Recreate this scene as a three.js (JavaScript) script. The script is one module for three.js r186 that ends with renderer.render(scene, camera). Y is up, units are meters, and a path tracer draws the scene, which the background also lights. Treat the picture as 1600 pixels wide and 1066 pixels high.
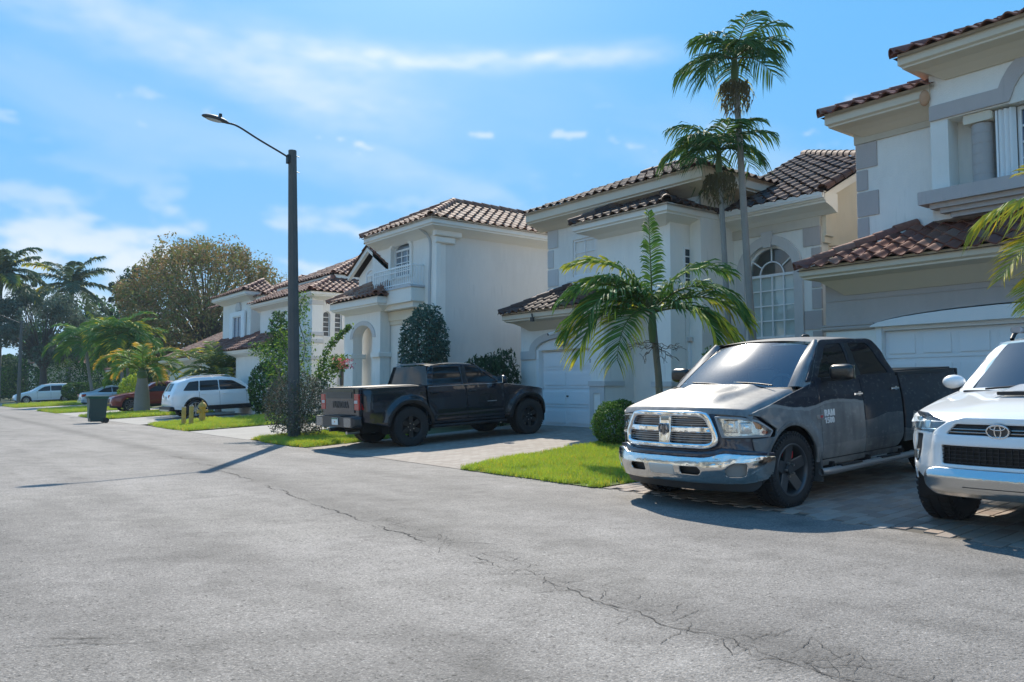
import * as THREE from 'three';
import { mergeGeometries, mergeVertices, toCreasedNormals } from 'three/addons/utils/BufferGeometryUtils.js';
import { TessellateModifier } from 'three/addons/modifiers/TessellateModifier.js';
import { FontLoader } from 'three/addons/loaders/FontLoader.js';
import { TextGeometry } from 'three/addons/geometries/TextGeometry.js';

// ------------------------------------------------------------ camera, sky, sun, exposure
const scene = new THREE.Scene();
const YAW = 37.7 * Math.PI / 180, PITCH = Math.atan(78 / 1254);
const camera = new THREE.PerspectiveCamera(2 * Math.atan(533 / 1254) * 180 / Math.PI, 1600 / 1066, 0.05, 2000);
camera.position.set(0, 1.28, 0);
camera.lookAt(Math.sin(YAW) * Math.cos(PITCH), 1.28 + Math.sin(PITCH), -Math.cos(YAW) * Math.cos(PITCH));

const renderer = new THREE.WebGLRenderer({ antialias: true });
renderer.setSize(1024, 682);
renderer.toneMapping = THREE.LinearToneMapping;
const EXPOSURE = 2.05;
renderer.toneMappingExposure = EXPOSURE;
renderer.shadowMap.enabled = true;

// the sun stands ahead of the camera, a little left, 43 degrees up
const SUN_AZ = Math.atan2(4.18, 6.99), SUN_EL = 43.0 * Math.PI / 180;
const SUN = new THREE.Vector3(Math.sin(SUN_AZ) * Math.cos(SUN_EL), Math.sin(SUN_EL), -Math.cos(SUN_AZ) * Math.cos(SUN_EL));
const sun = new THREE.DirectionalLight(new THREE.Color().setRGB(1, 0.915, 0.79), 3.5);
sun.position.copy(SUN).multiplyScalar(120).add(new THREE.Vector3(10, 0, -30));
sun.target.position.set(10, 0, -30); scene.add(sun, sun.target);
sun.castShadow = true; sun.shadow.radius = 1; sun.shadow.mapSize.set(4096, 4096);
Object.assign(sun.shadow.camera, { left: -60, right: 60, top: 60, bottom: -60, near: 1, far: 300 });

// seeded noise
function rng(seed) { let s = seed >>> 0; return () => { s = s + 0x6D2B79F5 | 0; let t = Math.imul(s ^ s >>> 15, 1 | s); t = t + Math.imul(t ^ t >>> 7, 61 | t) ^ t; return ((t ^ t >>> 14) >>> 0) / 4294967296; }; }
const hash = (x, y) => { let h = Math.imul(x | 0, 374761393) + Math.imul(y | 0, 668265263) | 0; h = Math.imul(h ^ h >>> 13, 1274126177); return ((h ^ h >>> 16) >>> 0) / 4294967296; };
const mod = (a, n) => ((a % n) + n) % n, clamp = (v, a = 0, b = 1) => Math.min(b, Math.max(a, v)), mix = (a, b, t) => a + (b - a) * t;
const sstep = (a, b, x) => { const t = clamp((x - a) / (b - a)); return t * t * (3 - 2 * t); };
function vnoise(x, y, per = 1 << 20) {
  const xi = Math.floor(x), yi = Math.floor(y), fx = x - xi, fy = y - yi, u = fx * fx * (3 - 2 * fx), v = fy * fy * (3 - 2 * fy);
  const a = hash(mod(xi, per), mod(yi, per)), b = hash(mod(xi + 1, per), mod(yi, per)), c = hash(mod(xi, per), mod(yi + 1, per)), d = hash(mod(xi + 1, per), mod(yi + 1, per));
  return a + (b - a) * u + (c - a) * v + (a - b - c + d) * u * v;
}
function fbm(x, y, oct = 5, per = 1 << 20) { let s = 0, a = 0.5, t = 0; for (let i = 0; i < oct; i++) { s += a * vnoise(x + i * 17.3, y + i * 9.1, per); t += a; a *= 0.5; x *= 2; y *= 2; per *= 2; } return s / t; }

// sky: clear blue air paling towards the horizon, thin streaks of cirrus, small clouds low down
{
  const W = 2048, Hh = 1024, data = new Float32Array(W * Hh * 4);
  const top = [0.065, 0.32, 0.77], mid = [0.092, 0.42, 0.85], low = [0.60, 0.79, 0.92];
  for (let j = 0; j < Hh; j++) for (let i = 0; i < W; i++) {
    const el = ((j + 0.5) / Hh - 0.5) * Math.PI, az = ((i + 0.5) / W - 0.5) * 2 * Math.PI;
    const dx = Math.cos(el) * Math.cos(az), dy = Math.sin(el), dz = Math.cos(el) * Math.sin(az);
    const e = Math.max(0, el * 180 / Math.PI);
    const cs = clamp(dx * SUN.x + dy * SUN.y + dz * SUN.z, -1, 1), ang = Math.acos(cs) * 180 / Math.PI;
    const t1 = Math.exp(-e / 7.5), t2 = sstep(14, 75, e);
    const c = [0, 1, 2].map(k => mix(mix(mid[k], top[k], t2), low[k], t1));
    // the air is whiter on the sun's side
    const glow = 8 * Math.exp(-ang / 3.2) + 1.6 * Math.exp(-ang / 5.5) + 0.14 * Math.exp(-ang / 16) + 0.06 * Math.exp(-ang / 34);
    for (let k = 0; k < 3; k++) c[k] += glow * [1.0, 0.92, 0.8][k];
    if (el > 0) {
      // heading in degrees right of the street axis (-z), so that streaks are laid out by compass direction
      let hd = Math.atan2(dx, -dz) * 180 / Math.PI;
      const px = dx / (dy + 0.25), pz = dz / (dy + 0.25);
      let cl = 0;
      // long thin cirrus drifting across the whole sky
      const wx = px * 1.1 + 0.5 * fbm(px * 1.6 + 3, pz * 1.6, 3), wz = pz * 4.2 + 1.4 * fbm(px * 1.2, pz * 1.2 + 8, 3);
      cl += 0.2 * sstep(0.5, 0.86, fbm(wx * 1.3 + 2.2, wz * 0.8 + 6.1, 6)) * sstep(4, 16, e);
      // two streaks: one sloping, one level
      const nz = fbm(hd * 0.12, e * 0.5, 5), nz2 = fbm(hd * 0.5 + 9, e * 1.6, 5);
      const s1 = e - (24.2 - 0.20 * (hd - 5) - 2.4 * (nz - 0.5)), w1 = 1.3 + 0.09 * clamp(hd - 5, 0, 30);
      cl += 0.42 * Math.exp(-(s1 * s1) / (w1 * w1)) * sstep(-25, 5, hd) * sstep(38, 20, hd) * (0.35 + 1.1 * nz2);
      const s2 = e - (23.1 + 0.35 * Math.sin(hd * 0.16) - 1.6 * (nz - 0.5) - 0.035 * (hd - 30)), w2 = 0.75;
      cl += 0.55 * Math.exp(-(s2 * s2) / (w2 * w2)) * sstep(16, 27, hd) * sstep(52, 44, hd) * (0.2 + 1.25 * nz2);
      cl += 0.12 * Math.exp(-Math.pow((e - 20.5) / 4, 2)) * sstep(15, 26, hd) * sstep(50, 36, hd) * (0.4 + nz);
      // low clouds
      const q = fbm(hd * 0.16 + 40, e * 0.42 + 3, 6), q2 = fbm(hd * 0.42 + 4, e * 1.0 + 30, 5);
      cl += 0.8 * sstep(0.52, 0.70, 0.62 * q + 0.38 * q2 + 0.05) * Math.exp(-Math.pow((e - 8) / 4.6, 2));
      cl += 0.6 * sstep(0.68, 0.78, fbm(hd * 0.35 + 71.5, e * 1.1 + 12.2, 5)) * Math.exp(-Math.pow((e - 17.5) / 1.6, 2)) * 0.8;
      cl = clamp(cl, 0, 0.92);
      const cw = [0.78, 0.84, 0.90];
      for (let k = 0; k < 3; k++) c[k] = mix(c[k], Math.max(c[k], cw[k] + glow * 0.7), cl);
    } else { c[0] = 0.42; c[1] = 0.45; c[2] = 0.45; }
    const o = (j * W + i) * 4;
    for (let k = 0; k < 3; k++) data[o + k] = 1.14 * c[k] / EXPOSURE;
    data[o + 3] = 1;
  }
  const sky = new THREE.DataTexture(data, W, Hh, THREE.RGBAFormat, THREE.FloatType);
  sky.mapping = THREE.EquirectangularReflectionMapping; sky.magFilter = THREE.LinearFilter; sky.minFilter = THREE.LinearFilter; sky.needsUpdate = true;
  scene.background = sky; scene.environment = sky;
}

// ------------------------------------------------------------ helpers
const V = (x, y, z) => new THREE.Vector3(x, y, z);
const GH = x => clamp((x - 7.5) / 6.7) * 0.33;                     // ground height: level street, drives rising to the houses
function texture(n, fn, srgb = true, per = true) {                 // fn(u, v) gives linear rgb or one grey value
  const d = new Uint8Array(n * n * 4), enc = v => { v = clamp(v); return 255 * (srgb ? (v < 0.0031308 ? 12.92 * v : 1.055 * Math.pow(v, 1 / 2.4) - 0.055) : v) + 0.5; };
  for (let j = 0; j < n; j++) for (let i = 0; i < n; i++) { const r = fn(i / n, j / n, i, j), o = 4 * (j * n + i), a = Array.isArray(r) ? r : [r, r, r]; d[o] = enc(a[0]); d[o + 1] = enc(a[1]); d[o + 2] = enc(a[2]); d[o + 3] = 255; }
  const t = new THREE.DataTexture(d, n, n); t.wrapS = t.wrapT = THREE.RepeatWrapping; t.magFilter = THREE.LinearFilter; t.minFilter = THREE.LinearMipmapLinearFilter; t.generateMipmaps = true;
  if (srgb) t.colorSpace = THREE.SRGBColorSpace; t.needsUpdate = true; return t;
}
const rep = (t, s) => { const c = t.clone(); c.repeat.set(1 / s, 1 / s); c.needsUpdate = true; return c; };
function M(rgb, rough = 0.85, o = {}) { const m = new THREE.MeshPhysicalMaterial({ roughness: rough, metalness: 0, ...o }); m.color.setRGB(...rgb); m.side = THREE.DoubleSide; return m; }

const names = {};
function numbered(n) { names[n] = (names[n] || 0) + 1; return names[n] === 1 ? n : n + '_' + String(names[n] - 1).padStart(3, '0'); }
function shadow(o) { o.traverse(m => { if (m.isMesh) { m.castShadow = true; m.receiveShadow = true; } }); return o; }
function thing(name, label, category, p = [0, 0, 0], group) {
  const g = new THREE.Group(); g.name = numbered(name); g.position.set(...p); g.userData = { label, category }; if (group) g.userData.group = group; scene.add(g); return g;
}
function setting(name, geo, mat, label) { const m = new THREE.Mesh(geo, mat); m.name = numbered(name); m.userData = { kind: 'structure' }; if (label) m.userData.label = label; m.castShadow = m.receiveShadow = true; scene.add(m); return m; }
// geometry given in world coordinates becomes a part of a thing whose group stands at its base
function rootOffset(p) { const o = V(0, 0, 0); while (p && p !== scene) { o.add(p.position); p = p.parent; } return o; }
function part(parent, name, geo, mat, local = false) {
  if (Array.isArray(geo)) geo = join(geo);
  const m = new THREE.Mesh(geo, mat); m.name = name; m.castShadow = m.receiveShadow = true;
  if (!local) { const o = rootOffset(parent); geo.translate(-o.x, -o.y, -o.z); }
  parent.add(m); return m;
}
function clean(g) { g = g.index ? g.toNonIndexed() : g; for (const k of Object.keys(g.attributes)) if (!['position', 'normal', 'uv', 'color'].includes(k)) g.deleteAttribute(k); if (!g.attributes.normal) g.computeVertexNormals(); if (!g.attributes.uv) g.setAttribute('uv', new THREE.BufferAttribute(new Float32Array(g.attributes.position.count * 2), 2)); g.morphAttributes = {}; g.clearGroups(); return g; }
function join(list) { list = list.filter(Boolean).map(clean); const col = list.some(g => g.attributes.color); if (col) for (const g of list) if (!g.attributes.color) g.setAttribute('color', new THREE.BufferAttribute(new Float32Array(g.attributes.position.count * 3).fill(1), 3)); return list.length === 1 ? list[0] : mergeGeometries(list); }
function triUV(g) {                                                // uv in metres by the way a face points
  g = clean(g); const p = g.attributes.position, n = g.attributes.normal, uv = g.attributes.uv;
  for (let i = 0; i < p.count; i++) { const ax = Math.abs(n.getX(i)), ay = Math.abs(n.getY(i)), az = Math.abs(n.getZ(i)); if (ay >= ax && ay >= az) uv.setXY(i, p.getX(i), p.getZ(i)); else if (ax >= az) uv.setXY(i, p.getZ(i), p.getY(i)); else uv.setXY(i, p.getX(i), p.getY(i)); }
  return g;
}
// Z in these builders counts metres along the street away from the camera (three's -z)
function bx(x0, x1, y0, y1, Z0, Z1) { const g = new THREE.BoxGeometry(Math.abs(x1 - x0), Math.abs(y1 - y0), Math.abs(Z1 - Z0)); g.translate((x0 + x1) / 2, (y0 + y1) / 2, -(Z0 + Z1) / 2); return triUV(g); }
function bbx(x0, x1, y0, y1, Z0, Z1, b = 0.01) {                    // box with chamfered edges
  const w = Math.abs(x1 - x0), h = Math.abs(y1 - y0), d = Math.abs(Z1 - Z0), s = new THREE.Shape(); b = Math.min(b, w / 3, h / 3, d / 3);
  s.moveTo(-w / 2 + b, -h / 2 + b); s.lineTo(w / 2 - b, -h / 2 + b); s.lineTo(w / 2 - b, h / 2 - b); s.lineTo(-w / 2 + b, h / 2 - b);
  const g = new THREE.ExtrudeGeometry(s, { depth: d - 2 * b, bevelEnabled: true, bevelThickness: b, bevelSize: b, bevelSegments: 1 }); g.translate((x0 + x1) / 2, (y0 + y1) / 2, -(Z0 + Z1) / 2 - d / 2 + b); return triUV(g);
}
function shapeOf(pts, holes = []) { const s = new THREE.Shape(pts.map(p => new THREE.Vector2(...p))); for (const h of holes) s.holes.push(new THREE.Path(h.map(p => new THREE.Vector2(...p)))); return s; }
const ext = (s, d, b = 0, o = {}) => new THREE.ExtrudeGeometry(s, { depth: Math.max(1e-4, d - 2 * b), bevelEnabled: b > 0, bevelThickness: b, bevelSize: b, bevelOffset: -b, bevelSegments: 2, curveSegments: 16, ...o }).translate(0, 0, b);
// a slab facing the street: outline in (Z, y), outer face at x, thickness going in
function slabX(x, pts, holes, d, b = 0) { const g = ext(shapeOf(pts, holes), d, b); g.rotateY(Math.PI / 2); g.translate(x, 0, 0); return triUV(g); }
// a slab facing the camera's side: outline in (x, y), outer face at Z
function slabZ(Z, pts, holes, d, b = 0) { const g = ext(shapeOf(pts, holes), d, b); g.translate(0, 0, -Z - d); return triUV(g); }
const rect = (a0, a1, b0, b1) => [[a0, b0], [a1, b0], [a1, b1], [a0, b1]];
function archPts(zc, w, y0, ys, rise, n = 14) { const p = [[zc - w / 2, y0], [zc + w / 2, y0]]; for (let i = 0; i <= n; i++) { const a = Math.PI * i / n; p.push([zc + w / 2 * Math.cos(a), ys + rise * Math.sin(a)]); } return p; }
const ringPts = (zc, w1, r1, w2, r2, ys, n = 16) => { const p = []; for (let i = 0; i <= n; i++) { const a = Math.PI * i / n; p.push([zc + w1 / 2 * Math.cos(a), ys + r1 * Math.sin(a)]); } for (let i = n; i >= 0; i--) { const a = Math.PI * i / n; p.push([zc + w2 / 2 * Math.cos(a), ys + r2 * Math.sin(a)]); } return p; };
function tubeG(pts, r, seg = 8, n = 0, closed = false) { return clean(new THREE.TubeGeometry(new THREE.CatmullRomCurve3(pts.map(p => p.isVector3 ? p : V(...p)), closed), n || pts.length * 4, r, seg, closed)); }
function cyl(r0, r1, a, b, seg = 12) { a = a.isVector3 ? a : V(...a); b = b.isVector3 ? b : V(...b); const d = b.clone().sub(a), L = d.length(), g = new THREE.CylinderGeometry(r1, r0, L, seg); g.applyQuaternion(new THREE.Quaternion().setFromUnitVectors(V(0, 1, 0), d.normalize())); g.translate((a.x + b.x) / 2, (a.y + b.y) / 2, (a.z + b.z) / 2); return clean(g); }
function taper(pts, radii, seg = 10) {                              // tube with a radius of its own at every point
  const c = new THREE.CatmullRomCurve3(pts.map(p => p.isVector3 ? p : V(...p))), n = (pts.length - 1) * 5, fr = c.computeFrenetFrames(n), pos = [], idx = [], uv = []; let len = 0;
  for (let i = 0; i <= n; i++) { const p = c.getPoint(i / n), k = i / n * (radii.length - 1), r = mix(radii[Math.floor(k)], radii[Math.min(radii.length - 1, Math.floor(k) + 1)], k % 1); if (i) len += p.distanceTo(c.getPoint((i - 1) / n)); for (let j = 0; j <= seg; j++) { const a = j / seg * Math.PI * 2, q = p.clone().addScaledVector(fr.normals[i], Math.cos(a) * r).addScaledVector(fr.binormals[i], Math.sin(a) * r); pos.push(q.x, q.y, q.z); uv.push(j / seg, len); } }
  for (let i = 0; i < n; i++) for (let j = 0; j < seg; j++) { const a = i * (seg + 1) + j, b = a + seg + 1; idx.push(a, b, a + 1, b, b + 1, a + 1); }
  const g = new THREE.BufferGeometry(); g.setAttribute('position', new THREE.Float32BufferAttribute(pos, 3)); g.setAttribute('uv', new THREE.Float32BufferAttribute(uv, 2)); g.setIndex(idx); g.computeVertexNormals(); return clean(g);
}
function grid(nu, nv, f) {
  const pos = [], idx = [], uv = []; for (let j = 0; j <= nv; j++) for (let i = 0; i <= nu; i++) { const p = f(i / nu, j / nv); pos.push(p[0], p[1], p[2]); uv.push(p.length > 3 ? p[3] : i / nu, p.length > 3 ? p[4] : j / nv); }
  for (let j = 0; j < nv; j++) for (let i = 0; i < nu; i++) { const a = j * (nu + 1) + i, b = a + nu + 1; idx.push(a, a + 1, b, b, a + 1, b + 1); }
  const g = new THREE.BufferGeometry(); g.setAttribute('position', new THREE.Float32BufferAttribute(pos, 3)); g.setAttribute('uv', new THREE.Float32BufferAttribute(uv, 2)); g.setIndex(idx); g.computeVertexNormals(); return g;
}
const pick = (r, a) => a[Math.floor(r() * a.length)];
// ------------------------------------------------------------ surface textures
const grainT = texture(1024, (u, v) => {                           // asphalt: small stones of several greys in a dark binder, 2.4 m tile
  const a = vnoise(u * 340, v * 340, 340), b = vnoise(u * 170 + 5, v * 170, 170), c = fbm(u * 12, v * 12, 4, 12), d = vnoise(u * 512 + 3, v * 512, 512);
  let g = 0.168 + 0.085 * (a - 0.5) + 0.07 * (b - 0.5) + 0.06 * (c - 0.5) + 0.06 * (d - 0.5);
  if (a > 0.86) g += 0.10; if (b < 0.12) g -= 0.06; if (d > 0.93) g += 0.08;
  return [g * 1.07, g, g * 0.92];
});
const grainB = texture(512, (u, v) => 0.55 * vnoise(u * 200, v * 200, 200) + 0.45 * vnoise(u * 90, v * 90, 90), false);
const stuccoB = texture(512, (u, v) => 0.5 * vnoise(u * 110, v * 110, 110) + 0.3 * vnoise(u * 55, v * 55, 55) + 0.2 * fbm(u * 8, v * 8, 3, 8), false);
const stuccoT = texture(512, (u, v) => { const st = fbm(u * 28, v * 3, 4, 28), bl = fbm(u * 3, v * 3, 6, 3), g = 0.93 + 0.16 * (bl - 0.5) + 0.07 * (st - 0.5) - 0.10 * sstep(0.60, 0.75, st) * sstep(0.45, 0.65, bl); return [g, g * 0.992, g * 0.975]; });
const concT = texture(512, (u, v) => { const g = 0.86 + 0.2 * (fbm(u * 5, v * 5, 6, 5) - 0.5) + 0.12 * (vnoise(u * 200, v * 200, 200) - 0.5); return [g, g * 0.99, g * 0.97]; });
const paverT = texture(1024, (u, v) => {                           // distant drive: small pavers, too far off to tell apart
  const r = Math.floor(v * 20), x = u * 14 + (r % 2) * 0.5, i = mod(Math.floor(x), 14), fx = x - Math.floor(x), fy = v * 20 - r, j = Math.min(fx, 1 - fx) < 0.04 || Math.min(fy, 1 - fy) < 0.06;
  const h = hash(i, r), g = (j ? 0.62 : 0.85 + 0.22 * (h - 0.5)) + 0.14 * (fbm(u * 6, v * 6, 5, 6) - 0.5) + 0.1 * (vnoise(u * 300, v * 300, 300) - 0.5); return [g, g * (0.95 + 0.04 * h), g * (0.9 + 0.06 * h)];
});
const barkB = texture(256, (u, v) => 0.6 * fbm(u * 10, v * 3, 4, 10) + 0.4 * vnoise(u * 40, v * 40, 40), false);
const stucco = (rgb, r = 0.92) => M(rgb, r, { map: rep(stuccoT, 2.7), bumpMap: rep(stuccoB, 0.8), bumpScale: 0.004 });

// ------------------------------------------------------------ ground
function strip(xs, Zs, yf, uvs = 1) {                               // sheet over x and Z with heights yf(x, Z)
  const pos = [], uv = [], idx = []; for (const Z of Zs) for (const x of xs) { pos.push(x, yf(x, Z), -Z); uv.push(x * uvs, Z * uvs); }
  for (let j = 0; j < Zs.length - 1; j++) for (let i = 0; i < xs.length - 1; i++) { const a = j * xs.length + i, b = a + xs.length; idx.push(a, a + 1, b, a + 1, b + 1, b); }
  const g = new THREE.BufferGeometry(); g.setAttribute('position', new THREE.Float32BufferAttribute(pos, 3)); g.setAttribute('uv', new THREE.Float32BufferAttribute(uv, 2)); g.setIndex(idx); g.computeVertexNormals(); return g;
}
const range = (a, b, n) => Array.from({ length: n + 1 }, (_, i) => a + (b - a) * i / n);
setting('ground', strip([-400, -60, -20, -4.2, -4.1, 7.3, 7.5, 9, 11, 13, 14.2, 18, 30, 60, 500], [-250, -60, -20, 0, 20, 40, 60, 100, 160, 300, 600], x => GH(x) - 0.05), M([0.075, 0.095, 0.035], 0.95, { map: rep(concT, 3) }));
// the street: worn asphalt with a paving seam, cracks and drip stains
const edgeX = Z => 7.5 + 0.10 * (fbm(Z * 0.5, 3.3, 3) - 0.5) + (Z < 6 ? -0.05 * (6 - Z) : 0);
const seamX = Z => 3.42 + 0.085 * clamp(Z - 3, 0, 12) + 0.12 * (fbm(Z * 0.35, 7.7, 3) - 0.5);
{
  const Zs = [...range(-12, 0, 24), ...range(0.08, 12, 150), ...range(12.2, 40, 140), ...range(41, 150, 80)], nx = 110;
  const pos = [], uv = [], col = [], idx = [];
  for (const Z of Zs) for (let i = 0; i <= nx; i++) {
    const x = -4 + (edgeX(Z) + 4) * i / nx; pos.push(x, 0, -Z); uv.push(x, Z);
    let g = 1 + 0.62 * (fbm(x * 0.45 + 20, Z * 0.22 + 4, 5) - 0.5) + 0.36 * (fbm(x * 1.7, Z * 0.9 + 60, 4) - 0.5);
    const ds = x - seamX(Z);                                       // darker lane of newer asphalt and grime along the seam
    g *= 1 - 0.27 * Math.exp(-Math.pow((ds - 0.14) / 0.24, 2)) * (0.4 + 1.1 * fbm(x * 3, Z * 1.3, 3)) - 0.07 * sstep(0.5, 0.75, fbm(x * 1.1 + 7, Z * 0.45 + 2, 4));
    g *= 1 + 0.07 * sstep(0.1, -0.3, ds);
    if (fbm(x * 2.6 + 31, Z * 2.6 + 8, 4) > 0.66) g *= 0.88; const oil = fbm(x * 4.5 + 3, Z * 3.1 + 77, 3); if (oil > 0.74) g *= 0.8; g *= 1 - 0.13 * sstep(0.35, 0.1, Math.abs(Math.abs(x - 5.4) - 0.75)) * (0.3 + fbm(x * 2, Z * 0.4 + 11, 4)) - 0.13 * sstep(0.35, 0.1, Math.abs(Math.abs(x - 1.4) - 0.75)) * (0.3 + fbm(x * 2, Z * 0.4 + 51, 4));
    if (x < 1.6 && Z > 4.2) g *= 1 - 0.10 * sstep(0.45, 0.7, fbm(x * 2, Z * 0.8 + 30, 4));
    col.push(g * 1.0, g * 0.995, g * (0.985 + 0.02 * (fbm(x * 0.7, Z * 0.7 + 90, 2) - 0.5)));
  }
  for (let j = 0; j < Zs.length - 1; j++) for (let i = 0; i < nx; i++) { const a = j * (nx + 1) + i, b = a + nx + 1; idx.push(a, a + 1, b, a + 1, b + 1, b); }
  const g = new THREE.BufferGeometry(); g.setAttribute('position', new THREE.Float32BufferAttribute(pos, 3)); g.setAttribute('uv', new THREE.Float32BufferAttribute(uv, 2)); g.setAttribute('color', new THREE.Float32BufferAttribute(col, 3)); g.setIndex(idx); g.computeVertexNormals();
  const road = setting('road', g, M([1.0, 1.0, 1.0], 0.88, { map: rep(grainT, 2.4), bumpMap: rep(grainB, 1.1), bumpScale: 0.006, vertexColors: true }));
  // cracks: thin jagged ribbons of dark dirt lying in the seam
  const r = rng(41), list = [];
  const crack = (p, wmax) => { const ps = [], ix = []; for (let i = 0; i < p.length; i++) { const a = p[Math.max(0, i - 1)], b = p[Math.min(p.length - 1, i + 1)], dx = b[0] - a[0], dz = b[1] - a[1], l = Math.hypot(dx, dz) || 1, w = wmax * (0.25 + r() * 0.9) * Math.sin(Math.PI * (0.06 + 0.88 * i / (p.length - 1))); ps.push(p[i][0] - dz / l * w, 0.004, -(p[i][1] + dx / l * w), p[i][0] + dz / l * w, 0.004, -(p[i][1] - dx / l * w)); if (i) { const k = 2 * i; ix.push(k - 2, k, k - 1, k - 1, k, k + 1); } } const q = new THREE.BufferGeometry(); q.setAttribute('position', new THREE.Float32BufferAttribute(ps, 3)); q.setIndex(ix); q.computeVertexNormals(); list.push(clean(q)); };
  const walk = (x, Z, dx, dZ, n, step, jit) => { const p = [[x, Z]]; for (let i = 0; i < n; i++) { x += dx * step + (r() - 0.5) * jit; Z += dZ * step + (r() - 0.5) * jit * 0.6; p.push([x, Z]); } return p; };
  const main = []; for (let Z = 1.1; Z < 17; Z += 0.05) main.push([seamX(Z) + 0.045 * (r() - 0.5) + 0.12 * (vnoise(Z * 3, 1) - 0.5), Z]);
  for (let k = 0; k < main.length - 8;) { const n = 10 + Math.floor(r() * 36); crack(main.slice(k, k + n), main[k][1] < 5 ? 0.006 : 0.011); k += n - 1 + (r() < 0.6 ? Math.floor(r() * 14) : 0); }
  for (let k = 0; k < 150; k++) { const Z = 1.2 + Math.pow(r(), 1.6) * 7, a = (r() - 0.5) * 2.6 + (r() < 0.5 ? 1.2 : -1.2); crack(walk(seamX(Z) + (r() - 0.3) * 0.34, Z, Math.sin(a), Math.cos(a) * (r() < 0.5 ? 1 : -1), 4 + r() * 9, 0.03, 0.035), 0.002 + 0.0016 * r()); }
  crack(walk(0.55, 4.75, 0.6, -0.35, 26, 0.05, 0.04), 0.004); crack(walk(1.05, 4.55, -0.6, 0.5, 14, 0.05, 0.04), 0.004); 
  const cm = new THREE.Mesh(join(list), M([0.055, 0.05, 0.045], 1)); cm.name = 'crack'; cm.receiveShadow = true; road.add(cm);
}
// drives and paths
function sheet(name, pts, off, mat, label) {                        // polygon in (x, Z) lying on the sloping ground
  const s = shapeOf(pts), g0 = new THREE.ShapeGeometry(s), g = new TessellateModifier(0.6, 7).modify(clean(g0)), p = g.attributes.position, uv = g.attributes.uv;
  for (let i = 0; i < p.count; i++) { const x = p.getX(i), Z = p.getY(i); p.setXYZ(i, x, GH(x) + off, -Z); uv.setXY(i, x, Z); }
  g.computeVertexNormals(); return setting(name, g, mat, label);
}
const concM = M([0.34, 0.325, 0.30], 0.9, { map: rep(concT, 2.3), bumpMap: rep(grainB, 0.9), bumpScale: 0.002 });
const drivePaverM = M([0.34, 0.305, 0.27], 0.9, { map: rep(paverT, 2.8), bumpMap: rep(grainB, 0.9), bumpScale: 0.002 });
sheet('driveway', [[7.42, 10.9], [9.6, 11.6], [11, 11.9], [14.3, 12.4], [14.3, 18], [10, 17.5], [7.42, 17.1]], 0.006, drivePaverM);
sheet('driveway', [[7.42, 20.9], [9.2, 21.3], [12.9, 21.4], [12.9, 26.5], [7.42, 26.2]], 0.006, concM);
sheet('driveway', [[7.42, 32.6], [14, 33.6], [14, 39.5], [7.42, 39.2]], 0.006, concM);
sheet('driveway', [[7.42, 45.4], [14, 46], [14, 51], [7.42, 51.5]], 0.006, concM);
sheet('driveway', [[7.42, 60], [14, 61], [14, 69], [7.42, 70]], 0.006, concM);
sheet('driveway', [[7.42, 81], [20, 82], [20, 92], [7.42, 94]], 0.006, concM);
// brick-paver drive of the near house: every paver near the street a piece of its own
{
  const drive = sheet('paver_driveway', [[7.2, 0.2], [7.46, 7.62], [14.2, 7.62], [14.2, 0.2]], -0.006, M([0.10, 0.09, 0.075], 1));
  const r = rng(77), L = 0.225, W = 0.148, gap = 0.007, geos = [0, 1, 2].map(() => bbx(-(L - gap) / 2, (L - gap) / 2, -0.03, 0.012, -(W - gap) / 2, (W - gap) / 2, 0.006));
  const mats = [[0.36, 0.29, 0.24], [0.33, 0.28, 0.245], [0.39, 0.33, 0.285], [0.30, 0.235, 0.20], [0.35, 0.32, 0.29], [0.42, 0.36, 0.31]].map(c => M(c, 0.9, { map: rep(concT, 0.7), bumpMap: rep(grainB, 0.5), bumpScale: 0.002 }));
  const all = []; let row = 0;
  for (let Z = 0.3; Z < 7.6; Z += W, row++) for (let x = 7.0 + (row % 2) * L / 2; x < 14.1; x += L) { if (x < edgeX(Z) + 0.03 + 0.05 * Math.sin(Z * 4)) continue; all.push([x, Z + 0.074]); }
  all.sort((a, b) => (a[0] - 7.4) * 1.1 + Math.abs(a[1] - 3.9) * 0.75 - ((b[0] - 7.4) * 1.1 + Math.abs(b[1] - 3.9) * 0.75));
  const rest = []; const sl = Math.atan(0.33 / 6.7);
  all.forEach(([x, Z], k) => {
    const rx = (r() - 0.5) * 0.012, rz = sl + (r() - 0.5) * 0.012, ry = (r() - 0.5) * 0.014, y = GH(x) + (r() - 0.5) * 0.003;
    if (k < 300) { const m = new THREE.Mesh(pick(r, geos), pick(r, mats)); m.name = 'paver'; m.position.set(x, y, -Z); m.rotation.set(rx, ry, rz); m.castShadow = m.receiveShadow = true; drive.add(m); }
    else { const g = geos[0].clone(); g.applyMatrix4(new THREE.Matrix4().compose(V(x, y, -Z), new THREE.Quaternion().setFromEuler(new THREE.Euler(rx, ry, rz)), V(1, 1, 1))); const c = pick(r, mats).color, n = g.attributes.position.count, ca = new Float32Array(n * 3); for (let i = 0; i < n; i++) { ca[3 * i] = c.r; ca[3 * i + 1] = c.g; ca[3 * i + 2] = c.b; } g.setAttribute('color', new THREE.BufferAttribute(ca, 3)); rest.push(g); }
  });
  const m = part(drive, 'pavers_towards_garage', rest, M([1, 1, 1], 0.9, { vertexColors: true, map: rep(concT, 0.7), bumpMap: rep(grainB, 0.5), bumpScale: 0.002 })); m.userData.kind = 'stuff';
}
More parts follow.
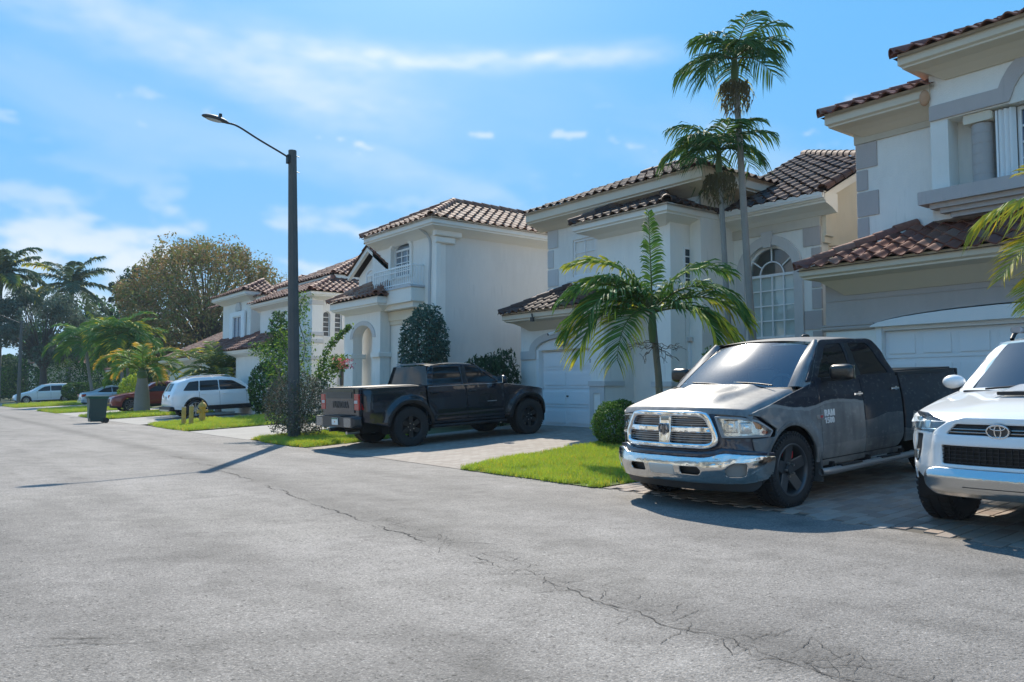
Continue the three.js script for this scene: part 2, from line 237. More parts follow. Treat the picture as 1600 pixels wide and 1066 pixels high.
// lawns: soil with blades of grass standing on it
const bladeG = (() => { const r = rng(5), L = []; for (let k = 0; k < 7; k++) { const a = r() * 6.28, h = 0.035 + r() * 0.04, w = 0.0035, b = 0.01 + r() * 0.03, ox = (r() - 0.5) * 0.05, oz = (r() - 0.5) * 0.05, c = Math.cos(a), s = Math.sin(a), g = new THREE.BufferGeometry(); g.setAttribute('position', new THREE.Float32BufferAttribute([ox - s * w, 0, oz + c * w, ox + s * w, 0, oz - c * w, ox + c * b * 0.4 + s * w * .8, h * 0.6, oz + s * b * 0.4 - c * w * .8, ox + c * b * 0.4 - s * w * .8, h * 0.6, oz + s * b * 0.4 + c * w * .8, ox + c * b, h, oz + s * b], 3)); g.setIndex([0, 1, 2, 0, 2, 3, 3, 2, 4]); g.computeVertexNormals(); L.push(clean(g)); } return join(L); })();
const grassM = M([0.42, 0.52, 0.06], 0.75, { transmission: 0.45, thickness: 0 });
const soilM = M([0.13, 0.17, 0.04], 1, { map: rep(concT, 0.9) });
function inside(pts, x, y) { let c = false; for (let i = 0, j = pts.length - 1; i < pts.length; j = i++) { const [xi, yi] = pts[i], [xj, yj] = pts[j]; if ((yi > y) !== (yj > y) && x < (xj - xi) * (y - yi) / (yj - yi) + xi) c = !c; } return c; }
function lawn(pts, count, scale, seed, label) {
  sheet('lawn_soil', pts, 0.012, soilM);
  const r = rng(seed), xs = pts.map(p => p[0]), zs = pts.map(p => p[1]), x0 = Math.min(...xs), x1 = Math.max(...xs), z0 = Math.min(...zs), z1 = Math.max(...zs), im = new THREE.InstancedMesh(bladeG, grassM, count), m4 = new THREE.Matrix4(), q = new THREE.Quaternion(), c = new THREE.Color(); let n = 0, tries = 0;
  while (n < count && tries++ < count * 6) { const x = x0 + r() * (x1 - x0), Z = z0 + r() * (z1 - z0); const ew = 0.32 * (fbm(x * 2.3 + seed, Z * 2.3, 3) - 0.5); if (!inside(pts, x + ew + (r() - 0.5) * 0.14, Z + ew + (r() - 0.5) * 0.14)) continue; const t = fbm(x * 1.4, Z * 1.4 + seed, 4); if (t < 0.36 && r() < 0.75) continue; const s = scale * (0.6 + 0.7 * r()) * (0.7 + 0.6 * t); q.setFromAxisAngle(V(0, 1, 0), r() * 6.28); m4.compose(V(x, GH(x) + 0.012, -Z), q, V(s, s * (0.7 + 0.5 * r()), s)); im.setMatrixAt(n, m4); const dry = r() < 0.09 ? 1.5 : 1; c.setRGB((0.75 + 0.5 * t + 0.15 * r()) * dry, 0.85 + 0.3 * t + 0.1 * r(), 0.8); im.setColorAt(n, c); n++; }
  im.count = n; im.name = numbered('lawn_grass'); im.userData = { kind: 'stuff', label, category: 'grass' }; im.castShadow = im.receiveShadow = true; scene.add(im);
}
lawn([[7.38, 7.78], [7.42, 9.2], [7.38, 10.95], [9.6, 11.55], [11.0, 11.85], [13.9, 12.2], [13.9, 7.7], [8.3, 7.72]], 26000, 1.15, 3, 'bright green lawn between the grey pickup and the dark pickup');
lawn([[7.42, 17.2], [7.35, 19.5], [7.6, 20.8], [9.0, 21.2], [10.5, 21.2], [10.5, 17.6], [8.6, 17.3]], 11000, 1.3, 4, 'green grass patch around the foot of the street lamp');
lawn([[7.5, 26.6], [7.4, 29], [7.7, 32.2], [9.5, 32.9], [13, 33.2], [13, 26.7]], 11000, 1.5, 6, 'grass verge with the yellow hydrant and two posts');
lawn([[7.45, 39.6], [7.45, 45], [12.5, 45.6], [12.5, 39.7]], 7000, 1.8, 7, 'grass strip beside the red car and the stout palm');
lawn([[7.45, 51.8], [7.45, 59.6], [12.5, 60.4], [12.5, 51.4]], 5000, 2.2, 8, 'far grass strip beyond the green bin');
lawn([[7.45, 70.6], [7.45, 80.6], [13, 81.4], [13, 69.6]], 4000, 2.6, 9, 'farthest grass strip at the left edge of the picture');
// ------------------------------------------------------------ houses
const WHITE = stucco([0.87, 0.84, 0.79]), CREAM = stucco([0.76, 0.68, 0.55]), TAUPE = stucco([0.50, 0.44, 0.415]), TRIM = M([0.68, 0.59, 0.465], 0.7), TRIMW = M([0.78, 0.75, 0.69], 0.65), PAINTW = M([0.80, 0.80, 0.79], 0.5), DOORW = M([0.80, 0.81, 0.82], 0.45), QUOIN = stucco([0.50, 0.45, 0.435]), QUOINL = stucco([0.62, 0.60, 0.585]);
const DARK = M([0.02, 0.02, 0.02], 0.9), GLASS = M([0.94, 0.97, 0.97], 0.03, { transmission: 1, thickness: 0, ior: 1.5 }), DGLASS = M([0.03, 0.045, 0.06], 0.06), BLIND = M([0.60, 0.63, 0.60], 0.8), IRONW = M([0.80, 0.80, 0.78], 0.4), BRONZE = M([0.05, 0.045, 0.04], 0.5), BRASS = M([0.65, 0.45, 0.16], 0.35, { metalness: 0.9 });
// clay roof tiles: a wave of barrel and pan with a thick lower lip
function tileGeo(seed) {
  const r = rng(seed), w = 0.30, n = 8, pos = [], idx = [], wob = (r() - 0.5) * 0.012;
  const prof = i => { const a = i / n; return [(a - 0.5) * w, 0.078 * Math.pow(0.5 + 0.5 * Math.cos(2 * Math.PI * (a - 0.42)), 1.15) + wob * (a - 0.5)]; };
  for (const [z, lift] of [[-0.24, -0.008], [0.215, 0.036], [0.215, 0.008]]) for (let i = 0; i <= n; i++) { const [x, y] = prof(i); pos.push(x * 1.02, y + lift, z); }
  const base = pos.slice(9 * 3 * 1, 9 * 3 * 2); pos.push(...base);                       // lip gets its own corners
  for (let i = 0; i < n; i++) { idx.push(i, i + 9, i + 1, i + 1, i + 9, i + 10); const a = 27 + i, b = 18 + i; idx.push(a, b, a + 1, a + 1, b, b + 1); }
  const g = new THREE.BufferGeometry(); g.setAttribute('position', new THREE.Float32BufferAttribute(pos, 3)); g.setIndex(idx); g.computeVertexNormals(); return clean(g);
}
const TILE = [1, 2, 3].map(tileGeo), CAP = (() => { const g = grid(6, 1, (u, v) => { const a = Math.PI * (u - 0.5) * 1.15, r = mix(0.10, 0.125, v); return [Math.sin(a) * r, Math.cos(a) * r - 0.02, mix(-0.23, 0.21, v)]; }), e = grid(6, 1, (u, v) => { const a = Math.PI * (u - 0.5) * 1.15, r = mix(0.125, 0.098, v); return [Math.sin(a) * r, Math.cos(a) * r - 0.02, 0.21]; }); return join([g, e]); })();
const tileGrime = texture(256, (u, v) => { const g = 0.8 + 0.5 * (fbm(u * 6, v * 6, 5, 6) - 0.3); return [g, g * 0.98, g * 0.96]; });
const tileMats = cols => cols.map(c => M(c, 0.72, { map: rep(tileGrime, 0.9), bumpMap: rep(grainB, 0.6), bumpScale: 0.002, specularIntensity: 0.5 }));
const RED = tileMats([[0.235, 0.09, 0.062], [0.27, 0.12, 0.085], [0.19, 0.075, 0.055], [0.31, 0.165, 0.12], [0.24, 0.105, 0.085]]), BROWN = tileMats([[0.13, 0.068, 0.05], [0.10, 0.058, 0.046], [0.155, 0.09, 0.066], [0.085, 0.05, 0.042]]), SALMON = tileMats([[0.32, 0.155, 0.10], [0.37, 0.19, 0.125], [0.27, 0.125, 0.085], [0.40, 0.24, 0.17]]);
const W3 = p => V(p[0], p[1], -p[2]);
function tintGeo(g, c) { const n = g.attributes.position.count, a = new Float32Array(n * 3); for (let i = 0; i < n; i++) { a[3 * i] = c.r; a[3 * i + 1] = c.g; a[3 * i + 2] = c.b; } g.setAttribute('color', new THREE.BufferAttribute(a, 3)); return g; }
// one roof of a house: planes tiled piece by piece, hips and ridges capped
class Roof {
  constructor(house, mats, seed, budget = 300) { Object.assign(this, { house, mats, r: rng(seed), list: [], caps: [], deck: [], budget }); }
  plane(pts, tiles = true) {                                        // first two points are the eave
    const P = pts.map(W3), u = P[1].clone().sub(P[0]).normalize(), n = u.clone().cross(P[2].clone().sub(P[0])).normalize(); if (n.y < 0) n.negate();
    const v = n.clone().cross(u); if (v.y < 0) { u.negate(); v.negate(); }
    const o = P[0], flat = P.map(p => { const d = p.clone().sub(o); return [d.dot(u), d.dot(v)]; });
    const g = new THREE.ShapeGeometry(shapeOf(flat)); g.applyMatrix4(new THREE.Matrix4().makeBasis(u, v, n).setPosition(o.clone().addScaledVector(n, -0.03))); g.computeVertexNormals(); this.deck.push(clean(g));
    if (!tiles) return;
    const us = flat.map(f => f[0]), vs = flat.map(f => f[1]), u0 = Math.min(...us), u1 = Math.max(...us), v1 = Math.max(...vs), w = u.clone().cross(n);
    const nu = Math.max(1, Math.round((u1 - u0) / 0.30)), su = (u1 - u0) / nu;
    for (let j = 0; j * 0.36 < v1 - 0.05; j++) for (let i = 0; i < nu; i++) {
      const a = u0 + (i + 0.5) * su, b = j * 0.36 + 0.16; if (!inside(flat, a, Math.min(b, v1 - 0.01))) continue;
      const p = o.clone().addScaledVector(u, a + (this.r() - 0.5) * 0.012).addScaledVector(v, b + (this.r() - 0.5) * 0.02).addScaledVector(n, 0.008 * this.r());
      const m4 = new THREE.Matrix4().makeBasis(u, n, w).setPosition(p); m4.multiply(new THREE.Matrix4().makeScale(su / 0.30, 0.92 + 0.16 * this.r(), 1)); this.list.push({ m4, p });
    }
  }
  ridge(a, b) { a = W3(a); b = W3(b); if (a.y > b.y) [a, b] = [b, a]; const d = b.clone().sub(a), L = d.length(), z = d.clone().normalize().negate(), up = V(0, 1, 0), x = up.clone().cross(z).normalize(), y = z.clone().cross(x), n = Math.max(1, Math.round(L / 0.38)); for (let i = 0; i < n; i++) { const p = a.clone().addScaledVector(d, (i + 0.5) / n).addScaledVector(y, 0.05 + 0.012 * this.r()); this.caps.push({ m4: new THREE.Matrix4().makeBasis(x, y, z).setPosition(p), p }); } }
  build(name = 'roof') {
    const roof = part(this.house, name, this.deck, M([0.05, 0.035, 0.03], 1)), off = rootOffset(roof), eye = V(0, 1.28, 0), rest = [], restC = [];
    const inv = new THREE.Matrix4().makeTranslation(-off.x, -off.y, -off.z);
    this.list.sort((a, b) => a.p.distanceTo(eye) - b.p.distanceTo(eye));
    this.list.forEach((t, k) => { const m4 = inv.clone().multiply(t.m4), mat = pick(this.r, this.mats), geo = pick(this.r, TILE); if (k < this.budget) { const m = new THREE.Mesh(geo, mat); m.name = 'roof_tile'; m.applyMatrix4(m4); m.castShadow = m.receiveShadow = true; roof.add(m); } else rest.push(tintGeo(geo.clone().applyMatrix4(m4), mat.color)); });
    this.caps.forEach((t, k) => { const m4 = inv.clone().multiply(t.m4), mat = pick(this.r, this.mats); if (this.budget > 0) { const m = new THREE.Mesh(CAP, mat); m.name = 'ridge_tile'; m.applyMatrix4(m4); m.castShadow = m.receiveShadow = true; roof.add(m); } else rest.push(tintGeo(CAP.clone().applyMatrix4(m4), mat.color)); });
    if (rest.length) { const m = part(roof, 'roof_tiles', rest, M([1, 1, 1], 0.72, { vertexColors: true, map: rep(tileGrime, 0.9), specularIntensity: 0.5 }), true); m.userData.kind = 'stuff'; }
    return roof;
  }
}
// moulded eave along a run of points in (x, Z): crown, fascia and soffit as one board
function eave(house, pts, y0, y1, inset, mat, name = 'fascia', drop = 0.28) {   // pts run along the roof's edge, the wall lies to their left by inset
  const prof = [[0, y1], [0, y0 + 0.05], [-0.05, y0 + 0.02], [-0.05, y0 - 0.01], [-inset * 0.45, y0 - 0.06], [-inset * 0.7, y0 - drop * 0.55], [-inset, y0 - drop], [-inset - 0.05, y0 - drop], [-inset - 0.05, y1]];
  const L = []; for (let i = 0; i < pts.length; i++) { const a = V(pts[i][0], 0, -pts[i][1]), dirs = []; if (i) dirs.push(a.clone().sub(V(pts[i - 1][0], 0, -pts[i - 1][1])).normalize()); if (i < pts.length - 1) dirs.push(V(pts[i + 1][0], 0, -pts[i + 1][1]).sub(a).normalize()); const ns = dirs.map(d => V(d.z, 0, -d.x)), m = ns.length > 1 ? ns[0].clone().add(ns[1]).divideScalar(1 + ns[0].dot(ns[1])) : ns[0]; L.push(prof.map(([o, y]) => [a.x + m.x * o, y, a.z + m.z * o])); }
  const pos = [], add = (a, b, c) => pos.push(...a, ...b, ...c);
  for (let i = 0; i < L.length - 1; i++) for (let k = 0; k < prof.length; k++) { const k2 = (k + 1) % prof.length; add(L[i][k], L[i + 1][k], L[i][k2]); add(L[i][k2], L[i + 1][k], L[i + 1][k2]); }
  for (const e of [L[0], L[L.length - 1]]) for (let k = 1; k < prof.length - 1; k++) add(e[0], e[k], e[k + 1]);
  const g = new THREE.BufferGeometry(); g.setAttribute('position', new THREE.Float32BufferAttribute(pos, 3)); g.computeVertexNormals(); return part(house, name, g, mat);
}
function quoins(house, x, Zedge, dir, blocks, mat = QUOIN) { for (const [y0, y1, w] of blocks) part(house, 'quoin', bbx(x - 0.025, x + 0.03, y0, y1, Zedge, Zedge + dir * w, 0.01), mat); }
function quoinRun(y0, y1, h, a, b) { const L = []; let k = 0; for (let y = y1; y - h > y0; y -= h + 0.03) L.push([y - h, y, k++ % 2 ? b : a]); return L; }
// window facing the street: frame, bars and panes; x is the outer face of its frame
function windowX(house, x, Z0, Z1, y0, y1, cols, rows, o = {}) {
  const fr = 0.055, t = 0.03, mat = o.mat || PAINTW; if (Z0 > Z1) [Z0, Z1] = [Z1, Z0];
  const outer = o.rise ? archPts((Z0 + Z1) / 2, Z1 - Z0, y0, y1 - o.rise, o.rise) : rect(Z0, Z1, y0, y1), inner = o.rise ? archPts((Z0 + Z1) / 2, Z1 - Z0 - 2 * fr, y0 + fr, y1 - o.rise, o.rise - fr) : rect(Z0 + fr, Z1 - fr, y0 + fr, y1 - fr);
  const w = part(house, o.name || 'window', slabX(x, outer, [inner], 0.07), mat);
  const top = o.rise ? y1 - o.rise : y1 - fr;
  for (let i = 1; i < cols; i++) { const z = mix(Z0 + fr, Z1 - fr, i / cols); part(w, 'glazing_bar', bx(x + 0.012, x + 0.045, y0 + fr, top, z - t / 2, z + t / 2), mat); }
  for (let j = 1; j < rows; j++) { const y = mix(y0 + fr, top, j / rows); part(w, 'glazing_bar', bx(x + 0.015, x + 0.042, y - t / 2, y + t / 2, Z0 + fr, Z1 - fr), mat); }
  if (o.rise) { const zc = (Z0 + Z1) / 2, ys = top, R = (Z1 - Z0) / 2 - fr; part(w, 'glazing_bar', bx(x + 0.008, x + 0.06, ys - 0.03, ys + 0.03, Z0 + fr, Z1 - fr), mat); if (o.fan) { const ri = R * 0.52; part(w, 'glazing_bar', slabX(x + 0.012, archPts(zc, 2 * ri + t, ys, ys, ri + t / 2), [archPts(zc, 2 * ri - t, ys + 0.01, ys, ri - t / 2)], 0.033), mat); for (const a of [36, 90, 144]) { const c = Math.cos(a * Math.PI / 180), s = Math.sin(a * Math.PI / 180), px = -s * t / 2, py = c * t / 2, b = R * 1.02; part(w, 'glazing_bar', slabX(x + 0.012, [[zc + c * ri + px, ys + s * ri + py], [zc + c * ri - px, ys + s * ri - py], [zc + c * b - px, ys + s * b - py], [zc + c * b + px, ys + s * b + py]], [], 0.033), mat); } } }
  part(w, 'pane', slabX(x + 0.048, inner, [], 0.004), o.glass || GLASS);
  if (o.blind) part(w, 'blind', slabX(x + 0.10, rect(Z0 + 0.02, Z1 - 0.02, y0 + 0.02, o.blindTop || top), [], 0.012), o.blind);
  return w;
}
function garageDoor(house, x, Z0, Z1, y0, y1, cols, rows = 4) {     // sectional door: raised panels on ribbed sections
  const d = part(house, 'garage_door', bx(x + 0.02, x + 0.06, y0, y1, Z0, Z1), DOORW), h = (y1 - y0) / rows, w = (Z1 - Z0) / cols;
  for (let j = 0; j < rows; j++) { const s = part(d, 'door_section', bbx(x - 0.004, x + 0.019, y0 + j * h + 0.009, y0 + (j + 1) * h - 0.009, Z0, Z1, 0.008), DOORW); for (let i = 0; i < cols; i++) part(d, 'door_panel', bbx(x - 0.022, x - 0.005, y0 + j * h + 0.09, y0 + (j + 1) * h - 0.09, Z0 + i * w + 0.07, Z0 + (i + 1) * w - 0.07, 0.009), DOORW); }
  return d;
}

// ---- the near house on the right
{
  const h = thing('house', 'near house at right with taupe garage front, round column and arched window above', 'house', [16, 0.33, -5]);
  part(h, 'garage_wall', slabX(14.2, [[8.48, 2.47], [8.48, 3.4], [1.2, 3.4], [1.2, 2.47], [2.35, 2.47], ...archPts(4.95, 5.2, 2.47, 2.47, 0.24, 16).slice(2).reverse(), [7.55, 2.47]].reverse(), [], 0.3), TAUPE);
  part(h, 'garage_pier', bx(14.19, 14.5, 0.2, 2.47, 7.5, 8.48), WHITE); part(h, 'garage_pier', bx(14.19, 14.5, 0.2, 2.47, 1.2, 2.4), WHITE);
  part(h, 'band_moulding', join([cyl(0.055, 0.055, [14.19, 2.46, -7.52], [14.19, 2.46, -8.54]), bx(14.13, 14.2, 2.50, 2.53, 7.52, 8.54)]), TAUPE);
  part(h, 'wall_groove_board', slabX(14.185, rect(1.25, 8.44, 2.98, 2.995), [], 0.03), QUOIN);
  part(h, 'door_arch', slabX(14.12, archPts(4.95, 5.28, 2.44, 2.44, 0.24, 18), [], 0.12, 0.01), PAINTW);
  part(h, 'door_jamb', bx(14.2, 14.42, 0.25, 2.44, 7.4, 7.5), PAINTW); part(h, 'door_jamb', bx(14.2, 14.42, 0.25, 2.44, 2.4, 2.5), PAINTW); part(h, 'door_head', bx(14.24, 14.42, 2.37, 2.5, 2.4, 7.5), PAINTW);
  garageDoor(h, 14.34, 2.5, 7.4, 0.33, 2.37, 8);
  part(h, 'side_wall', bx(14.5, 24, 0.2, 3.4, 1.2, 8.48), WHITE);
  eave(h, [[13.6, 1.0], [13.6, 8.66], [16.5, 8.66]], 3.40, 3.60, 0.58, TRIM, 'garage_fascia', 0.32);
  part(h, 'upper_wall', bx(15.1, 24, 3.4, 6.62, 1.5, 8.28), WHITE);
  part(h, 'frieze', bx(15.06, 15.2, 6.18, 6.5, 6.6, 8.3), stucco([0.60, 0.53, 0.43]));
  quoins(h, 15.1, 8.285, -1, [[5.68, 6.17, 0.44], [5.24, 5.64, 0.24], [4.72, 5.2, 0.45], [4.3, 4.69, 0.24]]);
  eave(h, [[14.55, 6.58], [14.55, 8.62], [18, 8.62]], 6.52, 6.79, 0.5, TRIM, 'upper_fascia', 0.22);
  // bay with the arched window
  const ao = [], ai = []; for (let i = 0; i <= 14; i++) { const a = Math.PI * i / 14; ao.push([4.6 + 0.9 * Math.cos(a), 6.1 + 0.9 * Math.sin(a)]); ai.push([4.6 + 0.68 * Math.cos(a), 6.02 + 0.68 * Math.sin(a)]); }
  part(h, 'bay_wall', slabX(14.6, rect(2.6, 6.6, 4.3, 7.1), [[[2.9, 4.78], [6.3, 4.78], [6.3, 6.08], [2.9, 6.08]]], 0.4), WHITE);
  part(h, 'bay_wall_back', bx(14.98, 15.1, 4.3, 7.1, 2.6, 6.6), stucco([0.77, 0.74, 0.68]));
  part(h, 'arch_band', slabX(14.555, [[6.6, 6.10], [6.6, 6.37], [5.46, 6.37], ...ao.slice(2, 13), [3.74, 6.37], [2.6, 6.37], [2.6, 6.10], [3.9, 6.10], ...ai.slice(1, 14).reverse(), [5.3, 6.10]], [], 0.06, 0.008), QUOIN);
  part(h, 'arch_panel', slabX(14.59, archPts(4.6, 1.42, 6.08, 6.06, 0.7), [], 0.04), stucco([0.77, 0.74, 0.68]));
  const sill = part(h, 'window_sill', bbx(14.28, 14.64, 4.56, 4.79, 2.4, 6.72, 0.012), QUOIN); for (const [a, y0, y1, e] of [[14.36, 4.47, 4.56, 0.16], [14.43, 4.385, 4.47, 0.3], [14.5, 4.30, 4.385, 0.45]]) part(sill, 'sill_moulding', bbx(a, 14.64, y0, y1, 2.4 + e, 6.72 - e, 0.02), TAUPE);
  const colm = part(h, 'half_column', cyl(0.165, 0.165, [14.84, 4.82, -5.83], [14.84, 5.9, -5.83], 20), QUOIN); for (let k = 0; k < 6; k++) part(colm, 'drum', cyl(0.172, 0.172, [14.84, 4.835 + k * 0.178, -5.83], [14.84, 4.835 + k * 0.178 + 0.166, -5.83], 22), stucco([0.50, 0.46, 0.44])); part(colm, 'capital', bbx(14.64, 14.98, 5.91, 6.07, 5.6, 6.08, 0.03), TRIM);
  const sh = part(h, 'storm_shutter', bx(14.70, 14.76, 4.82, 6.04, 5.54, 5.57), PAINTW); for (let k = 0; k < 6; k++) { const g = bx(-0.012, 0.012, 4.82, 6.04, -0.05, 0.05); g.rotateY((k % 2 ? 1 : -1) * 0.9); g.translate(14.73, 0, -(5.52 - k * 0.042)); part(sh, 'shutter_slat', g, PAINTW); }
  windowX(h, 14.82, 3.95, 5.27, 4.84, 6.05, 3, 4, { glass: M([0.10, 0.13, 0.19], 0.05) });
  eave(h, [[14.0, 2.0], [14.0, 6.86], [16, 6.86]], 7.02, 7.27, 0.55, TRIM, 'bay_fascia', 0.24);
  const R = new Roof(h, RED, 11);
  R.plane([[13.55, 3.57, 1.0], [13.55, 3.57, 8.7], [15.12, 4.33, 7.1], [15.12, 4.33, 1.0]]); R.plane([[13.55, 3.57, 8.7], [18, 3.57, 8.7], [18, 4.3, 7.1], [15.12, 4.33, 7.1]], false); R.ridge([13.55, 3.58, 8.68], [15.1, 4.36, 7.12]);
  R.plane([[14.48, 6.74, 6.5], [14.48, 6.74, 8.68], [16.2, 7.4, 6.9], [16.2, 7.4, 6.5]]); R.ridge([14.48, 6.75, 8.66], [16.2, 7.42, 6.95]); R.plane([[14.48, 6.74, 8.68], [22, 6.74, 8.68], [20, 7.4, 6.9], [16.2, 7.4, 6.9]], false);
  R.plane([[13.93, 7.22, 1.9], [13.93, 7.22, 6.92], [16.3, 8.1, 4.6], [16.3, 8.1, 4.4]]); R.ridge([13.93, 7.23, 6.9], [16.3, 8.12, 4.6]); R.plane([[13.93, 7.22, 6.92], [18, 7.22, 6.92], [18, 8.1, 4.6], [16.3, 8.1, 4.6]], false);
  R.plane([[15, 6.7, 1.2], [15, 6.7, 8.3], [19.5, 8.6, 5], [19.5, 8.6, 4]], false);
  R.build();
  part(h, 'wasp_nest', (() => { const g = new THREE.IcosahedronGeometry(0.1, 2); g.scale(0.8, 1.5, 0.9); g.translate(14.55, 6.55, -6.66); return clean(g); })(), stucco([0.62, 0.36, 0.22]));
}
// ---- the house with the arched window behind the palms
const numberTex = (() => { const c = document.createElement('canvas'); c.width = 256; c.height = 128; const x = c.getContext('2d'); x.fillStyle = '#5b5350'; x.fillRect(0, 0, 256, 128); const d = ['1', '0', '9', '1', '7']; for (let i = 0; i < 5; i++) { x.fillStyle = '#e8e6e0'; x.fillRect(10 + i * 48, 14, 42, 100); x.fillStyle = '#2a2626'; x.font = 'bold 84px serif'; x.textAlign = 'center'; x.fillText(d[i], 31 + i * 48, 94); } const t = new THREE.CanvasTexture(c); t.colorSpace = THREE.SRGBColorSpace; return t; })();
{
  const h = thing('house', 'white house with dark tile roof, tall arched window and numbered single garage', 'house', [16, 0.33, -14]);
  // garage
  part(h, 'garage_wall', slabX(14.2, [[14.43, 0.2], [15.0, 0.2], [15.0, 2.42], ...archPts(16.13, 2.26, 2.42, 2.42, 0.30, 12).slice(2).reverse(), [17.26, 2.42], [17.26, 0.2], [17.95, 0.2], [17.95, 3.2], [14.43, 3.2]], [], 0.25), WHITE);
  part(h, 'door_tympanum', slabX(14.25, archPts(16.13, 2.3, 2.40, 2.40, 0.31, 14), [], 0.05), PAINTW);
  part(h, 'arch_band', slabX(14.16, [...archPts(16.13, 2.82, 2.2, 2.42, 0.50, 16).slice(2), [14.72, 2.16], [15.0, 2.16], [15.0, 2.42], ...archPts(16.13, 2.26, 2.42, 2.42, 0.30, 14).slice(3, -1).reverse(), [17.26, 2.42], [17.26, 2.16], [17.93, 2.16], [17.93, 2.4], [17.54, 2.4]].reverse(), [], 0.05, 0.006), QUOINL);
  part(h, 'door_jamb', bx(14.2, 14.4, 0.3, 2.42, 17.16, 17.262), PAINTW); part(h, 'door_jamb', bx(14.2, 14.4, 0.3, 2.42, 14.998, 15.1), PAINTW); part(h, 'door_head', bx(14.3, 14.4, 2.36, 2.44, 15.0, 17.26), TRIM);
  const gd = garageDoor(h, 14.36, 15.1, 17.16, 0.33, 2.36, 2); part(gd, 'lock', bx(14.33, 14.36, 1.12, 1.16, 16.1, 16.16), BRONZE);
  part(h, 'house_number', slabX(14.13, rect(15.95, 16.33, 2.48, 2.69), [], 0.03), M([0.35, 0.31, 0.29], 0.6)); { const g = new THREE.PlaneGeometry(0.36, 0.19); g.rotateY(-Math.PI / 2); g.translate(14.127, 2.585, -16.14); part(h, 'number_tiles', g, new THREE.MeshStandardMaterial({ map: numberTex, roughness: 0.4 })); }
  const lamp = part(h, 'security_camera', cyl(0.045, 0.045, [14.02, 2.84, -16.2], [13.8, 2.78, -16.28], 14), PAINTW); part(lamp, 'lens', cyl(0.036, 0.036, [13.8, 2.78, -16.28], [13.79, 2.777, -16.284], 14), DARK); part(lamp, 'bracket', cyl(0.02, 0.02, [14.16, 2.95, -16.1], [13.95, 2.82, -16.2]), BRASS);
  const cam2 = part(h, 'eave_lamp', cyl(0.06, 0.06, [13.54, 3.25, -16.63], [13.54, 3.14, -16.63], 14), BRONZE); part(cam2, 'stem', cyl(0.02, 0.02, [13.55, 3.35, -16.66], [13.54, 3.25, -16.63]), BRONZE);
  part(h, 'pilaster', bbx(14.02, 14.3, 0.2, 3.2, 14.4, 14.88, 0.01), WHITE); part(h, 'pilaster_band', bbx(13.97, 14.32, 1.40, 1.53, 14.34, 14.94, 0.012), QUOINL); part(h, 'pilaster_base', slabX(13.995, rect(14.38, 14.90, 0.2, 1.40), [rect(14.52, 14.76, 0.5, 1.22)], 0.04), QUOINL); part(h, 'return_band', bbx(14.3, 14.72, 1.40, 1.53, 14.36, 14.42, 0.01), QUOINL);
  part(h, 'vent_block', bbx(14.13, 14.2, 2.0, 2.1, 14.9, 15.05), QUOIN);
  part(h, 'alcove_wall', bx(14.25, 18, 0.2, 3.4, 14.415, 14.6), WHITE); part(h, 'alcove_back', bx(16.4, 16.6, 0.2, 3.6, 12.5, 14.5), WHITE); part(h, 'alcove_trim', bx(16.3, 16.42, 0.2, 2.6, 13.95, 14.2), PAINTW);
  part(h, 'doorbell', bx(15.2, 15.23, 1.72, 1.82, 14.385, 14.4), BRASS);
  // porch column and bay above
  const col = part(h, 'porch_column', bx(14.4, 14.92, 0.2, 3.54, 12.55, 13.1), WHITE); part(col, 'column_band', bbx(14.34, 14.98, 1.38, 1.50, 12.5, 13.15, 0.012), QUOINL); part(col, 'column_cap', bbx(14.34, 14.98, 3.36, 3.54, 12.5, 13.15, 0.02), TRIMW); part(col, 'column_base', bbx(14.36, 14.96, 0.2, 0.62, 12.52, 13.13, 0.01), QUOINL);
  part(h, 'bay_wall', bx(14.4, 16.4, 3.54, 5.4, 12.54, 15.0), WHITE); part(h, 'bay_band', bbx(14.34, 15.9, 3.54, 3.70, 12.5, 15.04, 0.015), QUOINL); part(h, 'bay_block', bbx(14.36, 14.42, 4.02, 4.24, 14.35, 14.75, 0.01), QUOIN);
  part(h, 'porch_side_wall', bx(14.95, 16.4, 0.2, 3.54, 12.56, 12.7), WHITE);
  const fd = part(h, 'front_door', slabZ(12.52, rect(15.02, 15.82, 0.36, 2.42), [], 0.04), DOORW); part(fd, 'door_lock', bx(15.09, 15.15, 1.32, 1.56, 12.49, 12.52), BRONZE); part(fd, 'door_panel', slabZ(12.508, rect(15.22, 15.68, 1.5, 2.2), [], 0.02, 0.006), DOORW); part(fd, 'door_panel', slabZ(12.508, rect(15.22, 15.68, 0.55, 1.2), [], 0.02, 0.006), DOORW); part(h, 'door_lintel', slabZ(12.46, rect(14.98, 15.95, 2.46, 2.56), [], 0.1), QUOINL);
  part(h, 'side_window', slabZ(12.515, rect(14.86, 15.34, 3.75, 4.72), [rect(14.91, 15.29, 3.8, 4.67)], 0.05), PAINTW); { const w = h.children[h.children.length - 1]; part(w, 'pane', slabZ(12.535, rect(14.9, 15.3, 3.78, 4.68), [], 0.01), DGLASS); for (let k = 1; k < 5; k++) part(w, 'glazing_bar', slabZ(12.525, rect(14.91, 15.29, 3.8 + k * 0.174 - 0.012, 3.8 + k * 0.174 + 0.012), [], 0.02), PAINTW); part(w, 'glazing_bar', slabZ(12.525, rect(15.09, 15.11, 3.8, 4.67), [], 0.021), PAINTW); }
  part(h, 'downspout', cyl(0.04, 0.04, [16.18, 0.4, -12.47], [16.18, 5.2, -12.47], 10), TRIMW);
  // main storey
  part(h, 'upper_wall', bx(15.1, 19.5, 0.2, 6.5, 12.2, 17.8), WHITE); part(h, 'garage_side_wall', bx(14.45, 20, 0.2, 3.2, 14.62, 17.95), WHITE);
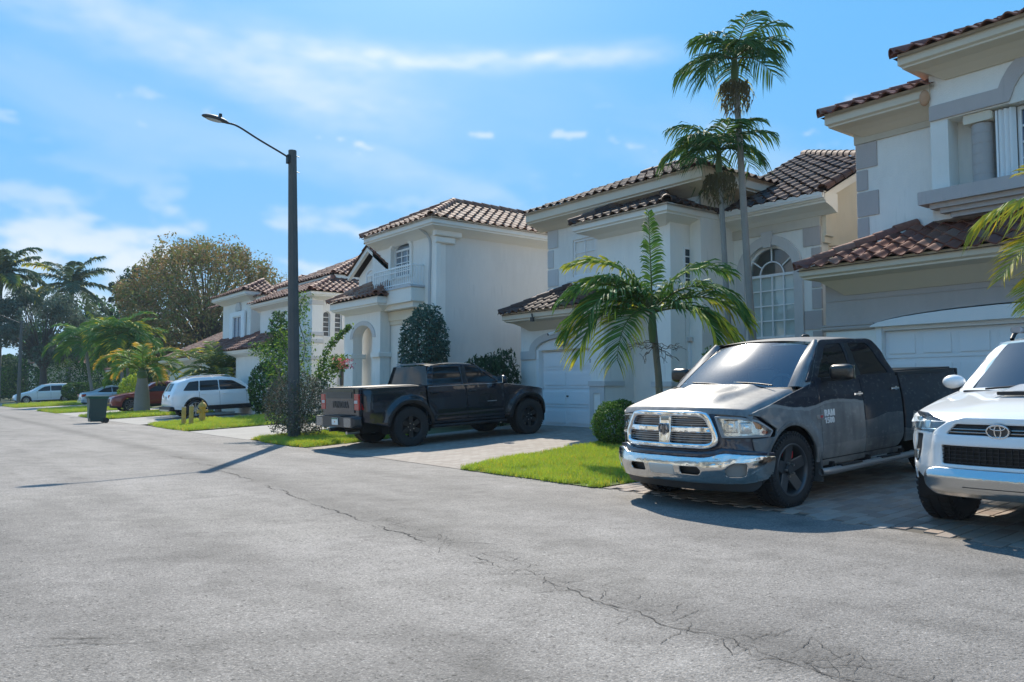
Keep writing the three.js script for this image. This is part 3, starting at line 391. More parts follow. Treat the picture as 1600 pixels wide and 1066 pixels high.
  part(h, 'frieze', bx(15.07, 15.2, 5.98, 6.3, 12.16, 17.83), stucco([0.62, 0.56, 0.47])); part(h, 'side_frieze', bx(15.1, 19.5, 5.7, 6.3, 12.16, 12.22), stucco([0.62, 0.56, 0.47]));
  quoins(h, 15.1, 17.81, -1, [[5.42, 5.97, 0.46], [4.85, 5.36, 0.26], [4.3, 4.79, 0.47], [3.7, 4.24, 0.26]], QUOINL);
  part(h, 'window_surround', slabX(15.02, rect(15.62, 16.76, 4.32, 5.62), [rect(15.74, 16.64, 4.46, 5.5)], 0.12, 0.01), WHITE); part(h, 'window_sill', bbx(14.94, 15.12, 4.24, 4.34, 15.56, 16.82), QUOINL);
  windowX(h, 15.06, 15.74, 16.64, 4.46, 5.5, 2, 3, { glass: M([0.30, 0.36, 0.40], 0.08) });
  eave(h, [[14.5, 18.1], [14.5, 11.65], [19.4, 11.65]].reverse(), 6.14, 6.46, 0.55, TRIM, 'upper_fascia', 0.2);
  eave(h, [[13.6, 14.1], [13.6, 18.06], [15.3, 18.06]], 3.22, 3.46, 0.55, TRIM, 'garage_fascia', 0.26);
  eave(h, [[15.4, 15.42], [13.9, 15.42], [13.9, 12.18], [15.82, 12.18], [15.82, 9.42]].reverse(), 5.38, 5.61, 0.48, TRIMW, 'lower_fascia', 0.18);
  // wing with the tall window
  const zc = 11.2; 
  part(h, 'wing_wall', slabX(16.35, rect(9.85, 12.54, 0.2, 5.5), [archPts(zc, 1.36, 1.2, 4.02, 0.70, 18)], 0.3), WHITE);
  for (const [n, g] of [['room_back_wall', bx(20.5, 20.7, 0.2, 5.6, 10.05, 12.6)], ['room_side_wall', bx(16.66, 20.5, 0.2, 5.6, 12.5, 12.7)], ['room_ceiling', bx(16.66, 20.5, 5.5, 5.6, 10.05, 12.5)], ['room_floor', bx(16.66, 20.5, 0.2, 0.4, 10.05, 12.5)]]) part(h, n, g, stucco([0.66, 0.62, 0.55]));
  part(h, 'wing_side_wall', slabZ(9.853, [[16.64, 0.2], [21.8, 0.2], [21.8, 7.0], [19.0, 6.95], [16.64, 5.75]], [], 0.2), CREAM);
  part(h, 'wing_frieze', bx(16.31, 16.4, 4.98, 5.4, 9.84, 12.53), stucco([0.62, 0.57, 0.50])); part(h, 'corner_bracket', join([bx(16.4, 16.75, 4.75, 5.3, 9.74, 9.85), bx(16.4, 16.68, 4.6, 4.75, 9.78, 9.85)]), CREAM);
  part(h, 'window_surround', slabX(16.29, archPts(zc, 1.82, 0.9, 4.02, 0.93, 20), [archPts(zc, 1.36, 0.95, 4.02, 0.70, 18)], 0.07, 0.012), QUOINL); part(h, 'keystone', slabX(16.25, [[zc - 0.1, 4.66], [zc + 0.1, 4.66], [zc + 0.15, 5.04], [zc - 0.15, 5.04]], [], 0.08, 0.01), QUOINL);
  windowX(h, 16.44, zc - 0.68, zc + 0.68, 2.52, 4.72, 4, 4, { rise: 0.70, fan: true, blind: BLIND }); windowX(h, 16.44, zc - 0.68, zc + 0.68, 1.25, 2.5, 4, 2, { blind: BLIND });
  quoins(h, 16.35, 9.845, 1, [[4.55, 4.98, 0.44], [4.08, 4.5, 0.24], [3.6, 4.03, 0.24], [3.12, 3.56, 0.24], [2.66, 3.08, 0.44], [2.2, 2.62, 0.24], [1.7, 2.15, 0.44]], QUOIN);
  part(h, 'rake_board', slabZ(9.5, [[15.9, 5.40], [15.9, 5.56], [19.0, 7.1], [19.0, 6.9]], [], 0.06), TRIMW); part(h, 'rake_soffit', slabZ(9.56, [[16.3, 5.62], [16.3, 5.66], [19.0, 7.02], [19.0, 6.98]], [], 0.32), TRIMW);
  part(h, 'gutter', join([bx(15.74, 15.84, 5.46, 5.57, 9.42, 12.15), bx(15.72, 15.76, 5.5, 5.59, 9.42, 12.15)]), PAINTW);
  part(h, 'wall_pipe', cyl(0.012, 0.012, [16.7, 4.55, -9.85], [16.7, 4.5, -9.4]), M([0.35, 0.22, 0.15], 0.7));
  const R = new Roof(h, BROWN, 12);
  R.plane([[13.55, 3.42, 14.05], [13.55, 3.42, 18.1], [15.12, 4.2, 16.55], [15.12, 4.2, 14.05]]); R.ridge([13.55, 3.43, 18.08], [15.1, 4.23, 16.55]); R.plane([[13.55, 3.42, 18.1], [16, 3.42, 18.1], [16, 4.2, 16.55], [15.12, 4.2, 16.55]], false);
  R.plane([[13.85, 5.58, 12.12], [13.85, 5.58, 15.46], [15.12, 6.2, 14.2], [15.12, 6.2, 13.4]]); R.plane([[15.8, 5.58, 12.12], [13.85, 5.58, 12.12], [15.12, 6.2, 13.4], [15.8, 6.2, 13.4]]); R.ridge([13.85, 5.6, 12.14], [15.1, 6.24, 13.4]); R.ridge([13.85, 5.6, 15.44], [15.1, 6.24, 14.2]);
  R.plane([[15.78, 5.57, 9.38], [15.78, 5.57, 12.9], [18.6, 7.02, 12.9], [20.8, 8.1, 13.0], [18.55, 6.98, 10.1], [18.55, 6.98, 9.38]]); R.plane([[18.55, 6.98, 9.38], [22, 6.4, 9.38], [22, 7.5, 13], [20.8, 8.1, 13]], false); R.plane([[15.78, 5.57, 12.9], [20.8, 8.1, 13], [20.8, 7.0, 16]], false);
  R.ridge([18.55, 7.02, 10.1], [20.8, 8.14, 13.0]); R.ridge([15.78, 5.6, 9.42], [18.6, 7.03, 9.42]);
  R.plane([[14.45, 6.42, 11.6], [14.45, 6.42, 18.15], [16.9, 7.45, 15.7], [16.9, 7.45, 14.05]]); R.plane([[19.8, 6.42, 11.6], [14.45, 6.42, 11.6], [16.9, 7.45, 14.05], [19.8, 7.45, 14.05]]); R.ridge([14.45, 6.44, 11.62], [16.9, 7.5, 14.05]); R.plane([[14.45, 6.42, 18.15], [19.8, 6.42, 18.15], [19.8, 7.45, 15.7], [16.9, 7.45, 15.7]], false); R.ridge([16.9, 7.48, 14.05], [16.9, 7.48, 15.7]);
  R.build();
}
// ---- the house with the balcony
{
  const h = thing('house', 'pale house with white balcony railing and arched porch behind the dark pickup', 'house', [15, 0.33, -23]);
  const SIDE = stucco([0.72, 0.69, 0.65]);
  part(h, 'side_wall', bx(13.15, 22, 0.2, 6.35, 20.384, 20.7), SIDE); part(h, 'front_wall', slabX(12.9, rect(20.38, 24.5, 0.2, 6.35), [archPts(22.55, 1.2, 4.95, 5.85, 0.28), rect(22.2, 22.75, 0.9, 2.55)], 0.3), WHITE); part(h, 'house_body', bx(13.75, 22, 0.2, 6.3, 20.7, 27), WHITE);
  part(h, 'corner_pilaster', bbx(12.84, 13.0, 0.2, 6.2, 20.34, 20.62, 0.01), WHITE); part(h, 'corner_capital', join([bbx(12.72, 13.7, 5.95, 6.2, 20.2, 20.4, 0.03), bbx(12.8, 13.5, 5.75, 5.95, 20.28, 20.4, 0.03)]), TRIMW);
  part(h, 'window_surround', slabX(12.84, archPts(22.55, 1.5, 4.9, 5.85, 0.4), [archPts(22.55, 1.2, 4.95, 5.85, 0.28)], 0.07, 0.01), WHITE); windowX(h, 13.0, 21.95, 23.15, 4.97, 6.12, 3, 4, { glass: M([0.16, 0.20, 0.24], 0.08), rise: 0.27 });
  windowX(h, 12.95, 22.22, 22.73, 0.95, 2.5, 1, 3, { glass: M([0.14, 0.2, 0.28], 0.08) });
  const b = part(h, 'balcony', join([bbx(12.42, 12.92, 4.02, 4.46, 21.1, 23.5, 0.02), bx(12.55, 12.92, 3.86, 4.02, 21.2, 23.4)]), TRIMW); part(b, 'balcony_edge', bbx(12.38, 12.92, 4.46, 4.53, 21.06, 23.54, 0.01), M([0.5, 0.51, 0.53], 0.7)); part(b, 'rail', bx(12.42, 12.46, 5.12, 5.16, 21.1, 23.5), IRONW); part(b, 'rail', bx(12.42, 12.46, 4.58, 4.61, 21.1, 23.5), IRONW); part(b, 'rail', bx(12.46, 12.9, 5.12, 5.16, 21.1, 21.14), IRONW); part(b, 'rail', bx(12.42, 12.46, 4.98, 5.005, 21.1, 23.5), IRONW);
  const bar = bx(-0.011, 0.011, 0, 0.66, -0.011, 0.011); for (let k = 0; k <= 20; k++) { const m = part(b, 'baluster', bar.clone().translate(12.44, 4.53, -(21.12 + k * 0.118)), IRONW); } for (let k = 0; k < 4; k++) part(b, 'baluster', bar.clone().translate(12.52 + k * 0.11, 4.53, -21.12), IRONW);
  part(h, 'band_course', bbx(12.8, 12.95, 3.55, 3.85, 20.38, 23.6, 0.03), CREAM); part(h, 'band_course', bbx(12.84, 12.95, 3.42, 3.55, 20.38, 23.6, 0.02), CREAM);
  part(h, 'downspout', tubeG([[12.5, 6.2, -20.75], [12.7, 6.05, -20.7], [12.8, 5.9, -20.66], [12.8, 4.5, -20.66], [12.8, 0.5, -20.66]], 0.045, 8, 40), M([0.48, 0.47, 0.46], 0.6));
  // porch
  part(h, 'porch_wall', slabX(12.5, rect(23.17, 25.78, 0.2, 3.95), [archPts(24.39, 1.42, 0.25, 3.05, 0.42)], 0.35), WHITE); part(h, 'porch_arch', slabX(12.47, ringPts(24.39, 1.82, 0.58, 1.44, 0.43, 3.05), [], 0.05, 0.006), QUOINL);
  part(h, 'porch_side', slabZ(23.174, rect(12.8, 12.95, 0.2, 3.95), [], 0.25), QUOINL); part(h, 'porch_ceiling', bx(12.6, 14, 3.6, 3.8, 23.3, 25.6), TRIM); part(h, 'porch_back', bx(13.65, 13.74, 0.2, 3.6, 23.3, 25.7), TRIM); part(h, 'porch_lintel', bx(13.3, 13.5, 2.35, 3.5, 23.5, 25.3), TAUPE);
  for (const [a, b2] of [[23.11, 23.7], [25.08, 25.86]]) part(h, 'porch_band', bbx(12.42, 13.0, 2.38, 2.54, a, b2, 0.02), WHITE);
  part(h, 'inner_arch', slabX(12.95, archPts(23.95, 0.9, 0.2, 1.9, 0.35), [archPts(23.95, 0.62, 0.15, 1.85, 0.25)], 0.2), WHITE);
  eave(h, [[13, 22.6], [12.07, 22.6], [12.07, 26.05], [13, 26.05]], 4.03, 4.30, 0.4, TRIMW, 'porch_fascia', 0.16);
  eave(h, [[22, 19.9], [12.4, 19.9], [12.4, 24.2]], 6.2, 6.44, 0.5, TRIMW, 'fascia', 0.2);
  // gabled bay beyond
  part(h, 'gable_wall', slabX(13.2, [[23.7, 0.2], [26.1, 0.2], [26.1, 5.35], [24.9, 6.05], [23.7, 5.35]], [], 0.4), WHITE); windowX(h, 13.16, 24.75, 25.5, 4.75, 5.55, 2, 2, { glass: M([0.2, 0.24, 0.28], 0.08), rise: 0.22 }); part(h, 'gable_trim', slabX(12.9, [[23.4, 5.25], [24.9, 6.12], [26.4, 5.25], [26.4, 5.43], [24.9, 6.32], [23.4, 5.43]], [], 0.12), TRIMW);
  const R = new Roof(h, SALMON, 13);
  R.plane([[12.35, 6.40, 19.85], [12.35, 6.40, 24.3], [14.7, 7.55, 22.4], [14.7, 7.55, 22.2]]); R.plane([[22, 6.40, 19.85], [12.35, 6.40, 19.85], [14.7, 7.55, 22.2], [22, 7.55, 22.2]]); R.ridge([12.35, 6.42, 19.87], [14.7, 7.6, 22.2]); R.ridge([14.7, 7.58, 22.2], [22, 7.58, 22.2]);
  R.plane([[12.02, 4.31, 22.55], [12.02, 4.31, 26.1], [13.2, 4.95, 24.95], [13.2, 4.95, 23.7]]); R.plane([[13, 4.31, 22.55], [12.02, 4.31, 22.55], [12.95, 4.8, 23.45]]); R.ridge([12.02, 4.33, 22.57], [13.0, 4.86, 23.5]); R.ridge([12.02, 4.33, 26.08], [13.2, 4.98, 24.95]);
  R.plane([[12.85, 5.43, 23.4], [15, 5.43, 23.4], [15, 6.32, 24.9], [12.85, 6.32, 24.9]]); R.ridge([12.85, 6.36, 24.9], [15, 6.36, 24.9]); R.plane([[15, 5.43, 26.4], [12.85, 5.43, 26.4], [12.85, 6.32, 24.9], [15, 6.32, 24.9]]);
  R.plane([[12.35, 6.40, 24.3], [22, 6.4, 24.3], [22, 7.55, 22.2], [14.7, 7.55, 22.2]], false); R.ridge([12.35, 6.42, 24.28], [14.7, 7.6, 22.3]);
  R.build();
}
// ---- the house with twin narrow windows beyond the porch
{
  const h = thing('house', 'white house with two narrow arched side windows, partly behind the street lamp', 'house', [16, 0.33, -34]);
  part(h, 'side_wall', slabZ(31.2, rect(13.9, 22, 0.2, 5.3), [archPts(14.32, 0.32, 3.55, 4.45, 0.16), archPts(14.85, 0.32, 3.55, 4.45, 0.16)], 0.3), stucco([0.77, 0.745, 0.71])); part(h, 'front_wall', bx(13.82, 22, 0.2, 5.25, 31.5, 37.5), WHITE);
  for (const x of [14.32, 14.85]) { const w = part(h, 'window', slabZ(31.3, archPts(x, 0.36, 3.53, 4.45, 0.18), [archPts(x, 0.26, 3.58, 4.45, 0.13)], 0.05), PAINTW); part(w, 'pane', slabZ(31.32, archPts(x, 0.3, 3.55, 4.45, 0.15), [], 0.02), DGLASS); for (let k = 1; k < 5; k++) part(w, 'glazing_bar', slabZ(31.305, rect(x - 0.14, x + 0.14, 3.55 + k * 0.2, 3.575 + k * 0.2), [], 0.02), PAINTW); }
  part(h, 'corner_pilaster', bbx(13.62, 14.1, 0.2, 5.2, 31.1, 31.7, 0.01), WHITE); for (const y of [4.85, 3.55, 3.25, 2.55]) part(h, 'quoin', bbx(13.58, 14.14, y, y + 0.17, 31.06, 31.74, 0.02), QUOINL);
  part(h, 'side_door', slabZ(31.17, rect(14.1, 14.8, 0.4, 2.45), [], 0.03), DOORW); part(h, 'wall_lantern', slabZ(31.0, rect(14.95, 15.05, 1.5, 2.3), [], 0.16), BRONZE);
  windowX(h, 13.79, 32.2, 32.8, 3.4, 4.7, 2, 3, { glass: M([0.16, 0.2, 0.24], 0.1), rise: 0.28 }); part(h, 'window_surround', slabX(13.74, archPts(32.5, 0.95, 3.25, 4.42, 0.45), [archPts(32.5, 0.62, 3.3, 4.42, 0.3)], 0.06, 0.01), TRIMW); windowX(h, 13.79, 34.6, 35.6, 3.6, 4.9, 2, 3, { glass: M([0.16, 0.2, 0.24], 0.1) }); garageDoor(h, 13.78, 34, 36.6, 0.33, 2.4, 2);
  part(h, 'upper_wall', bx(15.7, 24, 4.9, 6.4, 32.9, 38.5), CREAM);
  eave(h, [[19, 30.7], [13.4, 30.7], [13.4, 37.8]], 5.2, 5.36, 0.45, TRIMW, 'lower_fascia', 0.18); eave(h, [[24, 32.4], [15.2, 32.4], [15.2, 39]], 6.2, 6.4, 0.5, TRIMW, 'upper_fascia', 0.18);
  eave(h, [[12.3, 33.4], [12.3, 37.6]], 2.98, 3.12, 0.4, TRIMW, 'garage_fascia', 0.16);
  const R = new Roof(h, RED, 14);
  R.plane([[13.35, 5.38, 30.65], [13.35, 5.38, 37.9], [15.7, 6.45, 37.9], [15.7, 6.45, 33]]); R.plane([[19, 5.38, 30.65], [13.35, 5.38, 30.65], [15.7, 6.45, 33], [19, 6.45, 33]]); R.ridge([13.35, 5.4, 30.67], [15.7, 6.48, 33]);
  R.plane([[15.15, 6.42, 32.35], [15.15, 6.42, 39.1], [18, 7.8, 36.5], [18, 7.8, 35.2]]); R.plane([[24, 6.42, 32.35], [15.15, 6.42, 32.35], [18, 7.8, 35.2], [24, 7.8, 35.2]]); R.ridge([15.15, 6.44, 32.37], [18, 7.84, 35.2]); R.ridge([18, 7.84, 35.2], [24, 7.84, 35.2]);
  R.plane([[12.25, 3.14, 33.3], [12.25, 3.14, 37.7], [13.85, 3.95, 37.7], [13.85, 3.95, 33.3]]); R.ridge([12.25, 3.2, 33.35], [13.85, 3.99, 33.35]);
  R.plane([[20, 7.2, 36], [20, 7.2, 41], [22, 8.6, 38.5]], false);
  R.build(); part(h, 'garage_front', bx(12.7, 13.82, 0.2, 3.1, 33.5, 37.5), WHITE);
}
// ---- the house with quoins beyond the street lamp
{
  const h = thing('house', 'white house with grey quoins left of the street lamp, above the white SUV', 'house', [17, 0.33, -42]);
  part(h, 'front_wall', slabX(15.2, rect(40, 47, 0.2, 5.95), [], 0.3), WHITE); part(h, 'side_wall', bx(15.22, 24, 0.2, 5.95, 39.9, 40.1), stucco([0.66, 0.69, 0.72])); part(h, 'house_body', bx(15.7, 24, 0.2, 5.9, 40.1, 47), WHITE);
  quoins(h, 15.2, 39.89, 1, quoinRun(2.6, 5.6, 0.42, 0.7, 0.4), QUOINL); for (const [y0, y1, w] of quoinRun(2.6, 5.6, 0.42, 0.85, 0.5)) part(h, 'quoin', bbx(15.17, 15.17 + w, y0, y1, 39.87, 39.92, 0.01), QUOINL);
  windowX(h, 14.5, 42.1, 43.4, 3.9, 5.25, 2, 1, { glass: M([0.08, 0.11, 0.17], 0.08) }); part(h, 'window_surround', slabX(14.46, rect(41.6, 43.9, 3.7, 5.5), [rect(42.1, 43.4, 3.9, 5.25)], 0.1, 0.01), PAINTW); part(h, 'window_sill', bbx(14.2, 14.6, 3.4, 3.7, 41.5, 44.0, 0.03), QUOINL); part(h, 'window_medallion', slabX(14.5, archPts(42.75, 0.7, 5.55, 5.7, 0.3), [], 0.1), QUOINL);
  part(h, 'downspout', tubeG([[15.4, 5.7, -39.8], [15.8, 5.5, -39.84], [15.8, 2.5, -39.84]], 0.05, 8), TRIMW);
  part(h, 'bay_wall', bx(14.6, 15.3, 3.2, 6.3, 41.0, 45.4), WHITE);
  eave(h, [[24, 39.4], [14.7, 39.4], [14.7, 40.6]], 5.9, 6.12, 0.45, TRIMW, 'fascia', 0.2); eave(h, [[15.4, 40.5], [14.1, 40.5], [14.1, 45.9], [15.4, 45.9]], 6.2, 6.42, 0.45, TRIMW, 'bay_fascia', 0.2); eave(h, [[24, 37.8], [13.0, 37.8], [13.0, 45.5]], 3.1, 3.25, 0.4, TRIMW, 'garage_fascia', 0.15);
  part(h, 'garage_front', bx(13.4, 15.3, 0.2, 3.1, 38.2, 45), WHITE);
  const R = new Roof(h, RED, 15);
  R.plane([[14.65, 6.1, 39.35], [14.65, 6.1, 48.5], [18, 7.6, 45], [18, 7.6, 42.6]]); R.plane([[24, 6.1, 39.35], [14.65, 6.1, 39.35], [18, 7.6, 42.6], [24, 7.6, 42.6]]); R.ridge([14.65, 6.12, 39.37], [18, 7.64, 42.6]); R.ridge([18, 7.64, 42.6], [24, 7.64, 42.6]);
  R.plane([[14.05, 6.42, 40.45], [14.05, 6.42, 45.95], [15.6, 7.15, 44.4], [15.6, 7.15, 42.0]]); R.plane([[15.8, 6.42, 40.45], [14.05, 6.42, 40.45], [15.6, 7.15, 42.0], [15.8, 7.15, 42.0]]); R.ridge([14.05, 6.44, 40.47], [15.6, 7.2, 42.0]);
  R.plane([[12.95, 3.27, 37.75], [12.95, 3.27, 45.6], [15.25, 4.4, 45.6], [15.25, 4.4, 39.9]]); R.plane([[18, 3.27, 37.75], [12.95, 3.27, 37.75], [15.25, 4.4, 39.9], [18, 4.4, 39.9]]); R.ridge([12.95, 3.3, 37.77], [15.25, 4.44, 39.9]);
  R.build();
}
// ---- single-storey garage roof further on, and far houses
{
  const h = thing('house', 'far house with low red tile roof above the stout palm', 'house', [15, 0.33, -52]);
  part(h, 'front_wall', bx(14.6, 24, 0.2, 3.2, 48.6, 56), CREAM); part(h, 'upper_wall', bx(17.5, 25, 3.2, 4.2, 50, 58), WHITE); garageDoor(h, 14.5, 50, 54.6, 0.33, 2.4, 4); windowX(h, 14.55, 48.9, 49.6, 1, 2.2, 2, 2, { glass: DGLASS });
  eave(h, [[24, 48.1], [14.1, 48.1], [14.1, 57]], 3.15, 3.3, 0.45, TRIMW, 'fascia', 0.2);
  const R = new Roof(h, SALMON, 16, 200); R.plane([[14.05, 3.32, 48.05], [14.05, 3.32, 57], [18, 5.2, 57], [18, 5.2, 52]]); R.plane([[24, 3.32, 48.05], [14.05, 3.32, 48.05], [18, 5.2, 52], [24, 5.2, 52]]); R.ridge([14.05, 3.34, 48.08], [18, 5.24, 52]); R.ridge([18, 5.24, 52], [24, 5.24, 52]); R.build();
}
for (const [x, Z, w, d, y, mat, label] of [[17, 78, 9, 10, 3.2, stucco([0.70, 0.74, 0.72]), 'distant pale house with red roof seen between the palm trunks'], [14.5, 112, 7, 12, 4.6, CREAM, 'distant yellow house at the left edge of the picture']]) {
  const h = thing('house', label, 'house', [x + w / 2, 0.3, -Z - d / 2]);
  part(h, 'wall', bx(x, x + w, 0.2, y, Z, Z + d), mat); windowX(h, x - 0.03, Z + d * 0.3, Z + d * 0.5, 1.0, 2.3, 2, 2, { glass: DGLASS }); part(h, 'side_window', slabZ(Z - 0.04, rect(x + w * 0.3, x + w * 0.5, 1, 2.3), [], 0.05), DGLASS);
  eave(h, [[x + w, Z - 0.5], [x - 0.5, Z - 0.5], [x - 0.5, Z + d]], y - 0.1, y + 0.1, 0.5, TRIMW, 'fascia', 0.15);
  const R = new Roof(h, SALMON, 17 + Z, 0), m = Math.min(w, d) / 2; R.plane([[x - 0.6, y + 0.1, Z - 0.6], [x - 0.6, y + 0.1, Z + d], [x + m, y + 0.1 + m * 0.42, Z + d], [x + m, y + 0.1 + m * 0.42, Z + m]]); R.plane([[x + w, y + 0.1, Z - 0.6], [x - 0.6, y + 0.1, Z - 0.6], [x + m, y + 0.1 + m * 0.42, Z + m], [x + w, y + 0.1 + m * 0.42, Z + m]]); R.ridge([x - 0.6, y + 0.12, Z - 0.6], [x + m, y + 0.16 + m * 0.42, Z + m]); R.build();
}

// ---- houses on the other side of the street: behind the camera, mirrored in chrome and glass
for (const [Z0, w, mat, label] of [[-9, 8.4, WHITE, 'white house behind the camera, mirrored in the chrome'], [1.2, 8.2, CREAM, 'cream house across the street, mirrored in the bumper'], [11, 8.4, WHITE, 'white house across the street opposite the numbered garage'], [21, 8.2, CREAM, 'cream house across the street opposite the balcony house'], [31, 8.4, WHITE, 'white house across the street farther along']]) {
  const x = -10.5, h = thing('house', label, 'house', [x - 4, 0, -Z0 - w / 2]);
  part(h, 'wall', bx(x - 9, x, -0.1, 5.9, Z0, Z0 + w), mat); part(h, 'garage_door', bbx(x + 0.01, x + 0.05, 0, 2.3, Z0 + 0.7, Z0 + 3.2, 0.01), DOORW); part(h, 'front_door', bbx(x + 0.01, x + 0.06, 0, 2.2, Z0 + 4.4, Z0 + 5.4, 0.01), BRONZE);
  for (const [a, y] of [[1.4, 3.8], [4.3, 3.8], [6.2, 3.8], [6.2, 1.0]]) { const wn = part(h, 'window', bbx(x + 0.01, x + 0.05, y, y + 1.3, Z0 + a, Z0 + a + 1.1, 0.01), PAINTW); part(wn, 'pane', bx(x + 0.052, x + 0.056, y + 0.08, y + 1.22, Z0 + a + 0.08, Z0 + a + 1.02), DGLASS); }
  const R = new Roof(h, RED, 200 + Z0, 0); R.plane([[x + 0.6, 5.9, Z0 + w + 0.4], [x + 0.6, 5.9, Z0 - 0.4], [x - 4, 7.7, Z0 + w / 2 - 0.2], [x - 4, 7.7, Z0 + w / 2 + 0.2]]); R.plane([[x + 0.6, 5.9, Z0 - 0.4], [x - 9, 5.9, Z0 - 0.4], [x - 4, 7.7, Z0 + w / 2]], false); R.plane([[x + 0.6, 5.9, Z0 + w + 0.4], [x - 9, 5.9, Z0 + w + 0.4], [x - 4, 7.7, Z0 + w / 2]], false); R.build();
}
// ------------------------------------------------------------ vehicle kit: outlines wrapped over a curved skin. X forward, Y up, Z to the vehicle's right
function rpoly(pts, r = 0.03) {                                     // polygon with rounded corners; a point may carry its own radius
  const s = new THREE.Shape(), n = pts.length, P = pts.map(p => new THREE.Vector2(p[0], p[1]));
  for (let i = 0; i < n; i++) { const a = P[(i + n - 1) % n], b = P[i], c = P[(i + 1) % n], rr = pts[i][2] ?? r, d0 = Math.min(rr, b.distanceTo(a) * 0.45), d1 = Math.min(rr, b.distanceTo(c) * 0.45), p = b.clone().lerp(a, d0 / b.distanceTo(a)), q = b.clone().lerp(c, d1 / b.distanceTo(c)); i ? s.lineTo(p.x, p.y) : s.moveTo(p.x, p.y); if (rr > 0.002) s.quadraticCurveTo(b.x, b.y, q.x, q.y); }
  s.closePath(); return s;
}
const interp = (t, x) => { if (x <= t[0][0]) return t[0][1]; for (let i = 1; i < t.length; i++) if (x <= t[i][0]) { const k = (x - t[i - 1][0]) / (t[i][0] - t[i - 1][0]); return mix(t[i - 1][1], t[i][1], k * k * (3 - 2 * k) * 0.5 + k * 0.5); } return t[t.length - 1][1]; };
function wrap(shape, depth, bevel, map, edge = 0.09, crease = 0.7, flip = false) {
  let g = ext(shape, depth, bevel, { curveSegments: 10 }); g = new TessellateModifier(edge, 9).modify(clean(g));
  const p = g.attributes.position, uv = g.attributes.uv; for (let i = 0; i < p.count; i++) { const x = p.getX(i), y = p.getY(i), q = map(x, y, p.getZ(i) - depth); uv.setXY(i, x, y); p.setXYZ(i, q[0], q[1], q[2]); }
  g.deleteAttribute('normal'); for (const k of Object.keys(g.attributes)) if (!['position', 'uv'].includes(k)) g.deleteAttribute(k);
  if (flip) { for (const k of ['position', 'uv']) { const a = g.attributes[k], s = a.itemSize; for (let i = 0; i < a.count; i += 3) for (let c = 0; c < s; c++) { const t = a.array[(i + 1) * s + c]; a.array[(i + 1) * s + c] = a.array[(i + 2) * s + c]; a.array[(i + 2) * s + c] = t; } } }
  return clean(toCreasedNormals(g, crease));
}
class Skin {
  constructor(o) {
    Object.assign(this, { pow: 2.4, v: [[0, 0]], lean: [[0, 0]], flares: [], rear: -99, rfull: -98, top: null, rad: 0.08 }, o);
    this.tab = this.table(this.full, this.nose); if (this.rear > -90) this.rtab = this.table(this.rfull, this.rear);
  }
  table(full, end) { const t = []; let a = 0, px = end, pz = 0; for (let i = 0; i <= 240; i++) { const th = i / 240 * Math.PI / 2, z = this.half * Math.pow(Math.sin(th), 2 / this.pow), x = full + (end - full) * Math.pow(Math.cos(th), 2 / this.pow); a += Math.hypot(x - px, z - pz); t.push([a, x, z]); px = x; pz = z; } return t; }
  plan(X) { const p = this.pow; let z = this.half; if (X > this.full) z = this.half * Math.pow(Math.max(0, 1 - Math.pow(clamp((X - this.full) / (this.nose - this.full)), p)), 1 / p); if (X < this.rfull) z = this.half * Math.pow(Math.max(0, 1 - Math.pow(clamp((this.rfull - X) / (this.rfull - this.rear)), p)), 1 / p); return z; }
  W(X, y) { let w = this.plan(X) + interp(this.v, y); for (const [fx, fy, fr, fa] of this.flares) { const d = (Math.hypot(X - fx, y - fy) - fr) / 0.085; if (y > fy - 0.1) w += fa * Math.exp(-d * d); } if (this.top) { const t = this.top(X), k = (y - (t - this.rad)) / this.rad; if (k > 0) w -= this.rad * 0.9 * (1 - Math.sqrt(Math.max(0, 1 - Math.min(1, k) ** 2))); } return w; }
  side(shape, s, o = {}) { const d = o.d ?? 0.02, off = o.off ?? 0; return wrap(shape, d, o.b ?? 0.004, (x, y, z) => [x, y, s * (this.W(x, y) + off + z)], o.e ?? 0.09, o.crease ?? 0.7, s < 0); }
  at(tab, sgn, a, y, off) {
    const s = a < 0 ? -1 : 1, m = Math.abs(a), end = tab[tab.length - 1]; let X, z, nx, nz;
    if (m >= end[0]) { X = end[1] - sgn * (m - end[0]); z = end[2]; nx = 0; nz = 1; } else { let lo = 0, hi = tab.length - 1; while (hi - lo > 1) { const k = lo + hi >> 1; tab[k][0] <= m ? lo = k : hi = k; } const A = tab[lo], B = tab[hi], k = (m - A[0]) / Math.max(1e-9, B[0] - A[0]); X = mix(A[1], B[1], k); z = mix(A[2], B[2], k); const A2 = tab[Math.max(0, lo - 3)], B2 = tab[Math.min(tab.length - 1, hi + 3)], tx = B2[1] - A2[1], tz = B2[2] - A2[2], l = Math.hypot(tx, tz); nx = Math.abs(tz / l) * sgn; nz = Math.abs(tx / l); }
    const o = off + nz * nz * interp(this.v, y) + nx * nx * interp(sgn > 0 ? this.lean : (this.rlean || [[0, 0]]), y); return [X + nx * o, y, s * (z + nz * o)];
  }
  front(shape, o = {}) { const d = o.d ?? 0.02, f = typeof o.off === 'function' ? o.off : () => o.off ?? 0; return wrap(shape, d, o.b ?? 0.004, (a, y, z) => this.at(this.tab, 1, a, y, f(a, y) + z), o.e ?? 0.07, o.crease ?? 0.7); }
  back(shape, o = {}) { const d = o.d ?? 0.02, f = typeof o.off === 'function' ? o.off : () => o.off ?? 0; return wrap(shape, d, o.b ?? 0.004, (a, y, z) => this.at(this.rtab, -1, a, y, f(a, y) + z), o.e ?? 0.07, o.crease ?? 0.7, true); }
}
const mirX = pts => pts.map(p => [-p[0], ...p.slice(1)]);
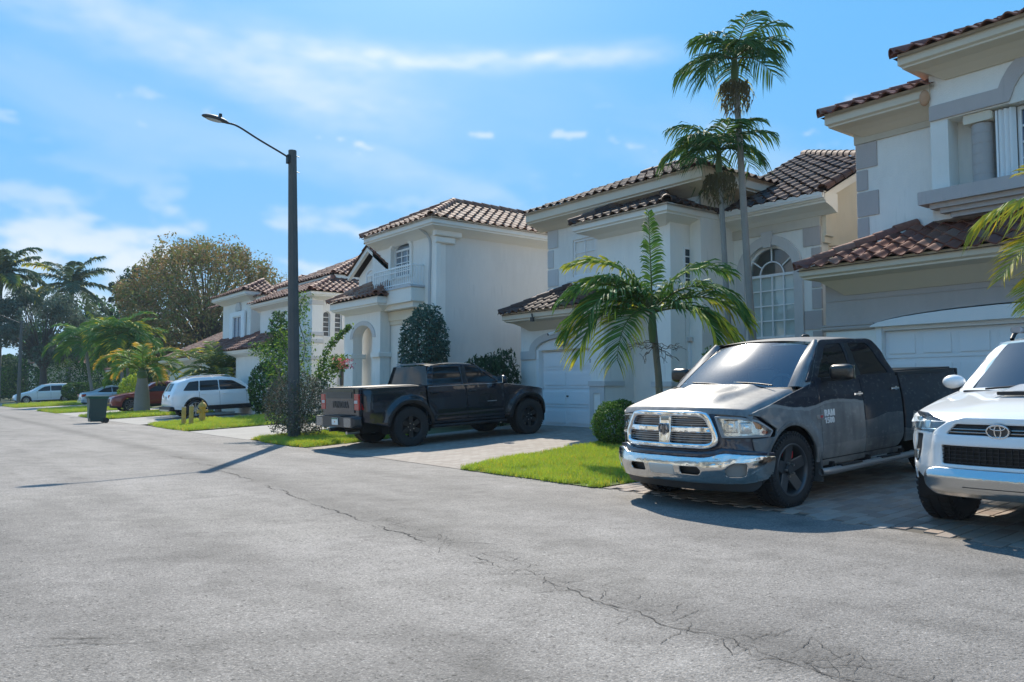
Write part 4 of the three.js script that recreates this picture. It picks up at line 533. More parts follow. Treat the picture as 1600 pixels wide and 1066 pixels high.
const arc = (cx, cy, r, a0, a1, n = 16) => Array.from({ length: n + 1 }, (_, i) => { const a = mix(a0, a1, i / n) * Math.PI / 180; return [cx + r * Math.cos(a), cy + r * Math.sin(a), 0]; });
const RUBBER = M([0.018, 0.018, 0.019], 0.75, { bumpMap: rep(grainB, 0.3), bumpScale: 0.001 }), PLASTIC = M([0.02, 0.02, 0.021], 0.6), CHROME = M([0.80, 0.80, 0.80], 0.09, { metalness: 1 }), STEEL = M([0.55, 0.55, 0.55], 0.3, { metalness: 1 }), TINT = M([0.012, 0.014, 0.016], 0.04, { specularIntensity: 0.8 }), LENS = M([0.96, 0.97, 0.97], 0.03, { transmission: 1, thickness: 0 }), REDL = M([0.35, 0.01, 0.012], 0.12, { clearcoat: 1 }), AMBER = M([0.75, 0.25, 0.04], 0.2), BLACKP = M([0.012, 0.012, 0.013], 0.5), UNDER = M([0.012, 0.012, 0.012], 0.9);
function paint(rgb, rough = 0.35, o = {}) { return M(rgb, rough, { clearcoat: 1, clearcoatRoughness: 0.04, ...o }); }
// a wheel: tyre with tread blocks, rim with spokes, hub and nuts; its outer face looks along +Z
function wheel(R, w, rim, spokes, rimMat, o = {}) {
  const g = new THREE.Group(); g.name = 'wheel'; const h = w / 2;
  const prof = [[rim - 0.02, -h + 0.02], [rim + 0.012, -h], [rim + 0.05, -h - 0.008], [R - 0.05, -h - 0.004], [R - 0.012, -h + 0.02], [R - 0.004, -h + 0.045], [R - 0.004, -h * 0.35], [R - 0.016, -h * 0.33], [R - 0.016, -h * 0.27], [R - 0.003, -h * 0.25], [R - 0.003, h * 0.25], [R - 0.016, h * 0.27], [R - 0.016, h * 0.33], [R - 0.004, h * 0.35], [R - 0.004, h - 0.045], [R - 0.012, h - 0.02], [R - 0.05, h + 0.004], [rim + 0.05, h + 0.008], [rim + 0.012, h], [rim - 0.02, h - 0.02]].map(p => new THREE.Vector2(p[0], p[1]));
  const rot = q => { q.rotateX(Math.PI / 2); return q; };
  const tyre = part(g, 'tyre', toCreasedNormals(rot(new THREE.LatheGeometry(prof, 48)), 0.5), RUBBER, true);
  if (o.tread !== false) { const L = [], n = o.lugs || 54; for (let k = 0; k < n; k++) for (const s of [-1, 1]) { const b = new THREE.BoxGeometry(0.017, 2 * Math.PI * R / n * 0.62, h * 0.52); b.translate(R - 0.004, 0, s * h * 0.66); b.rotateZ((k + (s > 0 ? 0.5 : 0)) / n * 2 * Math.PI); L.push(b); const c = new THREE.BoxGeometry(0.05, 2 * Math.PI * R / n * 0.5, 0.014); c.translate(R - 0.045, 0, s * (h + 0.001)); c.rotateZ((k + (s > 0 ? 0.5 : 0)) / n * 2 * Math.PI); L.push(c); } part(tyre, 'tread_blocks', L, RUBBER, true).userData.kind = 'stuff'; }
  const lip = [[rim + 0.004, h - 0.012], [rim - 0.004, h], [rim - 0.022, h - 0.006], [rim - 0.03, h - 0.05], [rim - 0.045, -h + 0.02]].map(p => new THREE.Vector2(p[0], p[1]));
  const rm = part(g, 'rim', rot(new THREE.LatheGeometry(lip, 48)), rimMat, true);
  part(rm, 'brake_disc', rot(new THREE.CylinderGeometry(rim * 0.66, rim * 0.66, 0.03, 32)), M([0.10, 0.09, 0.085], 0.5, { metalness: 0.7 }), true);
  if (o.caliper) { const c = ext(rpoly([[-0.05, 0.09], [0.06, 0.09], [0.08, 0.17], [-0.07, 0.17]], 0.02), 0.06, 0.006); c.translate(0.03, 0.02, 0.02); part(rm, 'brake_caliper', c, M([0.55, 0.03, 0.03], 0.4), true); }
  const L = []; for (let k = 0; k < spokes; k++) { const wi = o.wi || 0.055, wo = o.wo || 0.035, s = ext(rpoly([[0.03, -wi], [rim - 0.02, -wo], [rim - 0.02, wo], [0.03, wi]], 0.01), 0.034, 0.008); const p = s.attributes.position; for (let i = 0; i < p.count; i++) p.setZ(i, p.getZ(i) - 0.05 * Math.pow(1 - clamp(p.getX(i) / rim), 2) * (o.dish || 0.4)); s.computeVertexNormals(); s.rotateZ(Math.PI / 2 + k / spokes * 2 * Math.PI); s.translate(0, 0, h - 0.062); L.push(s); }
  for (const s of L) part(rm, 'spoke', clean(s), o.spokeMat || rimMat, true);
  part(rm, 'hub_cap', rot(new THREE.CylinderGeometry(0.045, 0.055, 0.03, 20)).translate(0, 0, h - 0.045), o.spokeMat || rimMat, true);
  for (let k = 0; k < 5; k++) { const a = (k + 0.5) / 5 * 2 * Math.PI; part(rm, 'wheel_nut', rot(new THREE.CylinderGeometry(0.012, 0.012, 0.03, 6)).translate(0.075 * Math.cos(a), 0.075 * Math.sin(a), h - 0.04), STEEL, true); }
  return g;
}
function fitWheels(car, proto, pos) { pos.forEach(([x, y, z], i) => { const w = i ? proto.clone() : proto; w.position.set(x, y, z); w.rotation.set(0, z < 0 ? Math.PI : 0, 0); car.add(w); }); }
function place(car, x, Z, heading, slope = Math.atan(0.33 / 6.7)) { car.position.set(x, GH(x), -Z); car.quaternion.setFromAxisAngle(V(0, 0, 1), slope).multiply(new THREE.Quaternion().setFromAxisAngle(V(0, 1, 0), heading)); }
const lp = (car, name, geo, mat) => part(car, name, geo, mat, true);
const boxL = (x0, x1, y0, y1, z0, z1, b = 0.02) => { const g = bbx(x0, x1, y0, y1, -z0, -z1, b); return g; };
function well(x, y, r, z0, z1) { return grid(20, 1, (u, v) => { const a = Math.PI * (-0.08 + 1.16 * u); return [x + r * Math.cos(a), y + r * Math.sin(a), mix(z0, z1, v)]; }); }

// ------------------------------------------------------------ pickup body shared by the two trucks
function pickup(car, k, s) {                                        // s: skin and stations, k: materials
  const sk = s.skin, A = s.arch, top = s.top;
  for (const sd of [-1, 1]) {
    const f = lp(car, 'fender', sk.side(rpoly([[s.doorF + 0.008, s.sill], [-A - 0.01, s.sill], ...arc(0, s.wy, A, 176, 4, 18), ...s.fender, [s.doorF + 0.008, s.belt - 0.02]], 0.012), sd, { e: 0.07 }), k.paint);
    lp(car, 'front_door', sk.side(rpoly([[s.doorF, s.sill + 0.02, 0.06], [s.doorF, s.belt], [s.doorB + 0.006, s.belt], [s.doorB + 0.006, s.sill + 0.02]], 0.02), sd), k.paint);
    lp(car, 'rear_door', sk.side(rpoly([[s.doorB - 0.006, s.sill + 0.02], [s.doorB - 0.006, s.belt], [s.cabR, s.belt], [s.cabR, s.sill + 0.14, 0.1], [s.cabR + 0.1, s.sill + 0.02, 0.06]], 0.02), sd), k.paint);
    lp(car, 'rocker_panel', sk.side(rpoly([[s.doorF + 0.01, s.sill - 0.06], [s.doorF + 0.01, s.sill + 0.008], [s.cabR, s.sill + 0.008], [s.cabR, s.sill - 0.06]], 0.005), sd, { off: -0.01 }), k.paint);
    const fr = lp(car, 'cab_frame', sk.side((() => { const sh = rpoly(s.frame, 0.05); for (const w of s.windows) sh.holes.push(rpoly(w, 0.035)); return sh; })(), sd, { e: 0.06, d: 0.018 }), k.paint);
    for (const w of s.windows) lp(fr, 'side_window', sk.side(rpoly(w.map(p => [p[0], p[1]]), 0.03), sd, { off: -0.010, d: 0.006, b: 0, e: 0.09 }), k.glass || TINT);
    lp(fr, 'pillar_trim', sk.side(rpoly([[s.doorB - 0.07, s.belt + 0.03], [s.doorB + 0.06, s.belt + 0.03], [s.doorB + 0.045, s.winTop], [s.doorB - 0.055, s.winTop]], 0.01), sd, { off: 0.003, d: 0.004, b: 0 }), BLACKP);
    lp(car, 'bed_side', sk.side(rpoly([[s.bedF, s.sill + 0.06], [s.bedF, s.rail], [s.bedR, s.rail, 0.05], [s.bedR, s.sill + 0.2], [s.bedR + 0.05, s.sill + 0.1], ...arc(s.axle, s.wy, A, 4, 176, 18).map(p => [2 * s.axle - p[0], p[1], 0]), [s.axle + A + 0.02, s.sill + 0.06]], 0.012), sd, { e: 0.07 }), k.paint);
    lp(car, 'bed_rail_cap', sk.side(rpoly([[s.bedF, s.rail - 0.03], [s.bedF, s.rail + 0.015], [s.bedR, s.rail + 0.015], [s.bedR, s.rail - 0.03]], 0.005), sd, { off: 0.006, d: 0.09, b: 0.006 }), k.cap || BLACKP);
    for (const [hx, hy] of s.handles) { const z = sd * (sk.W(hx, hy) + 0.03); const hd = lp(car, 'door_handle', boxL(hx - 0.09, hx + 0.09, hy - 0.014, hy + 0.014, z - 0.012, z + 0.012, 0.01), k.handle); lp(hd, 'handle_mount', boxL(hx - 0.1, hx - 0.05, hy - 0.022, hy + 0.022, z - sd * 0.03 - 0.01, z - sd * 0.015 + 0.01, 0.008), k.handle); }
    for (const wx of [0, s.axle]) lp(car, 'wheel_well', well(wx, s.wy, A + 0.015, sd * 0.62, sd * (sk.half - 0.05)), UNDER);
  }
  const R = s.roof, bow = z => 1 - z * z;                           // R: [xFront, xRear, yFront, yMid, yRear, halfF, halfR]
  lp(car, 'roof', grid(20, 16, (u, v) => { const z = (u - 0.5) * 2, X = mix(R[0], R[1], v) + 0.012 - 0.07 * z * z * (1 - v), yy = mix(R[2], R[4], v) + 4 * v * (1 - v) * (R[3] - (R[2] + R[4]) / 2); return [X, yy + 0.045 * (1 - Math.pow(Math.abs(z), 2.6)) - 0.02, z * (sk.W(X, yy - 0.01) - 0.004)]; }), k.paintTop || k.paint);
  const S = s.screen;                                               // [xBottom, yBottom, halfBottom, xTop, yTop, halfTop]
  const scr = (z, v, o = 0) => { const hw = mix(S[2], S[5], v), X = mix(S[0], S[3], v) - mix(0.16, 0.07, v) * z * z + 0.03 * Math.sin(Math.PI * v) + o; return [X, mix(S[1], S[4], v) + 0.04 * (1 - z * z) * v + o, z * hw]; };
  lp(car, 'windshield', grid(20, 10, (u, v) => scr((u - 0.5) * 2, v)), k.screen || TINT);
  for (const sd of [-1, 1]) lp(car, 'windshield_pillar', grid(4, 12, (u, v) => { const a = scr(sd * 0.985, v, 0.003), y = mix(S[1] - 0.03, S[4] + 0.03, v), xs = mix(s.pillar[0], s.pillar[1], v), b = [xs, y, sd * (sk.W(xs, y) + 0.001)], m = Math.sin(Math.PI * u) * 0.02; return [mix(a[0], b[0], u) + m, mix(a[1], b[1], u) + m, mix(a[2], b[2], u) + sd * m]; }), k.paint);
  lp(car, 'rear_window', grid(10, 6, (u, v) => { const z = (u - 0.5) * 2, X = mix(R[1], s.cabR + 0.01, v) - 0.02 * bow(z), y = mix(R[4] - 0.02, s.belt - 0.1, v); return [X, y, z * (sk.W(X, y) - 0.02)]; }), k.glass || TINT);
  if (s.hood) lp(car, 'hood', grid(36, 26, (u, v) => s.hood((u - 0.5) * 2, v)), k.paintTop || k.paint);
  lp(car, 'cowl', grid(12, 2, (u, v) => { const z = (u - 0.5) * 2; const a = s.hood(z, 1), b = scr(z, 0); return [mix(a[0], b[0], v), mix(a[1], b[1], v) - 0.015 * Math.sin(Math.PI * v), mix(a[2], b[2] * 1.04, v)]; }), BLACKP);
  lp(car, 'tonneau_cover', boxL(s.bedF - 0.02, s.bedR + 0.08, s.rail + 0.002, s.rail + 0.035, -sk.half + 0.16, sk.half - 0.16, 0.015), k.cover || BLACKP);
  lp(car, 'tailgate', boxL(s.bedR - 0.02, s.bedR + 0.05, s.sill + 0.2, s.rail + 0.01, -sk.half + 0.1, sk.half - 0.1, 0.015), k.paint);
  lp(car, 'cab_back', boxL(s.cabR - 0.01, s.cabR + 0.03, s.sill, s.belt - 0.02, -sk.half + 0.12, sk.half - 0.12), UNDER);
  lp(car, 'chassis', join([boxL(s.bedR + 0.2, 0.5, 0.34, s.sill + 0.12, -0.6, 0.6), boxL(-0.55, 0.6, 0.36, s.belt - 0.32, -0.62, 0.62), boxL(s.bedR + 0.05, s.cabR, s.sill + 0.1, s.rail - 0.06, -0.6, 0.6), boxL(s.cabR + 0.02, s.doorF, 0.36, s.sill + 0.15, -sk.half + 0.15, sk.half - 0.15)]), UNDER);
  for (const wx of [0, s.axle]) lp(car, 'axle', cyl(0.05, 0.05, [wx, s.wy, -0.75], [wx, s.wy, 0.75]), UNDER);
}
function interior(car, x0, x1, y, half, wheelSide, seatX, mat) {   // dashboard, steering wheel, front seats seen through the windscreen
  lp(car, 'dashboard', boxL(x0 - 0.35, x0 + 0.12, y - 0.28, y - 0.02, -half, half, 0.06), mat);
  const st = new THREE.TorusGeometry(0.185, 0.016, 10, 32); st.rotateY(Math.PI / 2); st.rotateZ(0.35); st.translate(x0 - 0.5, y - 0.02, wheelSide * 0.38); const sw = lp(car, 'steering_wheel', clean(st), PLASTIC); lp(sw, 'wheel_hub', cyl(0.06, 0.06, [x0 - 0.5, y - 0.02, wheelSide * 0.38], [x0 - 0.36, y - 0.07, wheelSide * 0.38]), PLASTIC);
  for (const s of [-1, 1]) { const g = boxL(seatX - 0.12, seatX + 0.04, y - 0.55, y + 0.2, s * 0.38 - 0.24, s * 0.38 + 0.24, 0.06); const seat = lp(car, 'front_seat', g, mat); lp(seat, 'headrest', boxL(seatX - 0.12, seatX, y + 0.22, y + 0.4, s * 0.38 - 0.13, s * 0.38 + 0.13, 0.05), mat); }
  lp(car, 'cabin_floor', boxL(x1, x0, y - 0.75, y - 0.7, -half, half), UNDER);
}
// ------------------------------------------------------------ dusty dark pickup nearest the camera
const font = await new FontLoader().loadAsync('fonts/droid/droid_sans_bold.typeface.json');
const letters = (t, size, d = 0.008) => { const g = new TextGeometry(t, { font, size, depth: d, curveSegments: 4, bevelEnabled: true, bevelSize: size * 0.015, bevelThickness: 0.001, bevelSegments: 1 }); g.computeBoundingBox(); return clean(g); };
{
  const car = thing('pickup_truck', 'dusty dark blue pickup with chrome grille and bumper facing the street', 'pickup truck');
  // road dust dried on the lower doors with a wiped upper edge; film of dust on hood and roof
  const dust = (fn) => texture(1024, fn);
  const sideDust = dust((u, v) => {                                // u: X -4.4..0.9, v: y 0.2..1.9
    const X = mix(-4.4, 0.9, u), y = mix(0.2, 1.9, v), n = fbm(X * 3 + 9, y * 5, 5), n2 = fbm(X * 18, y * 30, 4), streak = fbm(X * 14 + 3, y * 2.2, 4);
    const edge = 1.10 + 0.03 * Math.sin(X * 5) + 0.05 * (n - 0.5) - (X < -1.55 ? 0.22 : 0) - (X < -2.5 ? 0.2 : 0); let a = (y < edge ? 0.62 * (0.55 + 0.7 * n) * (0.65 + 0.6 * streak) : 0.05 * n) * (X < -1.56 ? 0.55 : 1); if (y > edge - 0.03 && y < edge + 0.005 && X > -1.55) a += 0.28 * n2 + 0.1; if (y < 0.62) a += 0.18 * n; a += 0.06 * (n2 - 0.4); if (n2 > 0.72) a += 0.12; a = clamp(a, 0, 0.8);
    const d = [0.30, 0.30, 0.285], p = [0.009, 0.012, 0.022]; return [0, 1, 2].map(k => mix(p[k], d[k], a));
  });
  sideDust.wrapS = sideDust.wrapT = THREE.ClampToEdgeWrapping; sideDust.repeat.set(1 / 5.3, 1 / 1.7); sideDust.offset.set(4.4 / 5.3, -0.2 / 1.7);
  const topDust = dust((u, v) => { const n = fbm(u * 14, v * 14, 6, 14), n2 = fbm(u * 60, v * 60, 4, 60), n3 = vnoise(u * 220, v * 220, 220); let a = 0.55 + 0.5 * (n - 0.5) + 0.22 * (n2 - 0.5); if (n3 > 0.85) a -= 0.12; a = clamp(a, 0.1, 0.9); const d = [0.30, 0.285, 0.255], p = [0.010, 0.014, 0.03]; return [0, 1, 2].map(k => mix(p[k], d[k], a)); });
  const k = { paint: M([1, 1, 1], 0.5, { map: sideDust, specularIntensity: 0.25, clearcoat: 0.5, clearcoatRoughness: 0.1 }), paintTop: M([1, 1, 1], 0.5, { map: topDust, clearcoat: 0.35, clearcoatRoughness: 0.3 }), handle: CHROME, screen: M([0.72, 0.83, 0.85], 0.08, { transmission: 1, thickness: 0, ior: 2.4 }), glass: TINT };
  const navy = paint([0.010, 0.015, 0.034], 0.4);
  const skin = new Skin({ nose: 0.92, full: 0.30, half: 1.0, pow: 2.5, rear: -4.3, rfull: -4.1, v: [[0.3, -0.06], [0.45, -0.035], [0.6, -0.005], [0.8, 0], [1.0, -0.008], [1.15, -0.025], [1.28, -0.05], [1.37, -0.075], [1.6, -0.155], [1.9, -0.27]], lean: [[0.2, -0.12], [0.36, -0.02], [0.5, 0.015], [0.62, 0], [0.72, -0.03], [1.1, -0.075]], flares: [[0, 0.41, 0.54, 0.028], [-3.45, 0.41, 0.54, 0.028]], top: X => X < -0.3 && X > -2.48 ? interp([[-2.48, 1.42], [-2.24, 1.86], [-1.5, 1.885], [-1.0, 1.86], [-0.3, 1.46]], X) : 9, rad: 0.07 });
  const spec = {
    skin, arch: 0.485, wy: 0.41, sill: 0.44, belt: 1.35, rail: 1.375, doorF: -0.60, doorB: -1.55, cabR: -2.47, bedF: -2.52, bedR: -4.28, axle: -3.45, winTop: 1.78,
    fender: [[0.56, 0.50], [0.60, 0.79], [0.33, 0.80], [0.30, 0.88], [0.50, 1.015], [0.62, 1.045], [0.5, 1.09], [0.2, 1.165], [-0.1, 1.235], [-0.36, 1.29], [-0.52, 1.33]],
    frame: [[-0.42, 1.345], [-2.465, 1.345], [-2.44, 1.45], [-2.30, 1.72, 0.12], [-2.20, 1.835, 0.1], [-1.05, 1.83, 0.1], [-0.92, 1.765, 0.1]],
    windows: [[[-0.68, 1.385], [-1.09, 1.765, 0.1], [-1.45, 1.78], [-1.455, 1.385]], [[-1.61, 1.385], [-1.61, 1.785], [-2.07, 1.775, 0.08], [-2.30, 1.385]]],
    handles: [[-1.40, 1.165], [-2.29, 1.19]], roof: [-0.93, -2.24, 1.815, 1.86, 1.82], screen: [-0.13, 1.295, 0.80, -0.93, 1.795, 0.66], pillar: [-0.44, -1.0],
    hood: (z, v) => { const hw = 0.93, zz = z * hw, xf = skin.at(skin.tab, 1, Math.abs(zz) * 1.03, 1.1, -0.03)[0], xr = -0.06 - 0.15 * z * z, X = mix(Math.max(xf, 0.42), xr, v), f = v; let y = mix(1.115, 1.30, Math.pow(f, 0.85)) - 0.045 * Math.pow(Math.abs(z), 3) * (1 - 0.4 * f); const dome = sstep(0.56, 0.40, Math.abs(z) - 0.06 * f); y += 0.042 * dome * sstep(0.06, 0.4, f); y -= 0.02 * sstep(0.16, 0.0, Math.abs(Math.abs(z) - 0.40)) * sstep(0.45, 0.75, f) * sstep(1.0, 0.9, f); if (f < 0.06) y -= 0.05 * Math.pow(1 - f / 0.06, 2); if (Math.abs(z) > 0.93) y -= 0.05 * Math.pow((Math.abs(z) - 0.93) / 0.07, 2); return [X, y, zz, X, zz]; }
  };
  pickup(car, k, spec);
  interior(car, -0.25, -2.3, 1.27, 0.78, -1, -1.5, M([0.10, 0.10, 0.10], 0.8));
  // front: painted fascia, chrome grille, lamps, bumper
  const F = (name, sh, o, mat, parent = car) => lp(parent, name, skin.front(sh, o), mat);
  F('front_panel', rpoly([[-1.24, 0.58], [1.24, 0.58], [1.24, 0.80], [0.7, 0.80], [0.62, 1.05], [-0.62, 1.05], [-0.7, 0.80], [-1.24, 0.80]], 0.02), { off: -0.02, d: 0.03 }, navy);
  F('front_backing', rpoly([[-1.32, 0.78], [1.32, 0.78], [1.36, 0.88], [1.2, 1.0], [0.95, 1.095], [-0.95, 1.095], [-1.2, 1.0], [-1.36, 0.88]], 0.02), { off: -0.05, d: 0.01, b: 0 }, navy);
  const gTop = 1.085, gBot = 0.69, outer = [[-0.67, gBot + 0.05, 0.05], [-0.56, gBot, 0.08], [0.56, gBot, 0.08], [0.67, gBot + 0.05, 0.05], [0.665, gBot + 0.16, 0.08], [0.565, gTop - 0.02, 0.10], [0.45, gTop + 0.005, 0.08], [-0.45, gTop + 0.005, 0.08], [-0.565, gTop - 0.02, 0.10], [-0.665, gBot + 0.16, 0.08]], inner = [[-0.60, gBot + 0.075, 0.05], [-0.53, gBot + 0.055, 0.06], [0.53, gBot + 0.055, 0.06], [0.60, gBot + 0.075, 0.05], [0.60, gBot + 0.16, 0.06], [0.51, gTop - 0.075, 0.07], [0.44, gTop - 0.055, 0.06], [-0.44, gTop - 0.055, 0.06], [-0.51, gTop - 0.075, 0.07], [-0.60, gBot + 0.16, 0.06]];
  const gs = rpoly(outer); gs.holes.push(rpoly(inner)); const grille = F('grille', gs, { off: 0.055, d: 0.07, b: 0.016, crease: 1.2 }, CHROME);
  F('grille_backing', rpoly(inner), { off: -0.035, d: 0.01, b: 0 }, BLACKP, grille);
  F('grille_bar', rpoly([[-0.61, 0.858], [0.61, 0.858], [0.60, 0.925], [-0.60, 0.925]], 0.01), { off: 0.04, d: 0.05, b: 0.012, crease: 1.2 }, CHROME, grille); F('grille_bar', rpoly([[-0.075, gBot + 0.03], [0.075, gBot + 0.03], [0.085, 0.86], [0.08, 0.93], [0.085, gTop - 0.04], [-0.085, gTop - 0.04], [-0.08, 0.93], [-0.085, 0.86]], 0.01), { off: 0.05, d: 0.06, b: 0.012, crease: 1.2 }, CHROME, grille);
  for (const y of [0.765, 0.79, 0.815, 0.84, 0.945, 0.968, 0.991, 1.014]) for (const s of [-1, 1]) { const x1 = y < 0.9 ? 0.59 : 0.58 - (y - 0.9) * 0.35; F('grille_slat', rpoly([[s * 0.07, y - 0.004], [s * x1, y - 0.004], [s * x1, y + 0.004], [s * 0.07, y + 0.004]], 0.001), { off: 0.012, d: 0.03, b: 0.002, e: 0.15 }, M([0.45, 0.43, 0.42], 0.3, { metalness: 1 }), grille); }
  // animal-head badge: forehead, muzzle and two curled horns
  const bp = skin.at(skin.tab, 1, 0, 0.89, 0.055), badge = lp(grille, 'badge', (() => { const head = ext(rpoly([[-0.022, 0.045], [0.022, 0.045], [0.026, 0.01], [0.013, -0.05], [0, -0.06], [-0.013, -0.05], [-0.026, 0.01]], 0.008), 0.02, 0.005), L = [clean(head)]; for (const s of [-1, 1]) L.push(tubeG([[s * 0.012, 0.048, 0.008], [s * 0.045, 0.052, 0.01], [s * 0.062, 0.02, 0.01], [s * 0.055, -0.022, 0.01], [s * 0.034, -0.03, 0.012], [s * 0.03, -0.008, 0.014]], 0.011, 8, 28)); const g = join(L); g.rotateY(Math.PI / 2); g.translate(...bp); return g; })(), M([0.22, 0.22, 0.23], 0.25, { metalness: 1 }));
  lp(badge, 'badge_plate', (() => { const g = ext(rpoly([[-0.07, 0.065], [0.07, 0.065], [0.065, 0], [0.03, -0.06], [0, -0.078], [-0.03, -0.06], [-0.065, 0]], 0.02), 0.01, 0.003); g.rotateY(Math.PI / 2); g.translate(bp[0] - 0.004, bp[1], bp[2]); return clean(g); })(), CHROME);
  F('name_plate', rpoly([[-0.06, 0.985], [0.06, 0.985], [0.055, 1.03], [-0.055, 1.03]], 0.01), { off: 0.053, d: 0.006, b: 0.002 }, M([0.35, 0.35, 0.33], 0.4, { metalness: 1 }), grille);
  for (const s of [-1, 1]) {
    const P = p => p.map(q => [s * q[0], q[1], q[2] ?? 0.02]), lo = P([[0.70, 0.805, 0.02], [1.24, 0.805, 0.02], [1.30, 0.865, 0.03], [1.10, 0.985, 0.04], [0.92, 1.02, 0.04], [0.615, 1.035, 0.02]]);
    const lamp = F('headlight', (() => { const a = rpoly(lo); a.holes.push(rpoly(P([[0.72, 0.82], [1.23, 0.82], [1.275, 0.865], [1.09, 0.972], [0.92, 1.005], [0.64, 1.02]]))); return a; })(), { off: 0.012, d: 0.06, b: 0.006 }, M([0.30, 0.30, 0.30], 0.35));
    F('reflector', rpoly(P([[0.71, 0.815], [1.24, 0.815], [1.28, 0.865], [1.09, 0.98], [0.63, 1.025]])), { off: -0.036, d: 0.012, b: 0 }, M([0.72, 0.72, 0.71], 0.22, { metalness: 0.9 }), lamp);
    for (const [a, y, w, h] of [[0.80, 0.925, 0.085, 0.07], [0.97, 0.905, 0.07, 0.06]]) { F('lamp_bowl', rpoly(P([[a - w, y - h], [a + w, y - h], [a + w, y + h], [a - w, y + h]]), 0.04), { off: -0.02, d: 0.03, b: 0.012 }, M([0.55, 0.55, 0.55], 0.2, { metalness: 1 }), lamp); F('bulb_cap', rpoly(P([[a - 0.03, y - 0.03], [a + 0.03, y - 0.03], [a + 0.03, y + 0.03], [a - 0.03, y + 0.03]]), 0.025), { off: -0.008, d: 0.02, b: 0.006 }, CHROME, lamp); }
    F('turn_lamp', rpoly(P([[1.10, 0.89], [1.17, 0.885], [1.15, 0.93], [1.06, 0.975]])), { off: -0.022, d: 0.02, b: 0.004 }, AMBER, lamp); F('side_reflector', rpoly(P([[1.17, 0.835], [1.235, 0.83], [1.25, 0.86], [1.18, 0.875]])), { off: -0.022, d: 0.02, b: 0.004 }, M([0.6, 0.12, 0.05], 0.25), lamp);
    F('lamp_lens', rpoly(lo.map(q => [q[0], q[1], q[2]])), { off: 0.008, d: 0.004, b: 0 }, LENS, lamp);
  }
  const bo = (a, y) => 0.055 + 0.022 * Math.sin(Math.PI * clamp((y - 0.33) / 0.32)) - 0.03 * sstep(0.95, 1.25, Math.abs(a));
  const bs = rpoly([[-1.27, 0.36, 0.05], [-0.9, 0.325, 0.05], [0.9, 0.325, 0.05], [1.27, 0.36, 0.05], [1.29, 0.60, 0.03], [0.72, 0.655, 0.06], [0.55, 0.605, 0.06], [-0.55, 0.605, 0.06], [-0.72, 0.655, 0.06], [-1.29, 0.60, 0.03]]);
  const slot = s => [[s * 0.25, 0.425], [s * 0.46, 0.42], [s * 0.49, 0.46], [s * 0.46, 0.505], [s * 0.25, 0.505]], fog = s => [[s * 0.74, 0.41], [s * 0.93, 0.41], [s * 0.94, 0.54], [s * 0.82, 0.55], [s * 0.74, 0.50]]; for (const s of [-1, 1]) { bs.holes.push(rpoly(slot(s), 0.02)); bs.holes.push(rpoly(fog(s), 0.03)); }
  const bumper = F('front_bumper', bs, { off: bo, d: 0.03, b: 0.008, e: 0.045, crease: 1.0 }, M([0.78, 0.77, 0.74], 0.13, { metalness: 1 }));
  for (const s of [-1, 1]) { F('tow_hook_slot', rpoly([[s * 0.22, 0.40], [s * 0.52, 0.40], [s * 0.52, 0.53], [s * 0.22, 0.53]], 0.02), { off: 0.02, d: 0.01, b: 0 }, BLACKP, bumper); F('fog_lamp_recess', rpoly([[s * 0.72, 0.39], [s * 0.96, 0.39], [s * 0.96, 0.565], [s * 0.72, 0.565]], 0.02), { off: 0.03, d: 0.01, b: 0 }, M([0.28, 0.27, 0.25], 0.5), bumper); }
  F('plate_panel', rpoly([[-0.17, 0.405], [0.17, 0.405], [0.17, 0.515], [-0.17, 0.515]], 0.015), { off: (a, y) => bo(a, y) + 0.008, d: 0.012, b: 0.004 }, M([0.62, 0.60, 0.55], 0.45), bumper);
  F('bumper_top_trim', rpoly([[-1.28, 0.595], [-0.72, 0.65], [-0.55, 0.60], [0.55, 0.60], [0.72, 0.65], [1.28, 0.595], [1.28, 0.64], [0.7, 0.70], [0.5, 0.66], [-0.5, 0.66], [-0.7, 0.70], [-1.28, 0.64]], 0.02), { off: (a, y) => 0.03, d: 0.04, b: 0.01 }, navy);
  F('air_dam', rpoly([[-1.05, 0.235, 0.06], [1.05, 0.235, 0.06], [1.22, 0.36], [-1.22, 0.36]], 0.02), { off: 0.02, d: 0.03, b: 0.008 }, M([0.05, 0.05, 0.05], 0.55));
  // sides
  for (const s of [-1, 1]) {
    const zm = s * 1.0, m = lp(car, 'door_mirror', (() => { const g = new THREE.SphereGeometry(1, 24, 16), p = g.attributes.position; for (let i = 0; i < p.count; i++) { let x = p.getX(i), y = p.getY(i), z = p.getZ(i); const q = v => Math.sign(v) * Math.pow(Math.abs(v), 0.55); p.setXYZ(i, x * 0.085 * (x < 0 ? 0.6 : 1), q(y) * 0.095, q(z) * 0.145); } g.computeVertexNormals(); g.translate(-0.78, 1.44, s * 1.17); return clean(g); })(), M([0.42, 0.42, 0.42], 0.3, { metalness: 0.8, map: rep(topDust, 0.5) }));
    lp(m, 'mirror_arm', boxL(-0.84, -0.74, 1.34, 1.385, s > 0 ? 0.9 : -1.1, s > 0 ? 1.1 : -0.9, 0.015), BLACKP); lp(m, 'mirror_glass', boxL(-0.842, -0.834, 1.36, 1.52, s * 1.17 - 0.12, s * 1.17 + 0.12, 0.002), CHROME);
